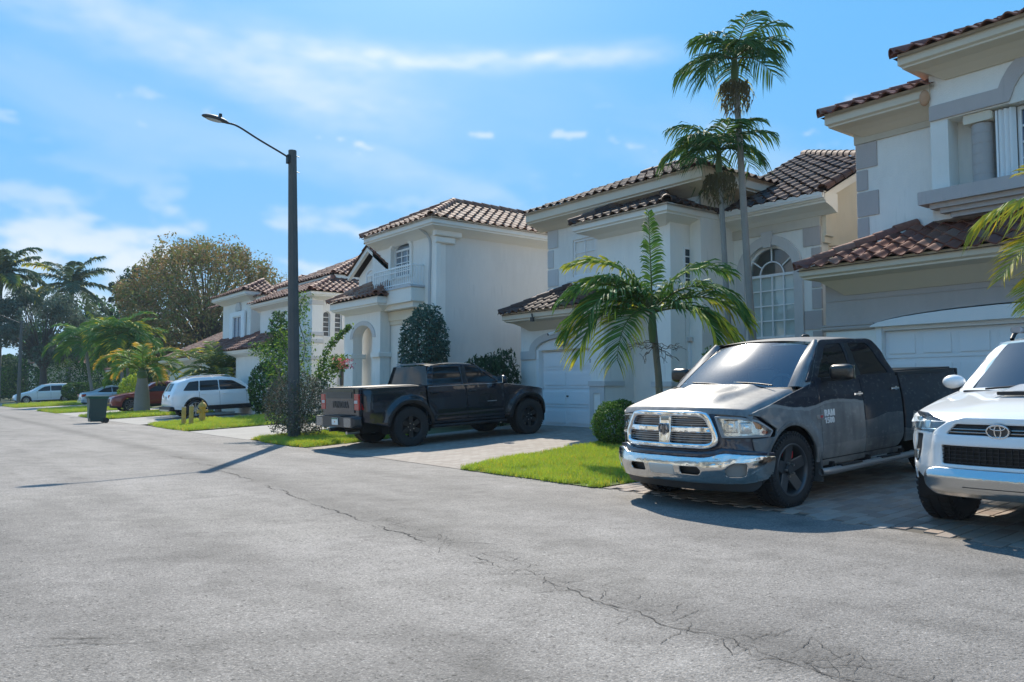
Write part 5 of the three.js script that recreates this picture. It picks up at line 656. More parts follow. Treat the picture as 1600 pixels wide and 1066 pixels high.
    const rb = lp(car, 'running_board', tubeG([[-0.50, 0.335, s * 1.02], [-0.62, 0.335, s * 1.05], [-1.5, 0.34, s * 1.05], [-2.5, 0.345, s * 1.05], [-2.6, 0.345, s * 1.02]], 0.042, 10, 30), M([0.34, 0.34, 0.34], 0.42, { metalness: 0.6 })); for (const x of [-1.05, -1.95]) lp(rb, 'step_pad', boxL(x - 0.22, x + 0.22, 0.372, 0.388, s * 1.05 - 0.04, s * 1.05 + 0.04, 0.004), BLACKP); for (const x of [-0.8, -1.6, -2.4]) lp(rb, 'bracket', boxL(x - 0.02, x + 0.02, 0.33, 0.42, s * 0.9 - 0.1, s * 0.9 + 0.1, 0.004), UNDER);
    lp(car, 'mud_flap', boxL(-0.56, -0.535, 0.22, 0.62, s * 0.88 - 0.13, s * 0.88 + 0.13, 0.006), M([0.10, 0.10, 0.098], 0.8));
    lp(car, 'arch_trim', skin.side((() => { const o = [...arc(0, 0.41, 0.525, 172, 4, 20), ...arc(0, 0.41, 0.483, 4, 172, 20)]; return shapeOf(o.map(p => [p[0], p[1]])); })(), s, { off: 0.008, d: 0.012, b: 0.003, e: 0.08 }), k.paint);
    const txt = (t, size, X, y, mat) => { const g = letters(t, size, 0.006), p = g.attributes.position, w = g.boundingBox; for (let i = 0; i < p.count; i++) { const x = X - p.getX(i) * 1.0, yy = y + p.getY(i); p.setXYZ(i, s < 0 ? x : X + 0 * x - (0.24 - p.getX(i)) , yy, s * (skin.W(x, yy) + 0.002 + p.getZ(i))); } g.computeVertexNormals(); return clean(g); };
    lp(car, 'badge_letters', join([txt('RAM', 0.074, -0.655, 0.945), txt('1500', 0.066, -0.655, 0.865)]), M([0.82, 0.82, 0.81], 0.3, { metalness: 0.3 }));
    lp(car, 'engine_badge', skin.side(rpoly([[-0.51, 0.925], [-0.635, 0.925], [-0.635, 0.97], [-0.51, 0.97]], 0.008), s, { off: 0.006, d: 0.006, b: 0.001 }), M([0.28, 0.29, 0.3], 0.3, { metalness: 0.7 })); lp(car, 'engine_badge', skin.side(rpoly([[-0.575, 0.934], [-0.628, 0.934], [-0.628, 0.961], [-0.575, 0.961]], 0.004), s, { off: 0.008, d: 0.004, b: 0 }), M([0.42, 0.03, 0.04], 0.4));
  }
  for (const [z0, z1] of [[-0.1, 0.52], [-0.72, -0.1]]) { const w = lp(car, 'wiper', tubeG([[-0.09, 1.325, z0], [-0.19, 1.345, (z0 + z1) / 2], [-0.23, 1.355, z1]], 0.009, 6), BLACKP); }
  lp(car, 'roof_antenna', (() => { const g = new THREE.SphereGeometry(1, 12, 8); g.scale(0.09, 0.035, 0.03); g.translate(-1.95, 1.895, 0); return clean(g); })(), BLACKP);
  const w = wheel(0.412, 0.28, 0.285, 5, M([0.10, 0.105, 0.11], 0.35, { metalness: 0.6 }), { wi: 0.07, wo: 0.062, caliper: true, dish: 1.2 });
  fitWheels(car, w, [[0, 0.412, -0.855], [0, 0.412, 0.855], [-3.45, 0.412, -0.855], [-3.45, 0.412, 0.855]]);
  place(car, 7.80, 6.07, Math.PI);
}
// ------------------------------------------------------------ closed cars: a hull drawn from its side outline
function densify(pts, step) { const L = [pts[0]]; for (let i = 1; i < pts.length; i++) { const [a, b] = [pts[i - 1], pts[i]], n = Math.max(1, Math.ceil(Math.hypot(b[0] - a[0], b[1] - a[1]) / step)); for (let k = 1; k <= n; k++) L.push([mix(a[0], b[0], k / n), mix(a[1], b[1], k / n)]); } return L; }
function roundLine(pts, r) { const L = [pts[0]]; for (let i = 1; i < pts.length - 1; i++) { const a = new THREE.Vector2(...pts[i - 1]), b = new THREE.Vector2(...pts[i]), c = new THREE.Vector2(...pts[i + 1]), rr = pts[i][2] ?? r, p = b.clone().lerp(a, Math.min(0.48, rr / a.distanceTo(b))), q = b.clone().lerp(c, Math.min(0.48, rr / c.distanceTo(b))); for (let k = 0; k <= 5; k++) { const t = k / 5, u = 1 - t; L.push([u * u * p.x + 2 * u * t * b.x + t * t * q.x, u * u * p.y + 2 * u * t * b.y + t * t * q.y]); } } L.push(pts[pts.length - 1]); return L; }
function hull(car, o, k) {
  const line = roundLine(o.sil, o.round ?? 0.12), sk = o.skin, A = o.arch, wy = o.wy; sk.rad = o.rad ?? 0.09;
  sk.top = X => { let m = 0; for (let i = 1; i < line.length; i++) { const [x0, y0] = line[i - 1], [x1, y1] = line[i]; if ((X - x0) * (X - x1) <= 0) m = Math.max(m, Math.abs(x1 - x0) < 1e-6 ? Math.max(y0, y1) : mix(y0, y1, (X - x0) / (x1 - x0))); } return m || 9; };
  const P = densify(line, 0.1), n = P.length - 1, nrm = i => { const a = P[Math.max(0, i - 1)], b = P[Math.min(n, i + 1)], l = Math.hypot(b[0] - a[0], b[1] - a[1]); return [(b[1] - a[1]) / l, -(b[0] - a[0]) / l]; };
  const over = (i0, i1, off, inset) => grid(14, i1 - i0, (u, v) => { const i = i0 + Math.round(v * (i1 - i0)), z = (u - 0.5) * 2, N = nrm(i), c = (o.crown ?? 0.04) * (1 - z * z) + off; return [P[i][0] + N[0] * c, P[i][1] + N[1] * c, z * Math.max(0.05, sk.W(P[i][0], P[i][1]) - inset)]; });
  const idx = (X, y) => { let b = 0, d = 9; P.forEach((p, i) => { const e = Math.hypot(p[0] - X, p[1] - y); if (e < d) { d = e; b = i; } }); return b; };
  if (o.cut) { const a = idx(...o.cut[0]), b = idx(...o.cut[1]), f = o.cut[2]; const pil = s => grid(2, b - a, (u, v) => { const i = a + Math.round(v * (b - a)), z = s * mix(1, 1 - f, u), N = nrm(i), c = (o.crown ?? 0.04) * (1 - z * z); return [P[i][0] + N[0] * c, P[i][1] + N[1] * c, z * Math.max(0.05, sk.W(P[i][0], P[i][1]))]; }); lp(car, 'body_shell', over(0, a, 0, 0), k.paint); lp(car, 'roof_shell', over(b, n, 0, 0), k.paint); for (const s of [-1, 1]) lp(car, 'windshield_pillar', pil(s), k.paint); } else lp(car, 'body_shell', over(0, n, 0, 0), k.paint);
  for (const [name, a, b, inset] of o.glassTop || []) lp(car, name, over(idx(...a), idx(...b), 0.006, inset ?? 0.07), k.glass || TINT);
  const bot = o.bottom, x0 = o.sil[0][0], x1 = o.sil[o.sil.length - 1][0];
  const low = [[x1, bot + 0.05], ...(o.axle - A > x1 ? [[o.axle - A - 0.02, bot]] : []), ...arc(o.axle, wy, A, 176, 4, 14), [o.axle + A + 0.02, bot], [-A - 0.02, bot], ...arc(0, wy, A, 176, 4, 14), [A + 0.02, bot], [x0, bot + 0.08]];
  for (const s of [-1, 1]) {
    const side = lp(car, 'side_panel', sk.side(shapeOf([...low.map(p => [p[0], p[1]]), ...P.slice(1, -1)]), s, { e: 0.1, d: 0.015, b: 0, crease: 1.0 }), k.paint);
    for (const w of o.windows) lp(car, 'side_window', sk.side(rpoly(w, 0.05), s, { off: 0.006, d: 0.006, b: 0, e: 0.1 }), k.glass || TINT);
    for (const [X, ya, yb] of o.seams || []) lp(side, 'door_gap', sk.side(rpoly([[X - 0.006, ya], [X + 0.006, ya], [X + 0.006, yb], [X - 0.006, yb]], 0.001), s, { off: 0.002, d: 0.004, b: 0 }), BLACKP);
    for (const [X, y] of o.handles || []) lp(car, 'door_handle', sk.side(rpoly([[X - 0.1, y - 0.014], [X + 0.1, y - 0.014], [X + 0.1, y + 0.014], [X - 0.1, y + 0.014]], 0.01), s, { off: 0.03, d: 0.03, b: 0.006 }), k.handle || k.paint);
    if (o.cladding) lp(car, 'sill_trim', sk.side(rpoly([[-A - 0.03, bot - 0.02], [-A - 0.03, bot + o.cladding], [o.axle + A + 0.03, bot + o.cladding], [o.axle + A + 0.03, bot - 0.02]], 0.01), s, { off: 0.012, d: 0.02, b: 0.004 }), k.trim || BLACKP);
    if (o.archTrim) for (const wx of [0, o.axle]) lp(car, 'arch_trim', sk.side(shapeOf([...arc(wx, wy, A + o.archTrim, 172, 8, 16), ...arc(wx, wy, A - 0.005, 8, 172, 16)].map(p => [p[0], p[1]])), s, { off: 0.012, d: 0.016, b: 0.003, e: 0.1 }), k.trim || BLACKP);
    for (const wx of [0, o.axle]) lp(car, 'wheel_well', well(wx, wy, A + 0.01, s * 0.5, s * (sk.half - 0.06)), UNDER);
    const m = lp(car, 'door_mirror', (() => { const g = new THREE.SphereGeometry(1, 16, 10); g.scale(0.075, 0.075, 0.115); g.translate(o.mirror[0], o.mirror[1], s * (sk.W(o.mirror[0], o.mirror[1] - 0.08) + 0.11)); return clean(g); })(), k.mirror || k.paint); lp(m, 'mirror_arm', boxL(o.mirror[0] - 0.03, o.mirror[0] + 0.03, o.mirror[1] - 0.09, o.mirror[1] - 0.05, s > 0 ? sk.half - 0.15 : -sk.half - 0.06, s > 0 ? sk.half + 0.06 : -sk.half + 0.15, 0.01), BLACKP);
  }
  lp(car, 'underbody', boxL(x1 + 0.15, x0 - 0.15, bot - 0.06, bot + 0.3, -sk.half + 0.28, sk.half - 0.28), UNDER);
}
const plateTex = (() => { const c = document.createElement('canvas'); c.width = 128; c.height = 64; const x = c.getContext('2d'); x.fillStyle = '#e9ece6'; x.fillRect(0, 0, 128, 64); x.fillStyle = '#3f7a4a'; x.fillRect(0, 0, 128, 10); x.fillStyle = '#d98a3a'; x.beginPath(); x.arc(64, 36, 9, 0, 7); x.fill(); const t = new THREE.CanvasTexture(c); t.colorSpace = THREE.SRGBColorSpace; return t; })();
const PLATE = new THREE.MeshStandardMaterial({ map: plateTex, roughness: 0.4, side: THREE.DoubleSide });
function plateRear(car, X, y, z = 0) { const p = lp(car, 'license_plate', boxL(X - 0.008, X, y - 0.075, y + 0.075, z - 0.15, z + 0.15, 0.003), M([0.8, 0.82, 0.8], 0.4)); const g = new THREE.PlaneGeometry(0.29, 0.14); g.rotateY(-Math.PI / 2); g.translate(X - 0.011, y, z); lp(p, 'plate_print', clean(g), PLATE); }

// ---- white off-road SUV at the right edge
{
  const car = thing('suv', 'white off-road SUV with black grille and silver skid plate at right edge', 'suv');
  const white = paint([0.80, 0.80, 0.78], 0.3), k = { paint: white, glass: M([0.70, 0.85, 0.86], 0.08, { transmission: 1, thickness: 0, ior: 2.4 }), trim: BLACKP };
  const skin = new Skin({ nose: 0.86, full: 0.22, half: 0.925, pow: 2.6, rear: -3.85, rfull: -3.5, v: [[0.35, -0.05], [0.6, 0], [0.9, -0.005], [1.1, -0.03], [1.2, -0.06], [1.5, -0.15], [1.8, -0.25]], lean: [[0.3, -0.1], [0.42, -0.01], [0.6, 0.02], [0.8, 0.0], [1.05, -0.06]], flares: [[0, 0.42, 0.56, 0.03], [-2.79, 0.42, 0.56, 0.03]] });
  hull(car, { skin, sil: [[0.42, 0.95], [0.40, 1.085], [0.1, 1.155], [-0.38, 1.225], [-1.02, 1.70, 0.1], [-1.5, 1.745], [-3.2, 1.72, 0.2], [-3.72, 1.2], [-3.8, 0.55], [-3.75, 0.45]], round: 0.06, arch: 0.49, wy: 0.41, axle: -2.79, bottom: 0.46, rad: 0.07, crown: 0.03, glassTop: [['rear_window', [-3.35, 1.62], [-3.68, 1.2], 0.1]], windows: [[[-0.75, 1.25], [-1.12, 1.62, 0.1], [-1.72, 1.63], [-1.72, 1.25]], [[-1.82, 1.25], [-1.82, 1.63], [-2.55, 1.62], [-2.62, 1.25]], [[-2.72, 1.27], [-2.68, 1.6], [-3.2, 1.58], [-3.42, 1.27]]], seams: [[-0.68, 0.5, 1.2], [-1.77, 0.5, 1.2], [-2.66, 0.9, 1.2]], handles: [[-1.55, 1.08], [-2.45, 1.09]], cladding: 0.1, mirror: [-0.60, 1.31], cut: [[-0.40, 1.24], [-0.99, 1.68], 0.10] }, { ...k, glass: TINT });
  lp(car, 'windshield', grid(20, 10, (u, v) => { const z = (u - 0.5) * 2, hw = mix(0.80, 0.67, v); return [mix(-0.33, -1.0, v) - mix(0.10, 0.05, v) * z * z + 0.02 * Math.sin(Math.PI * v), mix(1.235, 1.705, v) + 0.02 * (1 - z * z), z * hw]; }), k.glass);
  lp(car, 'hood', grid(30, 16, (u, v) => { const z = (u - 0.5) * 2, zz = z * 0.86, xf = skin.at(skin.tab, 1, Math.abs(zz) * 1.04, 1.0, -0.01)[0], X = mix(Math.max(xf, 0.30), -0.36 - 0.06 * z * z, v); let y = mix(1.045, 1.245, Math.pow(v, 0.7)) + 0.028 * Math.exp(-Math.pow(z / 0.42, 4)) * sstep(0.05, 0.35, v) - 0.025 * Math.pow(Math.abs(z), 4); if (v < 0.07) y -= 0.035 * Math.pow(1 - v / 0.07, 2); return [X, y, zz]; }), white);
  const sc = lp(car, 'hood_scoop', grid(12, 8, (u, v) => { const z = (u - 0.5) * 2; return [mix(0.20, -0.22, v), 1.205 + 0.075 * v + 0.05 * Math.pow(1 - Math.pow(Math.abs(z), 4), 0.5) * (1 - 0.55 * v), z * mix(0.30, 0.26, v)]; }), white); lp(sc, 'scoop_mouth', boxL(0.13, 0.197, 1.215, 1.246, -0.26, 0.26, 0.008), BLACKP);
  interior(car, -0.42, -3, 1.2, 0.74, -1, -1.45, M([0.13, 0.13, 0.13], 0.8));
  const F = (name, sh, o, mat, parent = car) => lp(parent, name, skin.front(sh, o), mat), hex = (a) => 0.045 * sstep(0.66, 0.52, Math.abs(a)), mirr = s => p => p.map(q => [s * q[0], q[1], q[2] ?? 0.02]);
  const fs = rpoly([[-1.16, 0.64, 0.05], [-0.84, 0.53, 0.05], [-0.58, 0.40, 0.03], [0.58, 0.40, 0.03], [0.84, 0.53, 0.05], [1.16, 0.64, 0.05], [1.20, 0.93], [0.60, 0.905], [0.44, 1.015], [0.30, 1.055], [-0.30, 1.055], [-0.44, 1.015], [-0.60, 0.905], [-1.20, 0.93]], 0.02);
  fs.holes.push(rpoly([[-0.44, 0.905], [0.44, 0.905], [0.36, 0.995], [-0.36, 0.995]], 0.02), rpoly([[-0.46, 0.65], [0.46, 0.65], [0.47, 0.81], [-0.47, 0.81]], 0.02)); for (const s of [-1, 1]) fs.holes.push(rpoly(mirr(s)([[0.80, 0.64, 0.05], [0.90, 0.61, 0.05], [0.93, 0.72, 0.06], [0.85, 0.80, 0.04], [0.86, 0.885], [0.74, 0.885], [0.76, 0.72, 0.05]])));
  const fas = F('front_fascia', fs, { off: hex, d: 0.05, b: 0.012, e: 0.05, crease: 0.9 }, white);
  F('fascia_backing', rpoly([[-1.1, 0.6], [1.1, 0.6], [1.1, 0.98], [-1.1, 0.98]], 0.02), { off: -0.05, d: 0.01, b: 0 }, UNDER);
  const gr = F('grille', rpoly([[-0.45, 0.90], [0.45, 0.90], [0.37, 1.0], [-0.37, 1.0]], 0.01), { off: (a) => hex(a) - 0.035, d: 0.01, b: 0 }, BLACKP); for (const [y, w] of [[0.928, 0.42], [0.955, 0.40]]) F('grille_bar', rpoly([[-w, y - 0.006], [w, y - 0.006], [w, y + 0.006], [-w, y + 0.006]], 0.003), { off: a => hex(a) - 0.01, d: 0.02, b: 0.003 }, M([0.3, 0.28, 0.27], 0.25, { metalness: 1 }), gr);
  const lg = F('lower_grille', rpoly([[-0.48, 0.64], [0.48, 0.64], [0.48, 0.82], [-0.48, 0.82]], 0.01), { off: a => hex(a) - 0.045, d: 0.01, b: 0 }, BLACKP); for (let j = 0; j < 5; j++) F('grille_bar', rpoly([[-0.47, 0.665 + j * 0.032], [0.47, 0.665 + j * 0.032], [0.47, 0.672 + j * 0.032], [-0.47, 0.672 + j * 0.032]], 0.001), { off: a => hex(a) - 0.015, d: 0.02, b: 0, e: 0.12 }, BLACKP, lg); for (let i = -9; i <= 9; i++) F('grille_bar', rpoly([[i * 0.05 - 0.003, 0.65], [i * 0.05 + 0.003, 0.65], [i * 0.05 + 0.003, 0.81], [i * 0.05 - 0.003, 0.81]], 0.001), { off: a => hex(a) - 0.018, d: 0.018, b: 0, e: 0.12 }, BLACKP, lg);
  // badge of three interlaced ovals
  const eb = skin.at(skin.tab, 1, 0, 0.945, 0.05), oval = (rx, ry, t, cx = 0, cy = 0) => { const s = new THREE.Shape(); s.absellipse(cx, cy, rx, ry, 0, 7, false); const h = new THREE.Path(); h.absellipse(cx, cy, rx - t, ry - t, 0, Math.PI * 2, true); s.absellipse; const s2 = new THREE.Shape(); s2.absellipse(cx, cy, rx, ry, 0, Math.PI * 2, false); s2.holes.push(h); return clean(ext(s2, 0.014, 0.003, { curveSegments: 28 })); };
  const bd = lp(car, 'badge', join([oval(0.092, 0.062, 0.012), oval(0.03, 0.058, 0.010), oval(0.062, 0.024, 0.010, 0, 0.03)]).rotateY(Math.PI / 2).translate(...eb), CHROME); lp(bd, 'badge_plate', (() => { const s2 = new THREE.Shape(); s2.absellipse(0, 0, 0.095, 0.065, 0, Math.PI * 2, false); const g = ext(s2, 0.012, 0.003, { curveSegments: 28 }); g.rotateY(Math.PI / 2); g.translate(eb[0] - 0.012, eb[1], eb[2]); return clean(g); })(), M([0.06, 0.06, 0.06], 0.3));
  const so = (a, y) => 0.05 + hex(a) * 0.9 + 0.05 * sstep(0.63, 0.54, y) - 0.03 * sstep(0.46, 0.38, y);
  const sp = F('skid_plate', rpoly([[-0.52, 0.375, 0.03], [0.52, 0.375, 0.03], [0.60, 0.47, 0.03], [0.57, 0.60, 0.03], [0.48, 0.625, 0.02], [-0.48, 0.625, 0.02], [-0.57, 0.60, 0.03], [-0.60, 0.47, 0.03]], 0.02), { off: so, d: 0.04, b: 0.01, e: 0.035, crease: 0.8 }, M([0.62, 0.62, 0.60], 0.22, { metalness: 0.95 })); F('skid_slot', rpoly([[-0.25, 0.47], [0.25, 0.47], [0.25, 0.478], [-0.25, 0.478]], 0.002), { off: (a, y) => so(a, y) + 0.003, d: 0.006, b: 0 }, BLACKP, sp);
  for (const s of [-1, 1]) {
    const P = mirr(s), fr = F('fog_lamp_surround', rpoly(P([[0.72, 0.60], [0.95, 0.58], [0.97, 0.78], [0.9, 0.90], [0.72, 0.90]])), { off: -0.01, d: 0.012, b: 0 }, BLACKP); F('fog_lamp', rpoly(P([[0.80, 0.655], [0.895, 0.65], [0.90, 0.735], [0.805, 0.74]]), 0.045), { off: 0.012, d: 0.03, b: 0.008 }, M([0.42, 0.43, 0.42], 0.15, { metalness: 0.8 }), fr);
    const lo = P([[0.43, 1.005], [0.60, 0.905], [0.98, 0.905], [1.19, 0.935], [1.22, 1.02], [0.98, 1.085], [0.74, 1.08], [0.55, 1.02]]), lamp = F('headlight', rpoly(lo), { off: -0.01, d: 0.02, b: 0.004 }, M([0.16, 0.16, 0.17], 0.2, { metalness: 0.7 }));
    for (const [a, y, r2] of [[0.86, 0.985, 0.055], [0.70, 0.975, 0.04]]) { F('projector_lens', rpoly(P([[a - r2, y - r2], [a + r2, y - r2], [a + r2, y + r2], [a - r2, y + r2]]), r2), { off: 0.008, d: 0.025, b: 0.01 }, M([0.55, 0.62, 0.62], 0.06, { metalness: 0.7 }), lamp); }
    F('turn_lamp', rpoly(P([[1.02, 0.95], [1.14, 0.96], [1.15, 1.01], [1.02, 1.04]])), { off: 0.004, d: 0.015, b: 0.004 }, M([0.5, 0.42, 0.40], 0.25), lamp); F('lamp_strip', rpoly(P([[0.56, 0.935], [0.95, 0.922], [0.95, 0.932], [0.57, 0.945]]), 0.003), { off: 0.006, d: 0.012, b: 0.002 }, CHROME, lamp); F('lamp_lens', rpoly(lo), { off: 0.028, d: 0.004, b: 0 }, LENS, lamp);
    lp(car, 'roof_rail', tubeG([[-1.2, 1.73, s * 0.62], [-1.3, 1.80, s * 0.62], [-1.6, 1.815, s * 0.62], [-2.8, 1.80, s * 0.62], [-3.1, 1.73, s * 0.62]], 0.022, 8, 40), BLACKP);
  }
  for (const x of [-1.45, -2.4]) lp(car, 'roof_crossbar', boxL(x - 0.04, x + 0.04, 1.80, 1.825, -0.62, 0.62, 0.008), BLACKP); lp(car, 'rack_clamp', boxL(-1.36, -1.26, 1.80, 1.86, 0.54, 0.66, 0.02), M([0.3, 0.32, 0.36], 0.3, { metalness: 0.5 }));
  for (const [z0, z1] of [[0.55, -0.05], [-0.05, -0.62]]) lp(car, 'wiper', tubeG([[-0.30, 1.25, z0], [-0.36, 1.272, (z0 + z1) / 2], [-0.38, 1.28, z1]], 0.01, 6), BLACKP); lp(car, 'cowl', boxL(-0.42, -0.30, 1.215, 1.235, -0.76, 0.76, 0.01), BLACKP);
  fitWheels(car, wheel(0.41, 0.285, 0.225, 6, M([0.04, 0.04, 0.042], 0.4), { lugs: 46, wi: 0.05, wo: 0.05 }), [[0, 0.41, -0.79], [0, 0.41, 0.79], [-2.79, 0.41, -0.79], [-2.79, 0.41, 0.79]]);
  place(car, 8.26, 2.85, Math.PI);
}
// ---- black pickup backed up to the street
{
  const car = thing('pickup_truck', 'black lifted pickup with red tail lamp, parked nose to the numbered garage', 'pickup truck');
  const blk = paint([0.008, 0.011, 0.02], 0.25, { specularIntensity: 0.6 }), k = { paint: blk, handle: BLACKP, glass: TINT, cover: BLACKP };
  const skin = new Skin({ nose: 0.80, full: 0.2, half: 0.985, pow: 2.6, rear: -4.52, rfull: -4.2, v: [[0.4, -0.04], [0.55, -0.01], [0.8, 0], [1.0, -0.012], [1.15, -0.03], [1.27, -0.06], [1.5, -0.14], [1.8, -0.24]], flares: [[0, 0.43, 0.57, 0.055], [-3.3, 0.43, 0.57, 0.055]], top: X => X < -0.4 && X > -2.86 ? interp([[-2.86, 1.36], [-2.72, 1.79], [-2.0, 1.82], [-1.5, 1.80], [-0.4, 1.34]], X) : 9, rad: 0.07 });
  const s = { skin, arch: 0.52, wy: 0.43, sill: 0.50, belt: 1.27, rail: 1.30, doorF: -0.72, doorB: -1.78, cabR: -2.82, bedF: -2.87, bedR: -4.46, axle: -3.3, winTop: 1.70,
    fender: [[0.60, 0.56], [0.72, 0.70], [0.72, 0.98], [0.5, 1.10], [0.1, 1.16], [-0.3, 1.21], [-0.6, 1.25]], frame: [[-0.55, 1.265], [-2.815, 1.265], [-2.79, 1.4], [-2.70, 1.74, 0.1], [-1.5, 1.75, 0.1], [-1.35, 1.70, 0.1]],
    windows: [[[-0.85, 1.31], [-1.42, 1.68, 0.1], [-1.70, 1.70], [-1.70, 1.31]], [[-1.86, 1.31], [-1.86, 1.70], [-2.56, 1.70], [-2.66, 1.31]]], handles: [[-1.62, 1.13], [-2.65, 1.14]], roof: [-1.38, -2.72, 1.755, 1.80, 1.76], screen: [-0.42, 1.22, 0.78, -1.38, 1.735, 0.66], pillar: [-0.62, -1.45],
    hood: (z, v) => { const zz = z * 0.90, xf = skin.at(skin.tab, 1, Math.abs(zz) * 1.03, 1.1, -0.02)[0], X = mix(Math.max(xf, 0.3), -0.36 - 0.1 * z * z, v); return [X, mix(1.10, 1.24, Math.pow(v, 0.7)) + 0.03 * sstep(0.6, 0.4, Math.abs(z)) * sstep(0.05, 0.3, v) - 0.04 * Math.pow(Math.abs(z), 3), zz]; } };
  pickup(car, k, s);
  lp(car, 'front_fascia', skin.front(rpoly([[-1.2, 0.5], [1.2, 0.5], [1.2, 1.0], [0.9, 1.09], [-0.9, 1.09], [-1.2, 1.0]], 0.05), { off: -0.01, d: 0.03 }), blk);
  for (const sd of [-1, 1]) {
    const zt = sd * 0.80, tl = lp(car, 'tail_lamp', join([skin.side(rpoly([[-4.475, 0.86], [-4.475, 1.20], [-4.39, 1.20], [-4.41, 1.06], [-4.37, 0.86]], 0.012), sd, { off: 0.012, d: 0.03, b: 0.006 }), boxL(-4.505, -4.46, 0.86, 1.20, sd * 0.82 - 0.11, sd * 0.82 + 0.11, 0.015)]), M([0.42, 0.012, 0.014], 0.12, { clearcoat: 1 })); lp(tl, 'reverse_lamp', boxL(-4.512, -4.5, 1.0, 1.06, sd * 0.80 - 0.07, sd * 0.80 + 0.07, 0.004), M([0.6, 0.55, 0.55], 0.15));
    lp(car, 'arch_trim', skin.side(shapeOf([...arc(0, 0.43, 0.60, 178, 4, 20), ...arc(0, 0.43, 0.515, 4, 178, 20)].map(p => [p[0], p[1]])), sd, { off: 0.03, d: 0.035, b: 0.008, e: 0.08 }), BLACKP); lp(car, 'arch_trim', skin.side(shapeOf([...arc(-3.3, 0.43, 0.60, 176, 2, 20), ...arc(-3.3, 0.43, 0.515, 2, 176, 20)].map(p => [p[0], p[1]])), sd, { off: 0.03, d: 0.035, b: 0.008, e: 0.08 }), BLACKP);
    const m = lp(car, 'door_mirror', (() => { const g = new THREE.SphereGeometry(1, 16, 12); g.scale(0.08, 0.10, 0.13); g.translate(-0.86, 1.36, sd * 1.13); return clean(g); })(), blk); lp(m, 'mirror_glass', boxL(-0.945, -0.93, 1.28, 1.44, sd * 1.13 - 0.10, sd * 1.13 + 0.10, 0.01), CHROME);
    lp(car, 'door_moulding', skin.side(rpoly([[-0.75, 0.64], [-2.8, 0.62], [-2.8, 0.66], [-0.75, 0.68]], 0.008), sd, { off: 0.014, d: 0.016, b: 0.004 }), M([0.035, 0.036, 0.04], 0.35)); lp(car, 'door_script', skin.side(rpoly([[-0.95, 0.86], [-1.22, 0.86], [-1.22, 0.88], [-0.95, 0.88]], 0.004), sd, { off: 0.004, d: 0.004, b: 0 }), M([0.35, 0.35, 0.36], 0.4, { metalness: 0.6 }));
    lp(car, 'window_trim', skin.side(rpoly([[-0.8, 1.268], [-2.8, 1.268], [-2.8, 1.285], [-0.8, 1.285]], 0.004), sd, { off: 0.006, d: 0.008, b: 0.001 }), M([0.3, 0.3, 0.31], 0.3, { metalness: 0.7 })); lp(car, 'side_step', boxL(-2.75, -0.68, 0.36, 0.42, sd > 0 ? 0.86 : -1.02, sd > 0 ? 1.02 : -0.86, 0.02), BLACKP);
  }
  const tg = lp(car, 'tailgate_panel', boxL(-4.50, -4.47, 0.80, 1.30, -0.70, 0.70, 0.02), blk); lp(tg, 'tailgate_band', boxL(-4.515, -4.50, 1.10, 1.24, -0.62, 0.62, 0.008), M([0.05, 0.055, 0.06], 0.18)); { const g = letters('TUNDRA', 0.14, 0.006); g.rotateY(-Math.PI / 2); g.translate(-4.503, 0.90, -0.34); lp(tg, 'tailgate_letters', g, M([0.03, 0.03, 0.033], 0.35)); }
  const rb = lp(car, 'rear_bumper', boxL(-4.66, -4.42, 0.50, 0.72, -0.93, 0.93, 0.05), M([0.06, 0.06, 0.063], 0.35, { metalness: 0.4 })); lp(rb, 'bumper_step', boxL(-4.665, -4.5, 0.725, 0.74, -0.4, 0.4, 0.005), BLACKP); for (const sd of [-1, 1]) lp(rb, 'bumper_corner', boxL(-4.67, -4.55, 0.51, 0.70, sd * 0.68 - 0.18, sd * 0.68 + 0.18, 0.03), M([0.32, 0.33, 0.34], 0.25, { metalness: 0.9 })); plateRear(car, -4.67, 0.62, 0.12); lp(car, 'tow_hitch', boxL(-4.75, -4.4, 0.40, 0.48, -0.05, 0.05, 0.01), BLACKP); lp(car, 'exhaust_pipe', cyl(0.035, 0.035, [-4.3, 0.38, 0.5], [-4.62, 0.38, 0.55]), STEEL);
  lp(car, 'roof_edge', boxL(-2.72, -2.66, 1.79, 1.805, -0.6, 0.6, 0.005), M([0.3, 0.32, 0.36], 0.3));
  fitWheels(car, wheel(0.43, 0.32, 0.25, 6, M([0.015, 0.015, 0.016], 0.4), { lugs: 44, wi: 0.045, wo: 0.055 }), [[0, 0.43, -0.87], [0, 0.43, 0.87], [-3.3, 0.43, -0.87], [-3.3, 0.43, 0.87]]);
  place(car, 12.3, 16.2, 0);
}
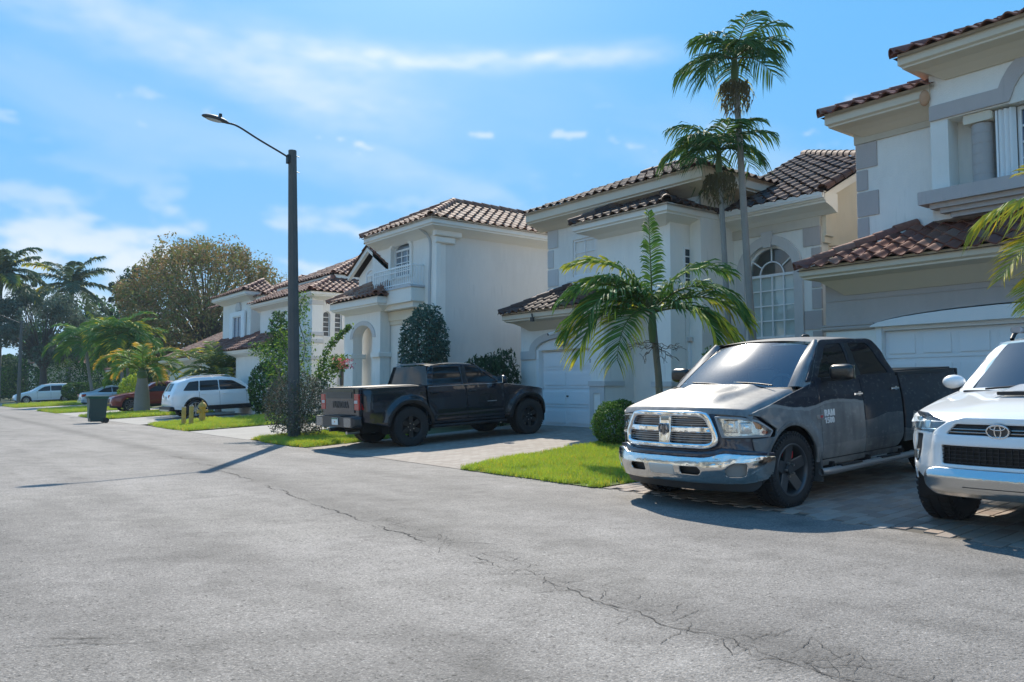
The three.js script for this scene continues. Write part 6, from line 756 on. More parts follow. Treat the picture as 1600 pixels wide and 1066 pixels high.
// ---- cars further along
{
  const car = thing('suv', 'white family SUV backed toward the street behind the yellow hydrant', 'suv'); const wp = paint([0.80, 0.81, 0.82], 0.3);
  const skin = new Skin({ nose: 1.1, full: 0.3, half: 0.97, pow: 2.8, rear: -4.25, rfull: -3.5, v: [[0.35, -0.05], [0.6, 0], [0.95, -0.01], [1.1, -0.04], [1.3, -0.12], [1.75, -0.26]] });
  hull(car, { skin, sil: [[0.88, 0.45], [0.90, 0.75], [0.82, 0.98], [0.1, 1.09], [-0.55, 1.14], [-1.35, 1.66], [-2.0, 1.73], [-3.2, 1.70, 0.2], [-3.75, 1.55, 0.15], [-3.98, 1.12], [-4.06, 0.95], [-4.08, 0.6], [-4.02, 0.42]], arch: 0.46, wy: 0.38, axle: -3.13, bottom: 0.36, glassTop: [['windshield', [-0.65, 1.2], [-1.3, 1.62]], ['rear_window', [-3.8, 1.50], [-3.97, 1.16], 0.14]], windows: [[[-0.85, 1.15], [-1.5, 1.54, 0.1], [-2.1, 1.58], [-2.1, 1.15]], [[-2.14, 1.15], [-2.14, 1.58], [-2.9, 1.57], [-2.95, 1.15]], [[-2.99, 1.15], [-2.94, 1.57], [-3.35, 1.53, 0.08], [-3.62, 1.17]]], seams: [[-0.95, 0.45, 1.1], [-2.12, 0.45, 1.1], [-2.97, 0.8, 1.1]], handles: [[-1.9, 1.0], [-2.8, 1.0]], cladding: 0.14, archTrim: 0.05, mirror: [-0.95, 1.15] }, { paint: wp, glass: TINT, mirror: wp });
  for (const s of [-1, 1]) { lp(car, 'tail_lamp', skin.back(rpoly([[s * 0.42, 0.87], [s * 1.15, 0.90], [s * 1.15, 1.01], [s * 0.42, 1.01]], 0.04), { off: -0.13, d: 0.03, b: 0.006 }), REDL); lp(car, 'headlight', boxL(0.70, 0.86, 0.72, 0.9, s * 0.62 - 0.18, s * 0.62 + 0.18, 0.04), LENS); lp(car, 'roof_rail', tubeG([[-1.5, 1.70, s * 0.60], [-1.6, 1.755, s * 0.6], [-3.1, 1.755, s * 0.6], [-3.4, 1.68, s * 0.6]], 0.018, 6), STEEL); }
  lp(car, 'rear_bumper', boxL(-4.16, -3.95, 0.34, 0.52, -0.86, 0.86, 0.04), BLACKP); lp(car, 'bumper_trim', boxL(-4.175, -4.0, 0.33, 0.40, -0.7, 0.7, 0.02), STEEL); plateRear(car, -4.12, 0.88, -0.02);
  fitWheels(car, wheel(0.385, 0.26, 0.28, 10, M([0.5, 0.5, 0.5], 0.3, { metalness: 0.8 }), { wi: 0.016, wo: 0.022, tread: false }), [[0, 0.385, -0.83], [0, 0.385, 0.83], [-3.13, 0.385, -0.83], [-3.13, 0.385, 0.83]]);
  place(car, 13.4, 36.1, 0);
}
{
  const car = thing('suv', 'dark red SUV facing the street behind the stout palm trunk', 'suv'); const rp = paint([0.20, 0.012, 0.014], 0.3);
  const skin = new Skin({ nose: 1.15, full: 0.3, half: 0.94, pow: 2.8, rear: -3.95, rfull: -3.2, v: [[0.35, -0.05], [0.6, 0], [0.9, -0.01], [1.05, -0.04], [1.25, -0.12], [1.65, -0.27]] });
  hull(car, { skin, sil: [[0.90, 0.4], [0.95, 0.65], [0.85, 0.86], [0.2, 0.99], [-0.45, 1.06], [-1.25, 1.53], [-1.9, 1.61], [-2.8, 1.54, 0.2], [-3.5, 1.15, 0.15], [-3.72, 1.0], [-3.78, 0.6], [-3.7, 0.4]], arch: 0.44, wy: 0.37, axle: -2.87, bottom: 0.32, glassTop: [['windshield', [-0.55, 1.12], [-1.2, 1.5]], ['rear_window', [-2.9, 1.5], [-3.4, 1.2], 0.1]], windows: [[[-0.8, 1.06], [-1.4, 1.43, 0.1], [-1.85, 1.47], [-1.85, 1.06]], [[-1.9, 1.06], [-1.9, 1.47], [-2.6, 1.40, 0.08], [-2.95, 1.10]]], seams: [[-0.85, 0.4, 1.0], [-1.88, 0.4, 1.0]], handles: [[-1.65, 0.93], [-2.55, 0.95]], cladding: 0.08, mirror: [-0.8, 1.08] }, { paint: rp, glass: TINT, mirror: rp });
  for (const s of [-1, 1]) { const P = p => p.map(q => [s * q[0], q[1]]); lp(car, 'headlight', skin.front(rpoly(P([[0.62, 0.72], [0.98, 0.76], [1.18, 0.86], [0.85, 0.86], [0.62, 0.80]]), 0.02), { off: -0.16, d: 0.04, b: 0.006 }), M([0.55, 0.56, 0.56], 0.15, { metalness: 0.7 })); lp(car, 'tail_lamp', boxL(-3.78, -3.6, 0.9, 1.02, s * 0.66 - 0.2, s * 0.66 + 0.2, 0.02), REDL); }
  lp(car, 'grille', boxL(0.88, 0.98, 0.55, 0.76, -0.42, 0.42, 0.04), BLACKP); lp(car, 'lower_intake', boxL(0.85, 0.96, 0.38, 0.48, -0.6, 0.6, 0.03), BLACKP);
  fitWheels(car, wheel(0.37, 0.25, 0.28, 10, M([0.25, 0.25, 0.26], 0.3, { metalness: 0.8 }), { wi: 0.014, wo: 0.018, tread: false }), [[0, 0.37, -0.81], [0, 0.37, 0.81], [-2.87, 0.37, -0.81], [-2.87, 0.37, 0.81]]);
  place(car, 10.25, 47.6, Math.PI);
}
{
  const car = thing('sedan', 'pale silver blue sedan with its tail to the street behind the bin', 'car'); const sp = paint([0.44, 0.50, 0.54], 0.3, { metalness: 0.3 });
  const skin = new Skin({ nose: 1.1, full: 0.3, half: 0.90, pow: 2.8, rear: -4.0, rfull: -3.1, v: [[0.3, -0.05], [0.55, 0], [0.8, -0.01], [0.95, -0.04], [1.1, -0.12], [1.45, -0.28]] });
  hull(car, { skin, sil: [[0.85, 0.4], [0.9, 0.6], [0.75, 0.76], [0.1, 0.88], [-0.45, 0.95], [-1.25, 1.38], [-1.75, 1.43], [-2.4, 1.36], [-3.2, 1.04], [-3.72, 1.0], [-3.82, 0.8], [-3.82, 0.5], [-3.75, 0.35]], arch: 0.38, wy: 0.33, axle: -2.8, bottom: 0.26, glassTop: [['windshield', [-0.5, 1.0], [-1.2, 1.35]], ['rear_window', [-2.5, 1.32], [-3.15, 1.06], 0.1]], windows: [[[-0.75, 0.96], [-1.35, 1.28, 0.08], [-1.85, 1.33], [-1.85, 0.96]], [[-1.9, 0.96], [-1.9, 1.33], [-2.4, 1.25, 0.08], [-2.85, 1.0]]], seams: [[-0.8, 0.35, 0.92], [-1.87, 0.35, 0.92]], handles: [[-1.65, 0.84], [-2.6, 0.85]], mirror: [-0.8, 0.98] }, { paint: sp, glass: TINT, mirror: sp });
  for (const s of [-1, 1]) { lp(car, 'tail_lamp', boxL(-3.84, -3.55, 0.72, 0.90, s * 0.66 - 0.19, s * 0.66 + 0.19, 0.04), REDL); lp(car, 'headlight', boxL(0.6, 0.84, 0.62, 0.72, s * 0.6 - 0.18, s * 0.6 + 0.18, 0.03), LENS); } plateRear(car, -3.87, 0.6); lp(car, 'rear_bumper', boxL(-3.9, -3.7, 0.3, 0.52, -0.8, 0.8, 0.06), sp);
  fitWheels(car, wheel(0.33, 0.21, 0.22, 10, STEEL, { wi: 0.014, wo: 0.018, tread: false }), [[0, 0.33, -0.78], [0, 0.33, 0.78], [-2.8, 0.33, -0.78], [-2.8, 0.33, 0.78]]);
  place(car, 14.6, 64.5, 0);
}
{
  const car = thing('minivan', 'white minivan parked far off at the left edge', 'van'); const wp = paint([0.78, 0.79, 0.78], 0.35);
  const skin = new Skin({ nose: 1.1, full: 0.3, half: 0.97, pow: 2.8, rear: -4.3, rfull: -3.6, v: [[0.3, -0.05], [0.6, 0], [0.95, -0.01], [1.05, -0.04], [1.3, -0.12], [1.75, -0.24]] });
  hull(car, { skin, sil: [[0.88, 0.4], [0.92, 0.65], [0.8, 0.85], [0.1, 1.02], [-0.35, 1.12], [-1.3, 1.64], [-2.0, 1.74], [-3.4, 1.70, 0.2], [-3.9, 1.2], [-4.05, 0.95], [-4.08, 0.6], [-4.0, 0.35]], arch: 0.41, wy: 0.35, axle: -3.05, bottom: 0.3, glassTop: [['windshield', [-0.45, 1.18], [-1.22, 1.6]], ['rear_window', [-3.5, 1.62], [-3.86, 1.25], 0.1]], windows: [[[-0.8, 1.1], [-1.45, 1.5, 0.1], [-1.9, 1.55], [-1.9, 1.1]], [[-1.95, 1.1], [-1.95, 1.55], [-2.85, 1.55], [-2.85, 1.1]], [[-2.92, 1.1], [-2.92, 1.55], [-3.4, 1.52, 0.08], [-3.65, 1.12]]], seams: [[-0.85, 0.4, 1.05], [-1.92, 0.4, 1.05], [-2.88, 0.4, 1.05]], handles: [[-1.75, 0.95], [-2.1, 0.95]], mirror: [-0.85, 1.12] }, { paint: wp, glass: TINT, mirror: wp });
  for (const s of [-1, 1]) { lp(car, 'tail_lamp', boxL(-4.05, -3.85, 0.95, 1.3, s * 0.84 - 0.06, s * 0.84 + 0.06, 0.02), REDL); lp(car, 'headlight', boxL(0.55, 0.85, 0.7, 0.86, s * 0.64 - 0.16, s * 0.64 + 0.16, 0.03), LENS); }
  fitWheels(car, wheel(0.345, 0.22, 0.22, 10, STEEL, { wi: 0.014, wo: 0.02, tread: false }), [[0, 0.345, -0.82], [0, 0.345, 0.82], [-3.05, 0.345, -0.82], [-3.05, 0.345, 0.82]]);
  place(car, 9.6, 84, Math.PI);
}
// ------------------------------------------------------------ street furniture
const CONC = M([0.13, 0.127, 0.12], 0.9, { map: rep(concT, 1.1), bumpMap: rep(grainB, 0.6), bumpScale: 0.004 });
function streetLamp(x, Z, lean, label, h = 7.55) {
  const y = GH(x), t = thing('street_lamp', label, 'street lamp', [x, y, -Z], 'street lamps');
  const g = new THREE.CylinderGeometry(0.105, 0.165, h, 8); g.rotateY(Math.PI / 8); g.translate(0, h / 2, 0); const p = g.attributes.position; for (let i = 0; i < p.count; i++) p.setX(i, p.getX(i) + lean * (p.getY(i) / h)); const g2 = toCreasedNormals(g, 0.3); const uv = g2.attributes.uv, q = g2.attributes.position; for (let i = 0; i < q.count; i++) uv.setXY(i, uv.getX(i) * 1.0, q.getY(i));
  part(t, 'pole', g2, CONC, true);
  const a = h - 0.22, arm = part(t, 'arm', tubeG([[lean - 0.08, a, 0], [lean - 0.2, a + 0.06, 0], [lean - 0.9, a + 0.34, 0], [lean - 1.42, a + 0.565, 0], [lean - 1.56, a + 0.6, 0], [lean - 1.75, a + 0.605, 0]], 0.026, 8, 40), M([0.05, 0.05, 0.05], 0.6), true); part(arm, 'arm_clamp', bbx(lean - 0.15, lean - 0.07, a - 0.14, a + 0.08, -0.07, 0.07, 0.01), BLACKP, true);
  const head = part(t, 'lamp_head', (() => { const s = new THREE.SphereGeometry(1, 24, 12), q = s.attributes.position; for (let i = 0; i < q.count; i++) { const X = q.getX(i), w = X > 0 ? 0.55 + 0.45 * (1 - X) : 1; q.setXYZ(i, X * 0.34, q.getY(i) * (q.getY(i) < 0 ? 0.035 : 0.085), q.getZ(i) * 0.15 * w); } s.computeVertexNormals(); s.rotateZ(-0.10); s.translate(lean - 2.0, a + 0.64, 0); return clean(s); })(), M([0.06, 0.06, 0.062], 0.55), true);
  part(head, 'photocell', cyl(0.045, 0.04, [lean - 1.88, a + 0.66, 0], [lean - 1.88, a + 0.80, 0], 12), BLACKP, true); part(head, 'lamp_glass', (() => { const s = new THREE.CylinderGeometry(0.12, 0.12, 0.012, 20); s.scale(1.6, 1, 0.8); s.rotateZ(-0.10); s.translate(lean - 2.04, a + 0.607, 0); return clean(s); })(), M([0.5, 0.5, 0.48], 0.2), true);
  for (const k of [0.13, 0.55]) part(t, 'bolt', cyl(0.012, 0.012, [lean + 0.09, h - k, 0], [lean + 0.2, h - k - 0.01, 0], 6), STEEL, true);
}
streetLamp(8.3, 19.95, -0.18, 'tall concrete street lamp standing in the bush by the dark pickup');
streetLamp(8.6, 79.5, 0, 'distant grey street lamp at the far left before the white minivan', 7.2);
{
  const b = thing('wheelie_bin', 'dark green wheeled bin with white sticker standing on the street', 'bin', [6.55, 0, -35.6]), G1 = M([0.02, 0.10, 0.065], 0.5), G2 = M([0.016, 0.05, 0.045], 0.5);
  const body = part(b, 'bin_body', (() => { const g = new THREE.BoxGeometry(0.66, 0.96, 0.62, 1, 6, 1), p = g.attributes.position; for (let i = 0; i < p.count; i++) { const k = 0.82 + 0.18 * (p.getY(i) / 0.96 + 0.5); p.setX(i, p.getX(i) * k); p.setZ(i, p.getZ(i) * k); } g.translate(0, 0.54, 0); g.computeVertexNormals(); return clean(g); })(), G2, true);
  part(b, 'bin_lid', bbx(-0.40, 0.37, 1.02, 1.08, -0.34, 0.34, 0.025), G1, true); part(b, 'bin_rim', bbx(-0.36, 0.36, 0.97, 1.019, -0.335, 0.335, 0.02), G1, true); part(b, 'bin_handle', cyl(0.018, 0.018, [-0.42, 1.0, -0.25], [-0.42, 1.0, 0.25], 8), G1, true); part(b, 'sticker', bx(-0.1, 0.12, 0.78, 0.86, -0.2945, -0.2925), M([0.7, 0.72, 0.7], 0.5), true);
  part(b, 'side_rib', bbx(-0.315, -0.30, 0.2, 0.95, -0.2, 0.2, 0.005), G1, true); for (const s of [-1, 1]) { const g = new THREE.CylinderGeometry(0.11, 0.11, 0.05, 18); g.rotateX(Math.PI / 2); g.translate(0.29, 0.11, s * 0.27); part(b, 'bin_wheel', clean(g), RUBBER, true); }
}
{
  const h = thing('fire_hydrant', 'yellow fire hydrant on the grass verge beside two short posts', 'hydrant', [9.25, GH(9.25), -30.9]), Y = M([0.52, 0.33, 0.055], 0.5, { map: rep(tileGrime, 0.5) }), L = p => clean(new THREE.LatheGeometry(p.map(q => new THREE.Vector2(...q)), 20));
  part(h, 'barrel', L([[0.16, 0], [0.16, 0.05], [0.115, 0.06], [0.11, 0.3], [0.115, 0.56], [0.15, 0.57], [0.15, 0.62], [0.12, 0.63]]), Y, true); part(h, 'bonnet', L([[0.15, 0.625], [0.15, 0.65], [0.12, 0.70], [0.07, 0.76], [0.03, 0.77], [0.03, 0.83], [0.001, 0.835]]), Y, true);
  for (const [n, a, r, l] of [['hose_nozzle', 0.6, 0.055, 0.2], ['hose_nozzle', Math.PI - 0.5, 0.055, 0.2], ['pump_nozzle', -1.2 - Math.PI * 0.6, 0.075, 0.19]]) { const d = [Math.cos(a), 0, Math.sin(a)]; const nz = part(h, n, cyl(r * 0.8, r * 0.8, [0, 0.44, 0], [d[0] * (l - 0.04), 0.44, d[2] * (l - 0.04)], 14), Y, true); part(nz, 'nozzle_cap', cyl(r, r, [d[0] * (l - 0.05), 0.44, d[2] * (l - 0.05)], [d[0] * l, 0.44, d[2] * l], 8), Y, true); }
  part(h, 'foot_flange', cyl(0.18, 0.18, [0, 0.005, 0], [0, 0.035, 0], 8), BLACKP, true);
}
for (const [x, Z, hh, label] of [[8.25, 29.7, 0.66, 'short yellow guard post nearest the street, left of the hydrant'], [8.35, 29.15, 0.70, 'short weathered yellow guard post, the nearer of the pair by the hydrant']]) { const p = thing('guard_post', label, 'post', [x, GH(x), -Z], 'guard posts by the hydrant'); part(p, 'post', toCreasedNormals(new THREE.CylinderGeometry(0.075, 0.08, hh, 12).translate(0, hh / 2, 0), 0.5), M([0.50, 0.37, 0.12], 0.8, { map: rep(tileGrime, 0.4) }), true); part(p, 'post_top', clean(new THREE.CylinderGeometry(0.06, 0.077, 0.03, 12).translate(0, hh + 0.015, 0)), M([0.42, 0.38, 0.3], 0.9), true); }

// ------------------------------------------------------------ plants
const leafMat = (rough = 0.6, tr = 0.35) => M([1, 1, 1], rough, { vertexColors: true, transmission: tr, thickness: 0, specularIntensity: 0.35 });
const LEAF = leafMat(0.7, 0.45), LEAFD = leafMat(0.65, 0.3), BARK = M([0.22, 0.20, 0.18], 0.95, { bumpMap: rep(barkB, 1), bumpScale: 0.01, map: rep(concT, 1) });
const barkOf = (c) => M(c, 0.95, { bumpMap: rep(barkB, 1), bumpScale: 0.012, map: rep(concT, 1.3) });
class Buf { constructor() { this.p = []; this.c = []; } tri(a, b, c, k, k2 = k, k3 = k) { this.p.push(a.x, a.y, a.z, b.x, b.y, b.z, c.x, c.y, c.z); this.c.push(...k, ...k2, ...k3); } geo() { const g = new THREE.BufferGeometry(); g.setAttribute('position', new THREE.Float32BufferAttribute(this.p, 3)); g.setAttribute('color', new THREE.Float32BufferAttribute(this.c, 3)); g.computeVertexNormals(); return clean(g); } }
const colv = (r, c, s = 0.25) => { const k = 1.7 + (r() - 0.5) * 2 * s; return [c[0] * k * (1 + (r() - 0.5) * 0.2), c[1] * k, c[2] * k]; };
// a feather frond: rachis arching from its base, leaflets on both sides
function frond(r, az, e0, droop, len, o = {}) {
  const b = new Buf(), n = o.n || 34, N = 14, pts = []; let p = V(0, 0, 0), tilt = (r() - 0.5) * 0.5; const h = V(Math.cos(az), 0, Math.sin(az));
  for (let i = 0; i <= N; i++) { pts.push(p.clone()); const t = i / N, e = (e0 - droop * Math.pow(t, o.bend || 1.25)) * Math.PI / 180; p = p.clone().addScaledVector(h, Math.cos(e) * len / N).add(V(0, Math.sin(e) * len / N, 0)); }
  const curve = new THREE.CatmullRomCurve3(pts), ll = o.leaf || len * 0.36, green = o.green || [0.09, 0.16, 0.03], yellow = o.yellow || [0.42, 0.34, 0.03], yk = o.yk ?? 0.1, side0 = V(-h.z, 0, h.x);
  const W0 = o.w || 0.026, fy = r() < (o.fy ?? 0.25);
  for (let i = 0; i < n; i++) for (const s of [-1, 1]) {
    const t = (o.t0 ?? 0.14) + (1 - (o.t0 ?? 0.14)) * (i + 0.5 + (r() - 0.5) * 0.5) / n, c = curve.getPoint(Math.min(1, t)), tan = curve.getTangent(Math.min(1, t)), side = side0.clone().multiplyScalar(s), up = side0.clone().cross(tan).normalize(); if (up.y < 0) up.negate();
    const prof = Math.pow(Math.sin(Math.PI * clamp(0.12 + 0.80 * t)), 0.7) * (0.85 + 0.3 * r()), L = ll * prof, fwd = mix(0.35, 1.15, t) + (r() - 0.5) * 0.2, vee = (o.vee ?? 0.35) + (r() - 0.5) * 0.3;
    const d = side.clone().addScaledVector(tan, fwd).addScaledVector(up, vee + tilt * s * 0.3).normalize(), hang = (o.hang ?? 0.5) * (0.7 + 0.6 * r()), w = W0 * (0.8 + 0.4 * r());
    const q0 = c, q1 = c.clone().addScaledVector(d, L * 0.38).add(V(0, -hang * L * 0.07, 0)), q15 = c.clone().addScaledVector(d, L * 0.72).add(V(0, -hang * L * 0.28, 0)), q2 = c.clone().addScaledVector(d, L * 0.95).add(V(0, -hang * L * 0.62, 0)), tw = (r() - 0.5) * 2.2 + s * 0.25, wv = tan.clone().multiplyScalar(Math.cos(tw) * w / 2).addScaledVector(up, Math.sin(tw) * w / 2);
    const dead = r() < (o.dead || 0), k = dead ? colv(r, [0.28, 0.20, 0.10]) : colv(r, green), ky = fy && t > 0.45 || r() < yk ? colv(r, yellow) : k;
    const a0 = q0.clone().addScaledVector(wv, 0.5), b0 = q0.clone().addScaledVector(wv, -0.5), a1 = q1.clone().add(wv), b1 = q1.clone().sub(wv), m1 = q1.clone().addScaledVector(up, -w * 0.25);
    b.tri(a0, b0, a1, k); b.tri(b0, b1, a1, k); const a2 = q15.clone().addScaledVector(wv, 0.8), b2 = q15.clone().addScaledVector(wv, -0.8); b.tri(a1, b1, a2, k, k, ky); b.tri(b1, b2, a2, k, ky, ky); b.tri(a2, b2, q2, ky);
  }
  const g = [b.geo()], rk = o.rachis || [0.16, 0.17, 0.05], tg = taper(pts.filter((_, i) => i % 2 === 0), [o.rr || 0.02, (o.rr || 0.02) * 0.5, 0.004], 5); g.push(tintGeo(tg, new THREE.Color().setRGB(...rk))); return join(g);
}
const CAMR = 0.657;                                                 // heading of the picture's right-hand direction in three's xz plane
function palm(name, label, base, top, o) {
  const r = rng(o.seed), y0 = GH(base[0]) - 0.03, t = thing(name, label, o.cat || 'palm tree', [base[0], y0, -base[1]], o.group), B = V(0, 0, 0), T = V(top[0] - base[0], top[1] - y0, -(top[2] - base[1]));
  const m = B.clone().lerp(T, 0.5).add(V((r() - 0.5) * (o.sway ?? 0.1), 0, (r() - 0.5) * (o.sway ?? 0.1)));
  const tr = o.trunk || [0.1, 0.07, 0.06]; part(t, 'trunk', taper([B, B.clone().lerp(m, 0.5), m, m.clone().lerp(T, 0.5), T], tr, 12), o.bark || BARK, true);
  if (o.shaft) part(t, 'crownshaft', taper([T.clone().add(V(0, -o.shaft, 0)), T.clone().add(V(0, -o.shaft * 0.5, 0)), T.clone().add(V(0, 0.12, 0))], [tr[tr.length - 1] * 1.05, tr[tr.length - 1] * 1.5, tr[tr.length - 1] * 0.7], 10), o.shaftMat || M([0.10, 0.15, 0.05], 0.6), true);
  const fr = o.fronds || Array.from({ length: o.count || 12 }, (_, i) => [i * 137.5 + r() * 30, mix(75, o.low ?? -5, (i + 0.5) / (o.count || 12)) + (r() - 0.5) * 16, (o.droop || 75) * (0.8 + 0.4 * r()), (o.len || 1.8) * (0.85 + 0.3 * r())]);
  for (const [psi, e0, dr, len, over] of fr) { const g = frond(r, CAMR - psi * Math.PI / 180, e0, dr, len, { ...o.leafs, ...(over || {}) }); g.translate(T.x, T.y, T.z); part(t, 'frond', g, o.mat || LEAF, true); }
  return { t, T, r };
}
// palm before the entrance of the numbered house
{
  const { t, T, r } = palm('palm_tree', 'slender green palm with bare flower stalk before the numbered house', [11.25, 10.06], [11.05, 2.72, 10.07], { seed: 5, trunk: [0.085, 0.07, 0.062, 0.055], shaft: 0.55, bark: barkOf([0.20, 0.19, 0.165]), leafs: { n: 42, w: 0.046, leaf: 0.74, green: [0.06, 0.12, 0.022], yellow: [0.36, 0.33, 0.03], yk: 0.05, fy: 0.4, hang: 0.75, rr: 0.022 },
    fronds: [[95, 86, 6, 1.95, { leaf: 0.36, vee: 0.7, t0: 0.25 }], [165, 70, 95, 2.0], [178, 50, 105, 1.95], [188, 28, 105, 1.9], [205, 15, 105, 2.0], [235, 5, 95, 1.9], [12, 65, 95, 1.95], [-4, 32, 95, 1.95], [-18, 14, 100, 1.9], [-40, 20, 110, 1.6], [85, 45, 90, 1.5], [130, 60, 90, 1.7], [215, 40, 120, 1.9], [-28, 48, 120, 1.9], [195, 60, 120, 1.8]] });
  const L = []; const br = (p, d, l, n, rr) => { const q = p.clone().addScaledVector(d, l).add(V(0, -l * 0.25, 0)); L.push(tubeG([p, p.clone().lerp(q, 0.5).add(V((r() - 0.5) * 0.05, 0.03, (r() - 0.5) * 0.05)), q], rr, 5, 6)); if (n > 0) for (let k = 0; k < 3; k++) br(q, d.clone().add(V((r() - 0.5) * 1.5, (r() - 0.5) * 1.3, (r() - 0.5) * 1.5)).normalize(), l * (0.55 + 0.35 * r()), n - 1, rr * 0.72); };
  for (let k = 0; k < 9; k++) { const a = k / 9 * 6.28 + r() * 0.4; br(T.clone().add(V(0.01, -0.52 - r() * 0.15, 0)), V(Math.cos(a), -0.15 + r() * 0.35, Math.sin(a)).normalize(), 0.24, 2, 0.007); } part(t, 'flower_stalk', L, M([0.09, 0.065, 0.04], 0.8), true).userData.kind = 'stuff';
}
// two tall palms beside the arched window
for (const [label, base, top, seed, o] of [['tall thin palm with lower crown, left of the pair by the arched window', [14.9, 11.16], [14.40, 6.62, 11.1], 21, { len: 1.2, trunk: [0.085, 0.065, 0.06, 0.052] }], ['tallest palm with crown against the sky, right of the pair', [15.07, 10.65], [14.38, 8.55, 10.62], 22, { len: 1.35, trunk: [0.10, 0.08, 0.072, 0.06] }]]) {
  const tall = palm('palm_tree', label, base, top, { seed, group: 'tall palms by the arched window', trunk: o.trunk, shaft: 0.6, bark: barkOf([0.33, 0.31, 0.285]), count: 13, low: 0, droop: 85, len: o.len, leafs: { n: 34, w: 0.038, leaf: 0.66, green: [0.045, 0.09, 0.02], yk: 0.03, fy: 0.1, hang: 0.95, vee: 0.15, rr: 0.022 } });
  const b = new Buf(), r = rng(seed + 50); for (let k = 0; k < 520; k++) { const a = r() * 6.28, fy = r() * r(), q = Math.sqrt(r()) * (0.12 + 0.26 * Math.sin(Math.PI * (0.25 + 0.7 * fy))), y = -0.52 - fy * 0.75, c = V(tall.T.x + Math.cos(a) * q, tall.T.y + y, tall.T.z + Math.sin(a) * q), s = 0.02; b.tri(c, c.clone().add(V((r() - 0.5) * 0.12, -0.08 - 0.16 * r(), (r() - 0.5) * 0.12)), c.clone().add(V(s, -0.02, s)), colv(r, [0.08, 0.065, 0.03])); } part(tall.t, 'fruit_cluster', b.geo(), LEAFD, true).userData.kind = 'stuff';
}
// palm just outside the frame whose fronds hang in at the right
palm('palm_tree', 'yellow green palm fronds hanging in at the right edge', [12.0, 2.35], [11.85, 3.0, 2.62], { seed: 9, trunk: [0.13, 0.11, 0.10], bark: barkOf([0.24, 0.2, 0.16]), leafs: { n: 56, w: 0.026, leaf: 0.66, green: [0.17, 0.20, 0.03], yellow: [0.34, 0.27, 0.02], yk: 0.35, fy: 0.6, hang: 0.3, vee: 0.25, rr: 0.016, rachis: [0.35, 0.32, 0.06] },
  fronds: [[172, 44, 80, 2.25, { hang: 1.1, leaf: 0.85 }], [184, 26, 92, 2.45, { leaf: 0.5, yk: 0.6 }], [198, 2, 55, 2.35, { leaf: 0.7 }], [190, 12, 80, 2.3, { leaf: 0.6 }], [150, 65, 70, 1.9], [60, 55, 90, 1.8], [10, 50, 90, 1.8], [-40, 40, 90, 1.8], [-90, 45, 90, 1.7], [100, 70, 80, 1.8], [250, 60, 90, 1.6]] });
// leaves scattered through a volume
function leafCloud(n, at, size, cols, r, o = {}) {
  const b = new Buf(); for (let i = 0; i < n; i++) { const [c, N] = at(r), d = V(r() - 0.5, r() - 0.5, r() - 0.5).normalize().addScaledVector(N, o.face ?? 0.5).normalize(), u = V(r() - 0.5, r() - 0.5 + (o.up || 0), r() - 0.5).cross(d).normalize(), v = d.clone().cross(u), s = size * (0.6 + 0.8 * r()), k = colv(r, pick(r, cols), o.vary ?? 0.3), w = o.aspect || 0.5, a = c.clone().addScaledVector(v, -s / 2), e = c.clone().addScaledVector(v, s / 2), l = c.clone().addScaledVector(u, -s * w / 2).addScaledVector(d, s * 0.1), q = c.clone().addScaledVector(u, s * w / 2).addScaledVector(d, s * 0.1); b.tri(a, l, e, k); b.tri(a, e, q, k); }
  return b.geo();
}
const shell = (rx, ry, rz, cy, bump = 0.25, f = 2.2, seed = 0, thick = 0.35) => r => { const th = r() * 6.283, ph = Math.acos(2 * r() - 1), n = V(Math.sin(ph) * Math.cos(th), Math.cos(ph), Math.sin(ph) * Math.sin(th)), k = (1 - bump / 2 + bump * fbm(n.x * f + seed * 3.1 + 5, n.y * f + n.z * f * 1.3 + 9, 4)) * (1 - thick * r() * r()); return [V(n.x * rx * k, cy + n.y * ry * k, n.z * rz * k), n]; };
function bush(name, label, x, Z, h, rx, rz, n, size, cols, seed, o = {}) {
  const r = rng(seed), t = thing(name, label, o.cat || 'bush', [x, GH(x), -Z], o.group), ry = h / 2, at = shell(rx, ry, rz, ry, o.bump ?? 0.3, o.f || 2.2, seed, o.thick ?? 0.4), flat = o.flat;
  part(t, 'foliage', leafCloud(n, q => { const [p, N] = at(q); if (flat) { p.y = clamp(p.y, 0.03, h * flat); } return [p.y < 0.03 ? p.setY(0.03 + q() * 0.1) : p, N]; }, size, cols, r, o), o.mat || LEAF, true);
  const L = []; for (let k = 0; k < (o.stems || 7); k++) { const a = r() * 6.28, q = 0.75 * Math.sqrt(r()); L.push(tubeG([[0.04 * Math.cos(a), 0, 0.04 * Math.sin(a)], [rx * q * 0.4 * Math.cos(a), h * 0.4, rz * q * 0.4 * Math.sin(a)], [rx * q * Math.cos(a), h * (0.55 + 0.3 * r()), rz * q * Math.sin(a)]], o.sr || 0.012, 5, 8)); } part(t, 'stems', L, barkOf([0.14, 0.11, 0.085]), true).userData.kind = 'stuff'; return t;
}
const GR = [[0.045, 0.10, 0.02], [0.06, 0.13, 0.025], [0.035, 0.08, 0.02], [0.085, 0.16, 0.03]], DK = [[0.026, 0.055, 0.022], [0.036, 0.07, 0.028], [0.02, 0.042, 0.02]], BLUEG = [[0.055, 0.095, 0.07], [0.075, 0.12, 0.085], [0.04, 0.075, 0.055]], OLIVE = [[0.18, 0.14, 0.05], [0.23, 0.165, 0.07], [0.13, 0.135, 0.04], [0.25, 0.155, 0.075], [0.16, 0.17, 0.05]], LIME = [[0.13, 0.2, 0.03], [0.18, 0.25, 0.04], [0.09, 0.15, 0.03]];
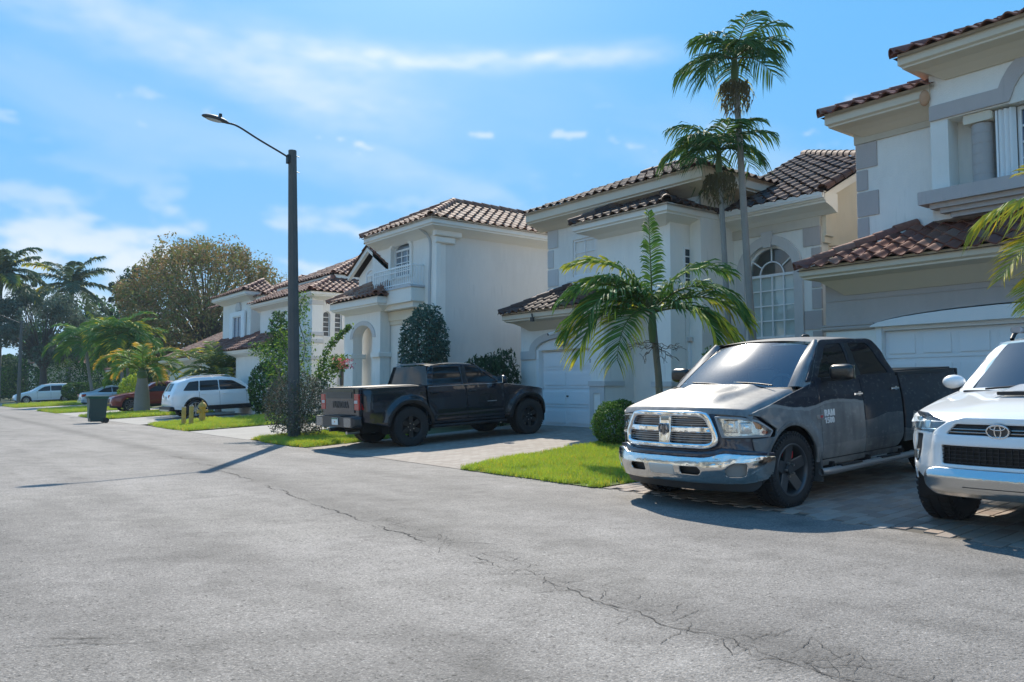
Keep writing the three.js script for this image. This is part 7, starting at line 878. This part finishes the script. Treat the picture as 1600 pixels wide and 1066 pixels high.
bush('round_bush', 'clipped round green bush on the lawn by the grey pickup', 11.35, 11.25, 0.92, 0.52, 0.54, 6500, 0.055, GR, 31, { bump: 0.34, f: 3.2 });
bush('shrub', 'small light green shrub below the arched window behind the pickup', 14.0, 11.1, 1.95, 0.26, 0.26, 900, 0.07, LIME, 32);
bush('shrub', 'dark pointed shrub against the pale side wall, beside the black pickup hood', 13.25, 18.35, 2.0, 0.85, 0.55, 4200, 0.13, DK, 33, { up: 0.6, aspect: 0.34, bump: 0.5, mat: LEAFD, thick: 0.6 });
bush('shrub', 'dark pointed shrub left of the garage with loose upright twigs', 13.6, 18.0, 2.15, 0.5, 0.4, 1600, 0.13, DK, 34, { up: 0.8, aspect: 0.34, bump: 0.7, mat: LEAFD });
bush('shrub', 'dark low shrub along the pale side wall behind the black pickup cab', 12.95, 19.3, 1.75, 0.7, 0.6, 2600, 0.12, DK, 35, { up: 0.5, aspect: 0.34, bump: 0.5, mat: LEAFD });
{ const t = bush('standard_tree', 'tall bluish green shrub tree in front of the balcony house corner', 12.3, 20.05, 2.6, 0.72, 0.7, 6800, 0.10, BLUEG, 36, { bump: 0.55, cat: 'tree', f: 3, mat: LEAFD, thick: 0.6, stems: 14, sr: 0.018 }); t.children.forEach(c => { c.position.y += 0.95; }); part(t, 'trunk', taper([[0, 0, 0], [0.03, 0.7, 0], [0, 1.4, 0.02]], [0.06, 0.05, 0.04], 8), BARK, true); }
bush('hedge', 'low green hedge before the arched porch, behind the black pickup bed', 11.6, 23.0, 1.28, 0.5, 2.2, 6500, 0.09, GR, 37, { cat: 'hedge', bump: 0.2, flat: 0.93 });
// bush round the street lamp with a flowering climber above it
bush('flowering_bush', 'grey green twiggy bush wrapped round the foot of the street lamp', 8.55, 20.3, 1.72, 0.82, 1.2, 8000, 0.062, [[0.06, 0.085, 0.045], [0.09, 0.10, 0.065], [0.045, 0.06, 0.035], [0.16, 0.15, 0.12], [0.11, 0.08, 0.055]], 38, { bump: 0.6, f: 3.4, mat: LEAFD, thick: 0.7, stems: 26, sr: 0.008 });
{
  const r = rng(39), t = thing('bougainvillea', 'climbing bougainvillea with pink flowers behind the street lamp', 'shrub', [9.0, GH(9), -20.9]), st = [], b = [];
  const arms = [[[0, 0.3, 0], [-0.15, 1.6, -0.2], [0.1, 2.4, -0.3], [-0.1, 3.3, -0.35], [0.1, 3.9, -0.4]], [[0, 0.3, 0], [0.3, 1.7, 0.2], [0.55, 2.5, 0.45], [0.95, 3.0, 0.8]], [[0, 0.3, 0], [0.2, 1.5, 0.3], [0.5, 1.9, 0.6], [0.7, 2.0, 0.8]], [[0, 0.3, 0], [-0.5, 1.6, -0.6], [-0.8, 2.3, -0.9], [-1.0, 2.4, -1.2]], [[0, 0.3, 0], [0, 1.5, -0.4], [-0.3, 2.2, -0.6], [-0.4, 2.9, -0.8]], [[0, 0.3, 0], [0.5, 1.4, 0.1], [0.8, 1.9, 0.1], [1.0, 2.1, 0.0]]];
  arms.forEach((a, i) => { const c = new THREE.CatmullRomCurve3(a.map(p => V(...p))); st.push(tubeG(a, 0.014, 5, 20)); b.push(leafCloud(i < 2 ? 620 : 520, q => { const s = 0.3 + 0.7 * q(), p = c.getPoint(s), w = (i === 1 ? 0.12 : 0.3) * (1.2 - 0.6 * s); return [p.add(V((q() - 0.5) * 2 * w, (q() - 0.5) * 2 * w, (q() - 0.5) * 2 * w)), V(0, 1, 0)]; }, 0.085, GR.concat(LIME), r)); });
  part(t, 'stems', st, BARK, true).userData.kind = 'stuff'; part(t, 'foliage', b, LEAF, true); const fl = leafCloud(170, q => [V(0.75 + (q() - 0.5) * 0.5, 1.95 + (q() - 0.5) * 0.3, 0.75 + (q() - 0.5) * 0.5), V(0, 1, 0)], 0.07, [[0.5, 0.10, 0.14], [0.6, 0.2, 0.22]], r); part(t, 'flowers', fl, LEAF, true);
}
{ const r = rng(61), t = thing('climber', 'green climber growing up beside the house wall left of the lamp', 'shrub', [12.1, GH(12.1), -30.8]); part(t, 'stems', taper([[0, 0, 0], [0, 1.6, 0], [0.1, 3, 0], [0.1, 4.0, 0]], [0.08, 0.06, 0.03], 6), BARK, true); part(t, 'foliage', leafCloud(1500, q => { const y = q(); return [V((q() - 0.5) * (0.5 + 0.9 * (1 - y)), 1.3 + 2.9 * y, (q() - 0.5) * (0.5 + 1.2 * (1 - y))), V(0, 1, 0)]; }, 0.14, GR.concat(DK), r), LEAF, true); }
bush('shrub', 'dark green shrub between the white SUV nose and the house wall', 12.6, 33.4, 2.3, 0.7, 0.7, 2400, 0.15, DK.concat(GR), 62, { bump: 0.5, up: 0.4 });
// palms and shrubs further along
palm('fan_palm', 'bushy low palm behind the white SUV roof', [12.6, 39.6], [12.6, 2.1, 39.6], { seed: 63, trunk: [0.16, 0.14, 0.12], count: 36, low: -10, droop: 85, len: 2.5, leafs: { n: 30, w: 0.06, leaf: 0.6, green: [0.10, 0.14, 0.045], yk: 0.12, hang: 0.4 } });
palm('stout_palm', 'stout grey palm with yellowing fronds beside the red SUV', [10.6, 45.9], [10.55, 2.35, 45.8], { seed: 64, trunk: [0.42, 0.40, 0.36, 0.27, 0.19], shaft: 0.5, sway: 0, bark: barkOf([0.30, 0.28, 0.26]), count: 14, low: 15, droop: 110, len: 2.5, leafs: { n: 36, w: 0.07, leaf: 0.7, green: [0.09, 0.16, 0.03], yellow: [0.42, 0.26, 0.03], yk: 0.2, fy: 0.5, hang: 0.35, vee: 0.5 } });
bush('shrub', 'bright yellow green bush right beside the stout palm trunk', 12.3, 55.5, 2.1, 0.9, 0.9, 2600, 0.17, [[0.26, 0.3, 0.03], [0.34, 0.36, 0.04], [0.16, 0.22, 0.03]], 65);
for (const [base, top, seed, label] of [[[12.5, 69], [11.75, 5.1, 69.2], 66, 'leaning green palm above the silver sedan, left of a pair'], [[13.3, 63.2], [12.95, 5.3, 63.2], 67, 'green palm with upright trunk above the red SUV hood'], [[14.0, 64.3], [13.7, 4.7, 64.3], 68, 'green palm half hidden behind the stout palm crown']]) palm('feather_palm', label, base, top, { seed, group: 'green palms along the verge', trunk: [0.14, 0.11, 0.10], shaft: 0.8, bark: barkOf([0.26, 0.25, 0.23]), count: 20, low: -10, droop: 100, len: 2.9, leafs: { n: 30, w: 0.10, leaf: 1.1, green: [0.07, 0.145, 0.03], yk: 0.05, hang: 0.5 } });
for (const [base, top, seed, len, label] of [[[16.5, 107], [16.5, 13.8, 106.6], 69, 5.2, 'tall dark royal palm against the sky in the left distance'], [[8.4, 95], [8.2, 12.6, 94.2], 70, 4.4, 'dark royal palm cut by the left edge of the picture'], [[19.5, 101], [19.4, 7.5, 101], 75, 4.2, 'shorter royal palm behind the green palms']]) palm('royal_palm', label, base, top, { seed, group: 'royal palms in the distance', trunk: [0.32, 0.28, 0.22], shaft: 1.8, bark: barkOf([0.30, 0.29, 0.27]), count: 15, low: -25, droop: 62, len, leafs: { n: 50, w: 0.19, leaf: 1.5, green: [0.06, 0.095, 0.05], yk: 0.02, hang: 0.9, rr: 0.07 } });
// trees with limbs and a crown of separate leaf clumps
function tree(name, label, x, Z, h, rx, rz, n, size, cols, seed, o = {}) {
  const r = rng(seed), t = thing(name, label, 'tree', [x, 0.3, -Z], o.group), tw = o.trunk || 0.3, L = [], cl = [], y0 = h * (o.crown0 ?? 0.3), ry = (h - y0) / 2, cy = (h + y0) / 2;
  part(t, 'trunk', taper([[0, 0, 0], [0.1, h * 0.2, 0], [0, h * 0.42, 0.1]], [tw, tw * 0.8, tw * 0.5], 9), o.bark || BARK, true);
  for (let k = 0; k < (o.clumps || 46); k++) { const at = shell(rx, ry, rz, cy, 0.25, 2, seed, 0.25)(r)[0]; if (at.y < y0 + 0.15 * ry) at.y = y0 + r() * ry * 0.6; cl.push([at, (o.cs || 0.26) * Math.min(rx, ry) * (0.6 + 0.8 * r())]); L.push(taper([[0, h * (0.25 + 0.15 * r()), 0], [at.x * 0.45, mix(h * 0.38, at.y, 0.5) , at.z * 0.45], [at.x, at.y, at.z]], [tw * 0.28, tw * 0.14, 0.02], 5)); }
  part(t, 'limbs', L, o.bark || BARK, true).userData.kind = 'stuff';
  part(t, 'crown', leafCloud(n, q => { const [c, s] = pick(q, cl), d = V(q() - 0.5, (q() - 0.5) * 0.8, q() - 0.5).normalize(); return [c.clone().addScaledVector(d, s * (0.35 + 0.75 * Math.cbrt(q()))), d]; }, size, cols, r, { vary: 0.35 }), LEAF, true);
}
tree('shade_tree', 'large round olive brown tree rising behind the far houses', 24.2, 80, 15.2, 7.3, 6.8, 44000, 0.30, OLIVE, 80, { clumps: 210, cs: 0.2, crown0: 0.12, trunk: 0.5, bark: barkOf([0.16, 0.12, 0.08]) });
tree('shade_tree', 'dark grey green tree peeping over the round olive tree', 24.5, 104, 16.6, 3.2, 3.2, 5000, 0.38, DK.concat([[0.05, 0.065, 0.04]]), 81, { crown0: 0.4 });
tree('fine_leaved_tree', 'hazy grey green fine leaved tree left of the distant palms', 11.9, 92, 10.8, 4.2, 3.6, 14000, 0.30, [[0.07, 0.10, 0.075], [0.09, 0.125, 0.09], [0.055, 0.085, 0.055]], 82, { clumps: 60, crown0: 0.36, trunk: 0.42, bark: barkOf([0.10, 0.085, 0.07]) });
tree('fine_leaved_tree', 'broad dark tree behind the pale distant house', 22, 122, 12.5, 7, 5, 9000, 0.5, DK.concat(GR), 83, { clumps: 70, crown0: 0.15 });
tree('fine_leaved_tree', 'mid green tree between the royal palm and the round tree', 21.5, 96, 9.5, 3.6, 3.2, 6500, 0.36, GR, 84, { clumps: 50, crown0: 0.15 });
tree('pine_tree', 'narrow dark pine tip left of the royal palm', 15.6, 134, 18.5, 1.6, 1.6, 2600, 0.45, DK, 85, { clumps: 30, crown0: 0.3 }); tree('pine_tree', 'narrow dark pine tip left of the round tree', 22.3, 110, 14.6, 1.7, 1.7, 2600, 0.4, DK, 86, { clumps: 26, crown0: 0.4 });
bush('hedge', 'square clipped hedge behind the silver sedan', 13.6, 80.5, 1.9, 1.7, 1.6, 6000, 0.16, DK.concat(GR), 87, { cat: 'hedge', bump: 0.12, flat: 0.9 }); bush('hedge', 'dark low hedge in front of the white minivan', 12.0, 86.5, 0.95, 2.4, 0.6, 3000, 0.15, DK, 88, { cat: 'hedge', bump: 0.3, flat: 0.9 });
for (const [x, Z, h, rx, cols, seed, label] of [[11.0, 100, 4.2, 2.4, GR.concat(DK), 90, 'leafy shrubs behind the white minivan roof'], [14.5, 96, 4.6, 2.8, GR, 91, 'tall green shrubs right of the white minivan'], [15.8, 75, 3.2, 1.5, LIME, 92, 'lime green shrub above the square hedge'], [14.3, 59, 2.8, 1.1, GR.concat(DK), 93, 'dark green shrub behind the red SUV roof'], [18, 88, 5.2, 2.4, DK.concat(GR), 94, 'dense dark shrubs beneath the green palms'], [9.6, 108, 5.5, 2.6, DK, 95, 'dark trees below the palm at the left edge']]) bush('shrub', label, x, Z, h, rx, rx, 3600, 0.24, cols, seed, { bump: 0.5 });
{ const r = rng(97), t = new THREE.Mesh(leafCloud(26000, q => { const x = 8 + q() * 46, k = fbm(x * 0.22, 4, 4), y = q() * (4 + 7 * k); return [V(x, 0.3 + y, -(140 + q() * 14)), V(0, 0.6, 0.6)]; }, 0.95, DK.concat(GR), r), LEAFD); t.name = 'far_woodland'; t.userData = { kind: 'stuff', label: 'mass of dark trees closing the far end of the street', category: 'trees' }; scene.add(t); }
scene.fog = new THREE.FogExp2(0xcfe2ee, 0.0004);
shadow(scene);
renderer.render(scene, camera);
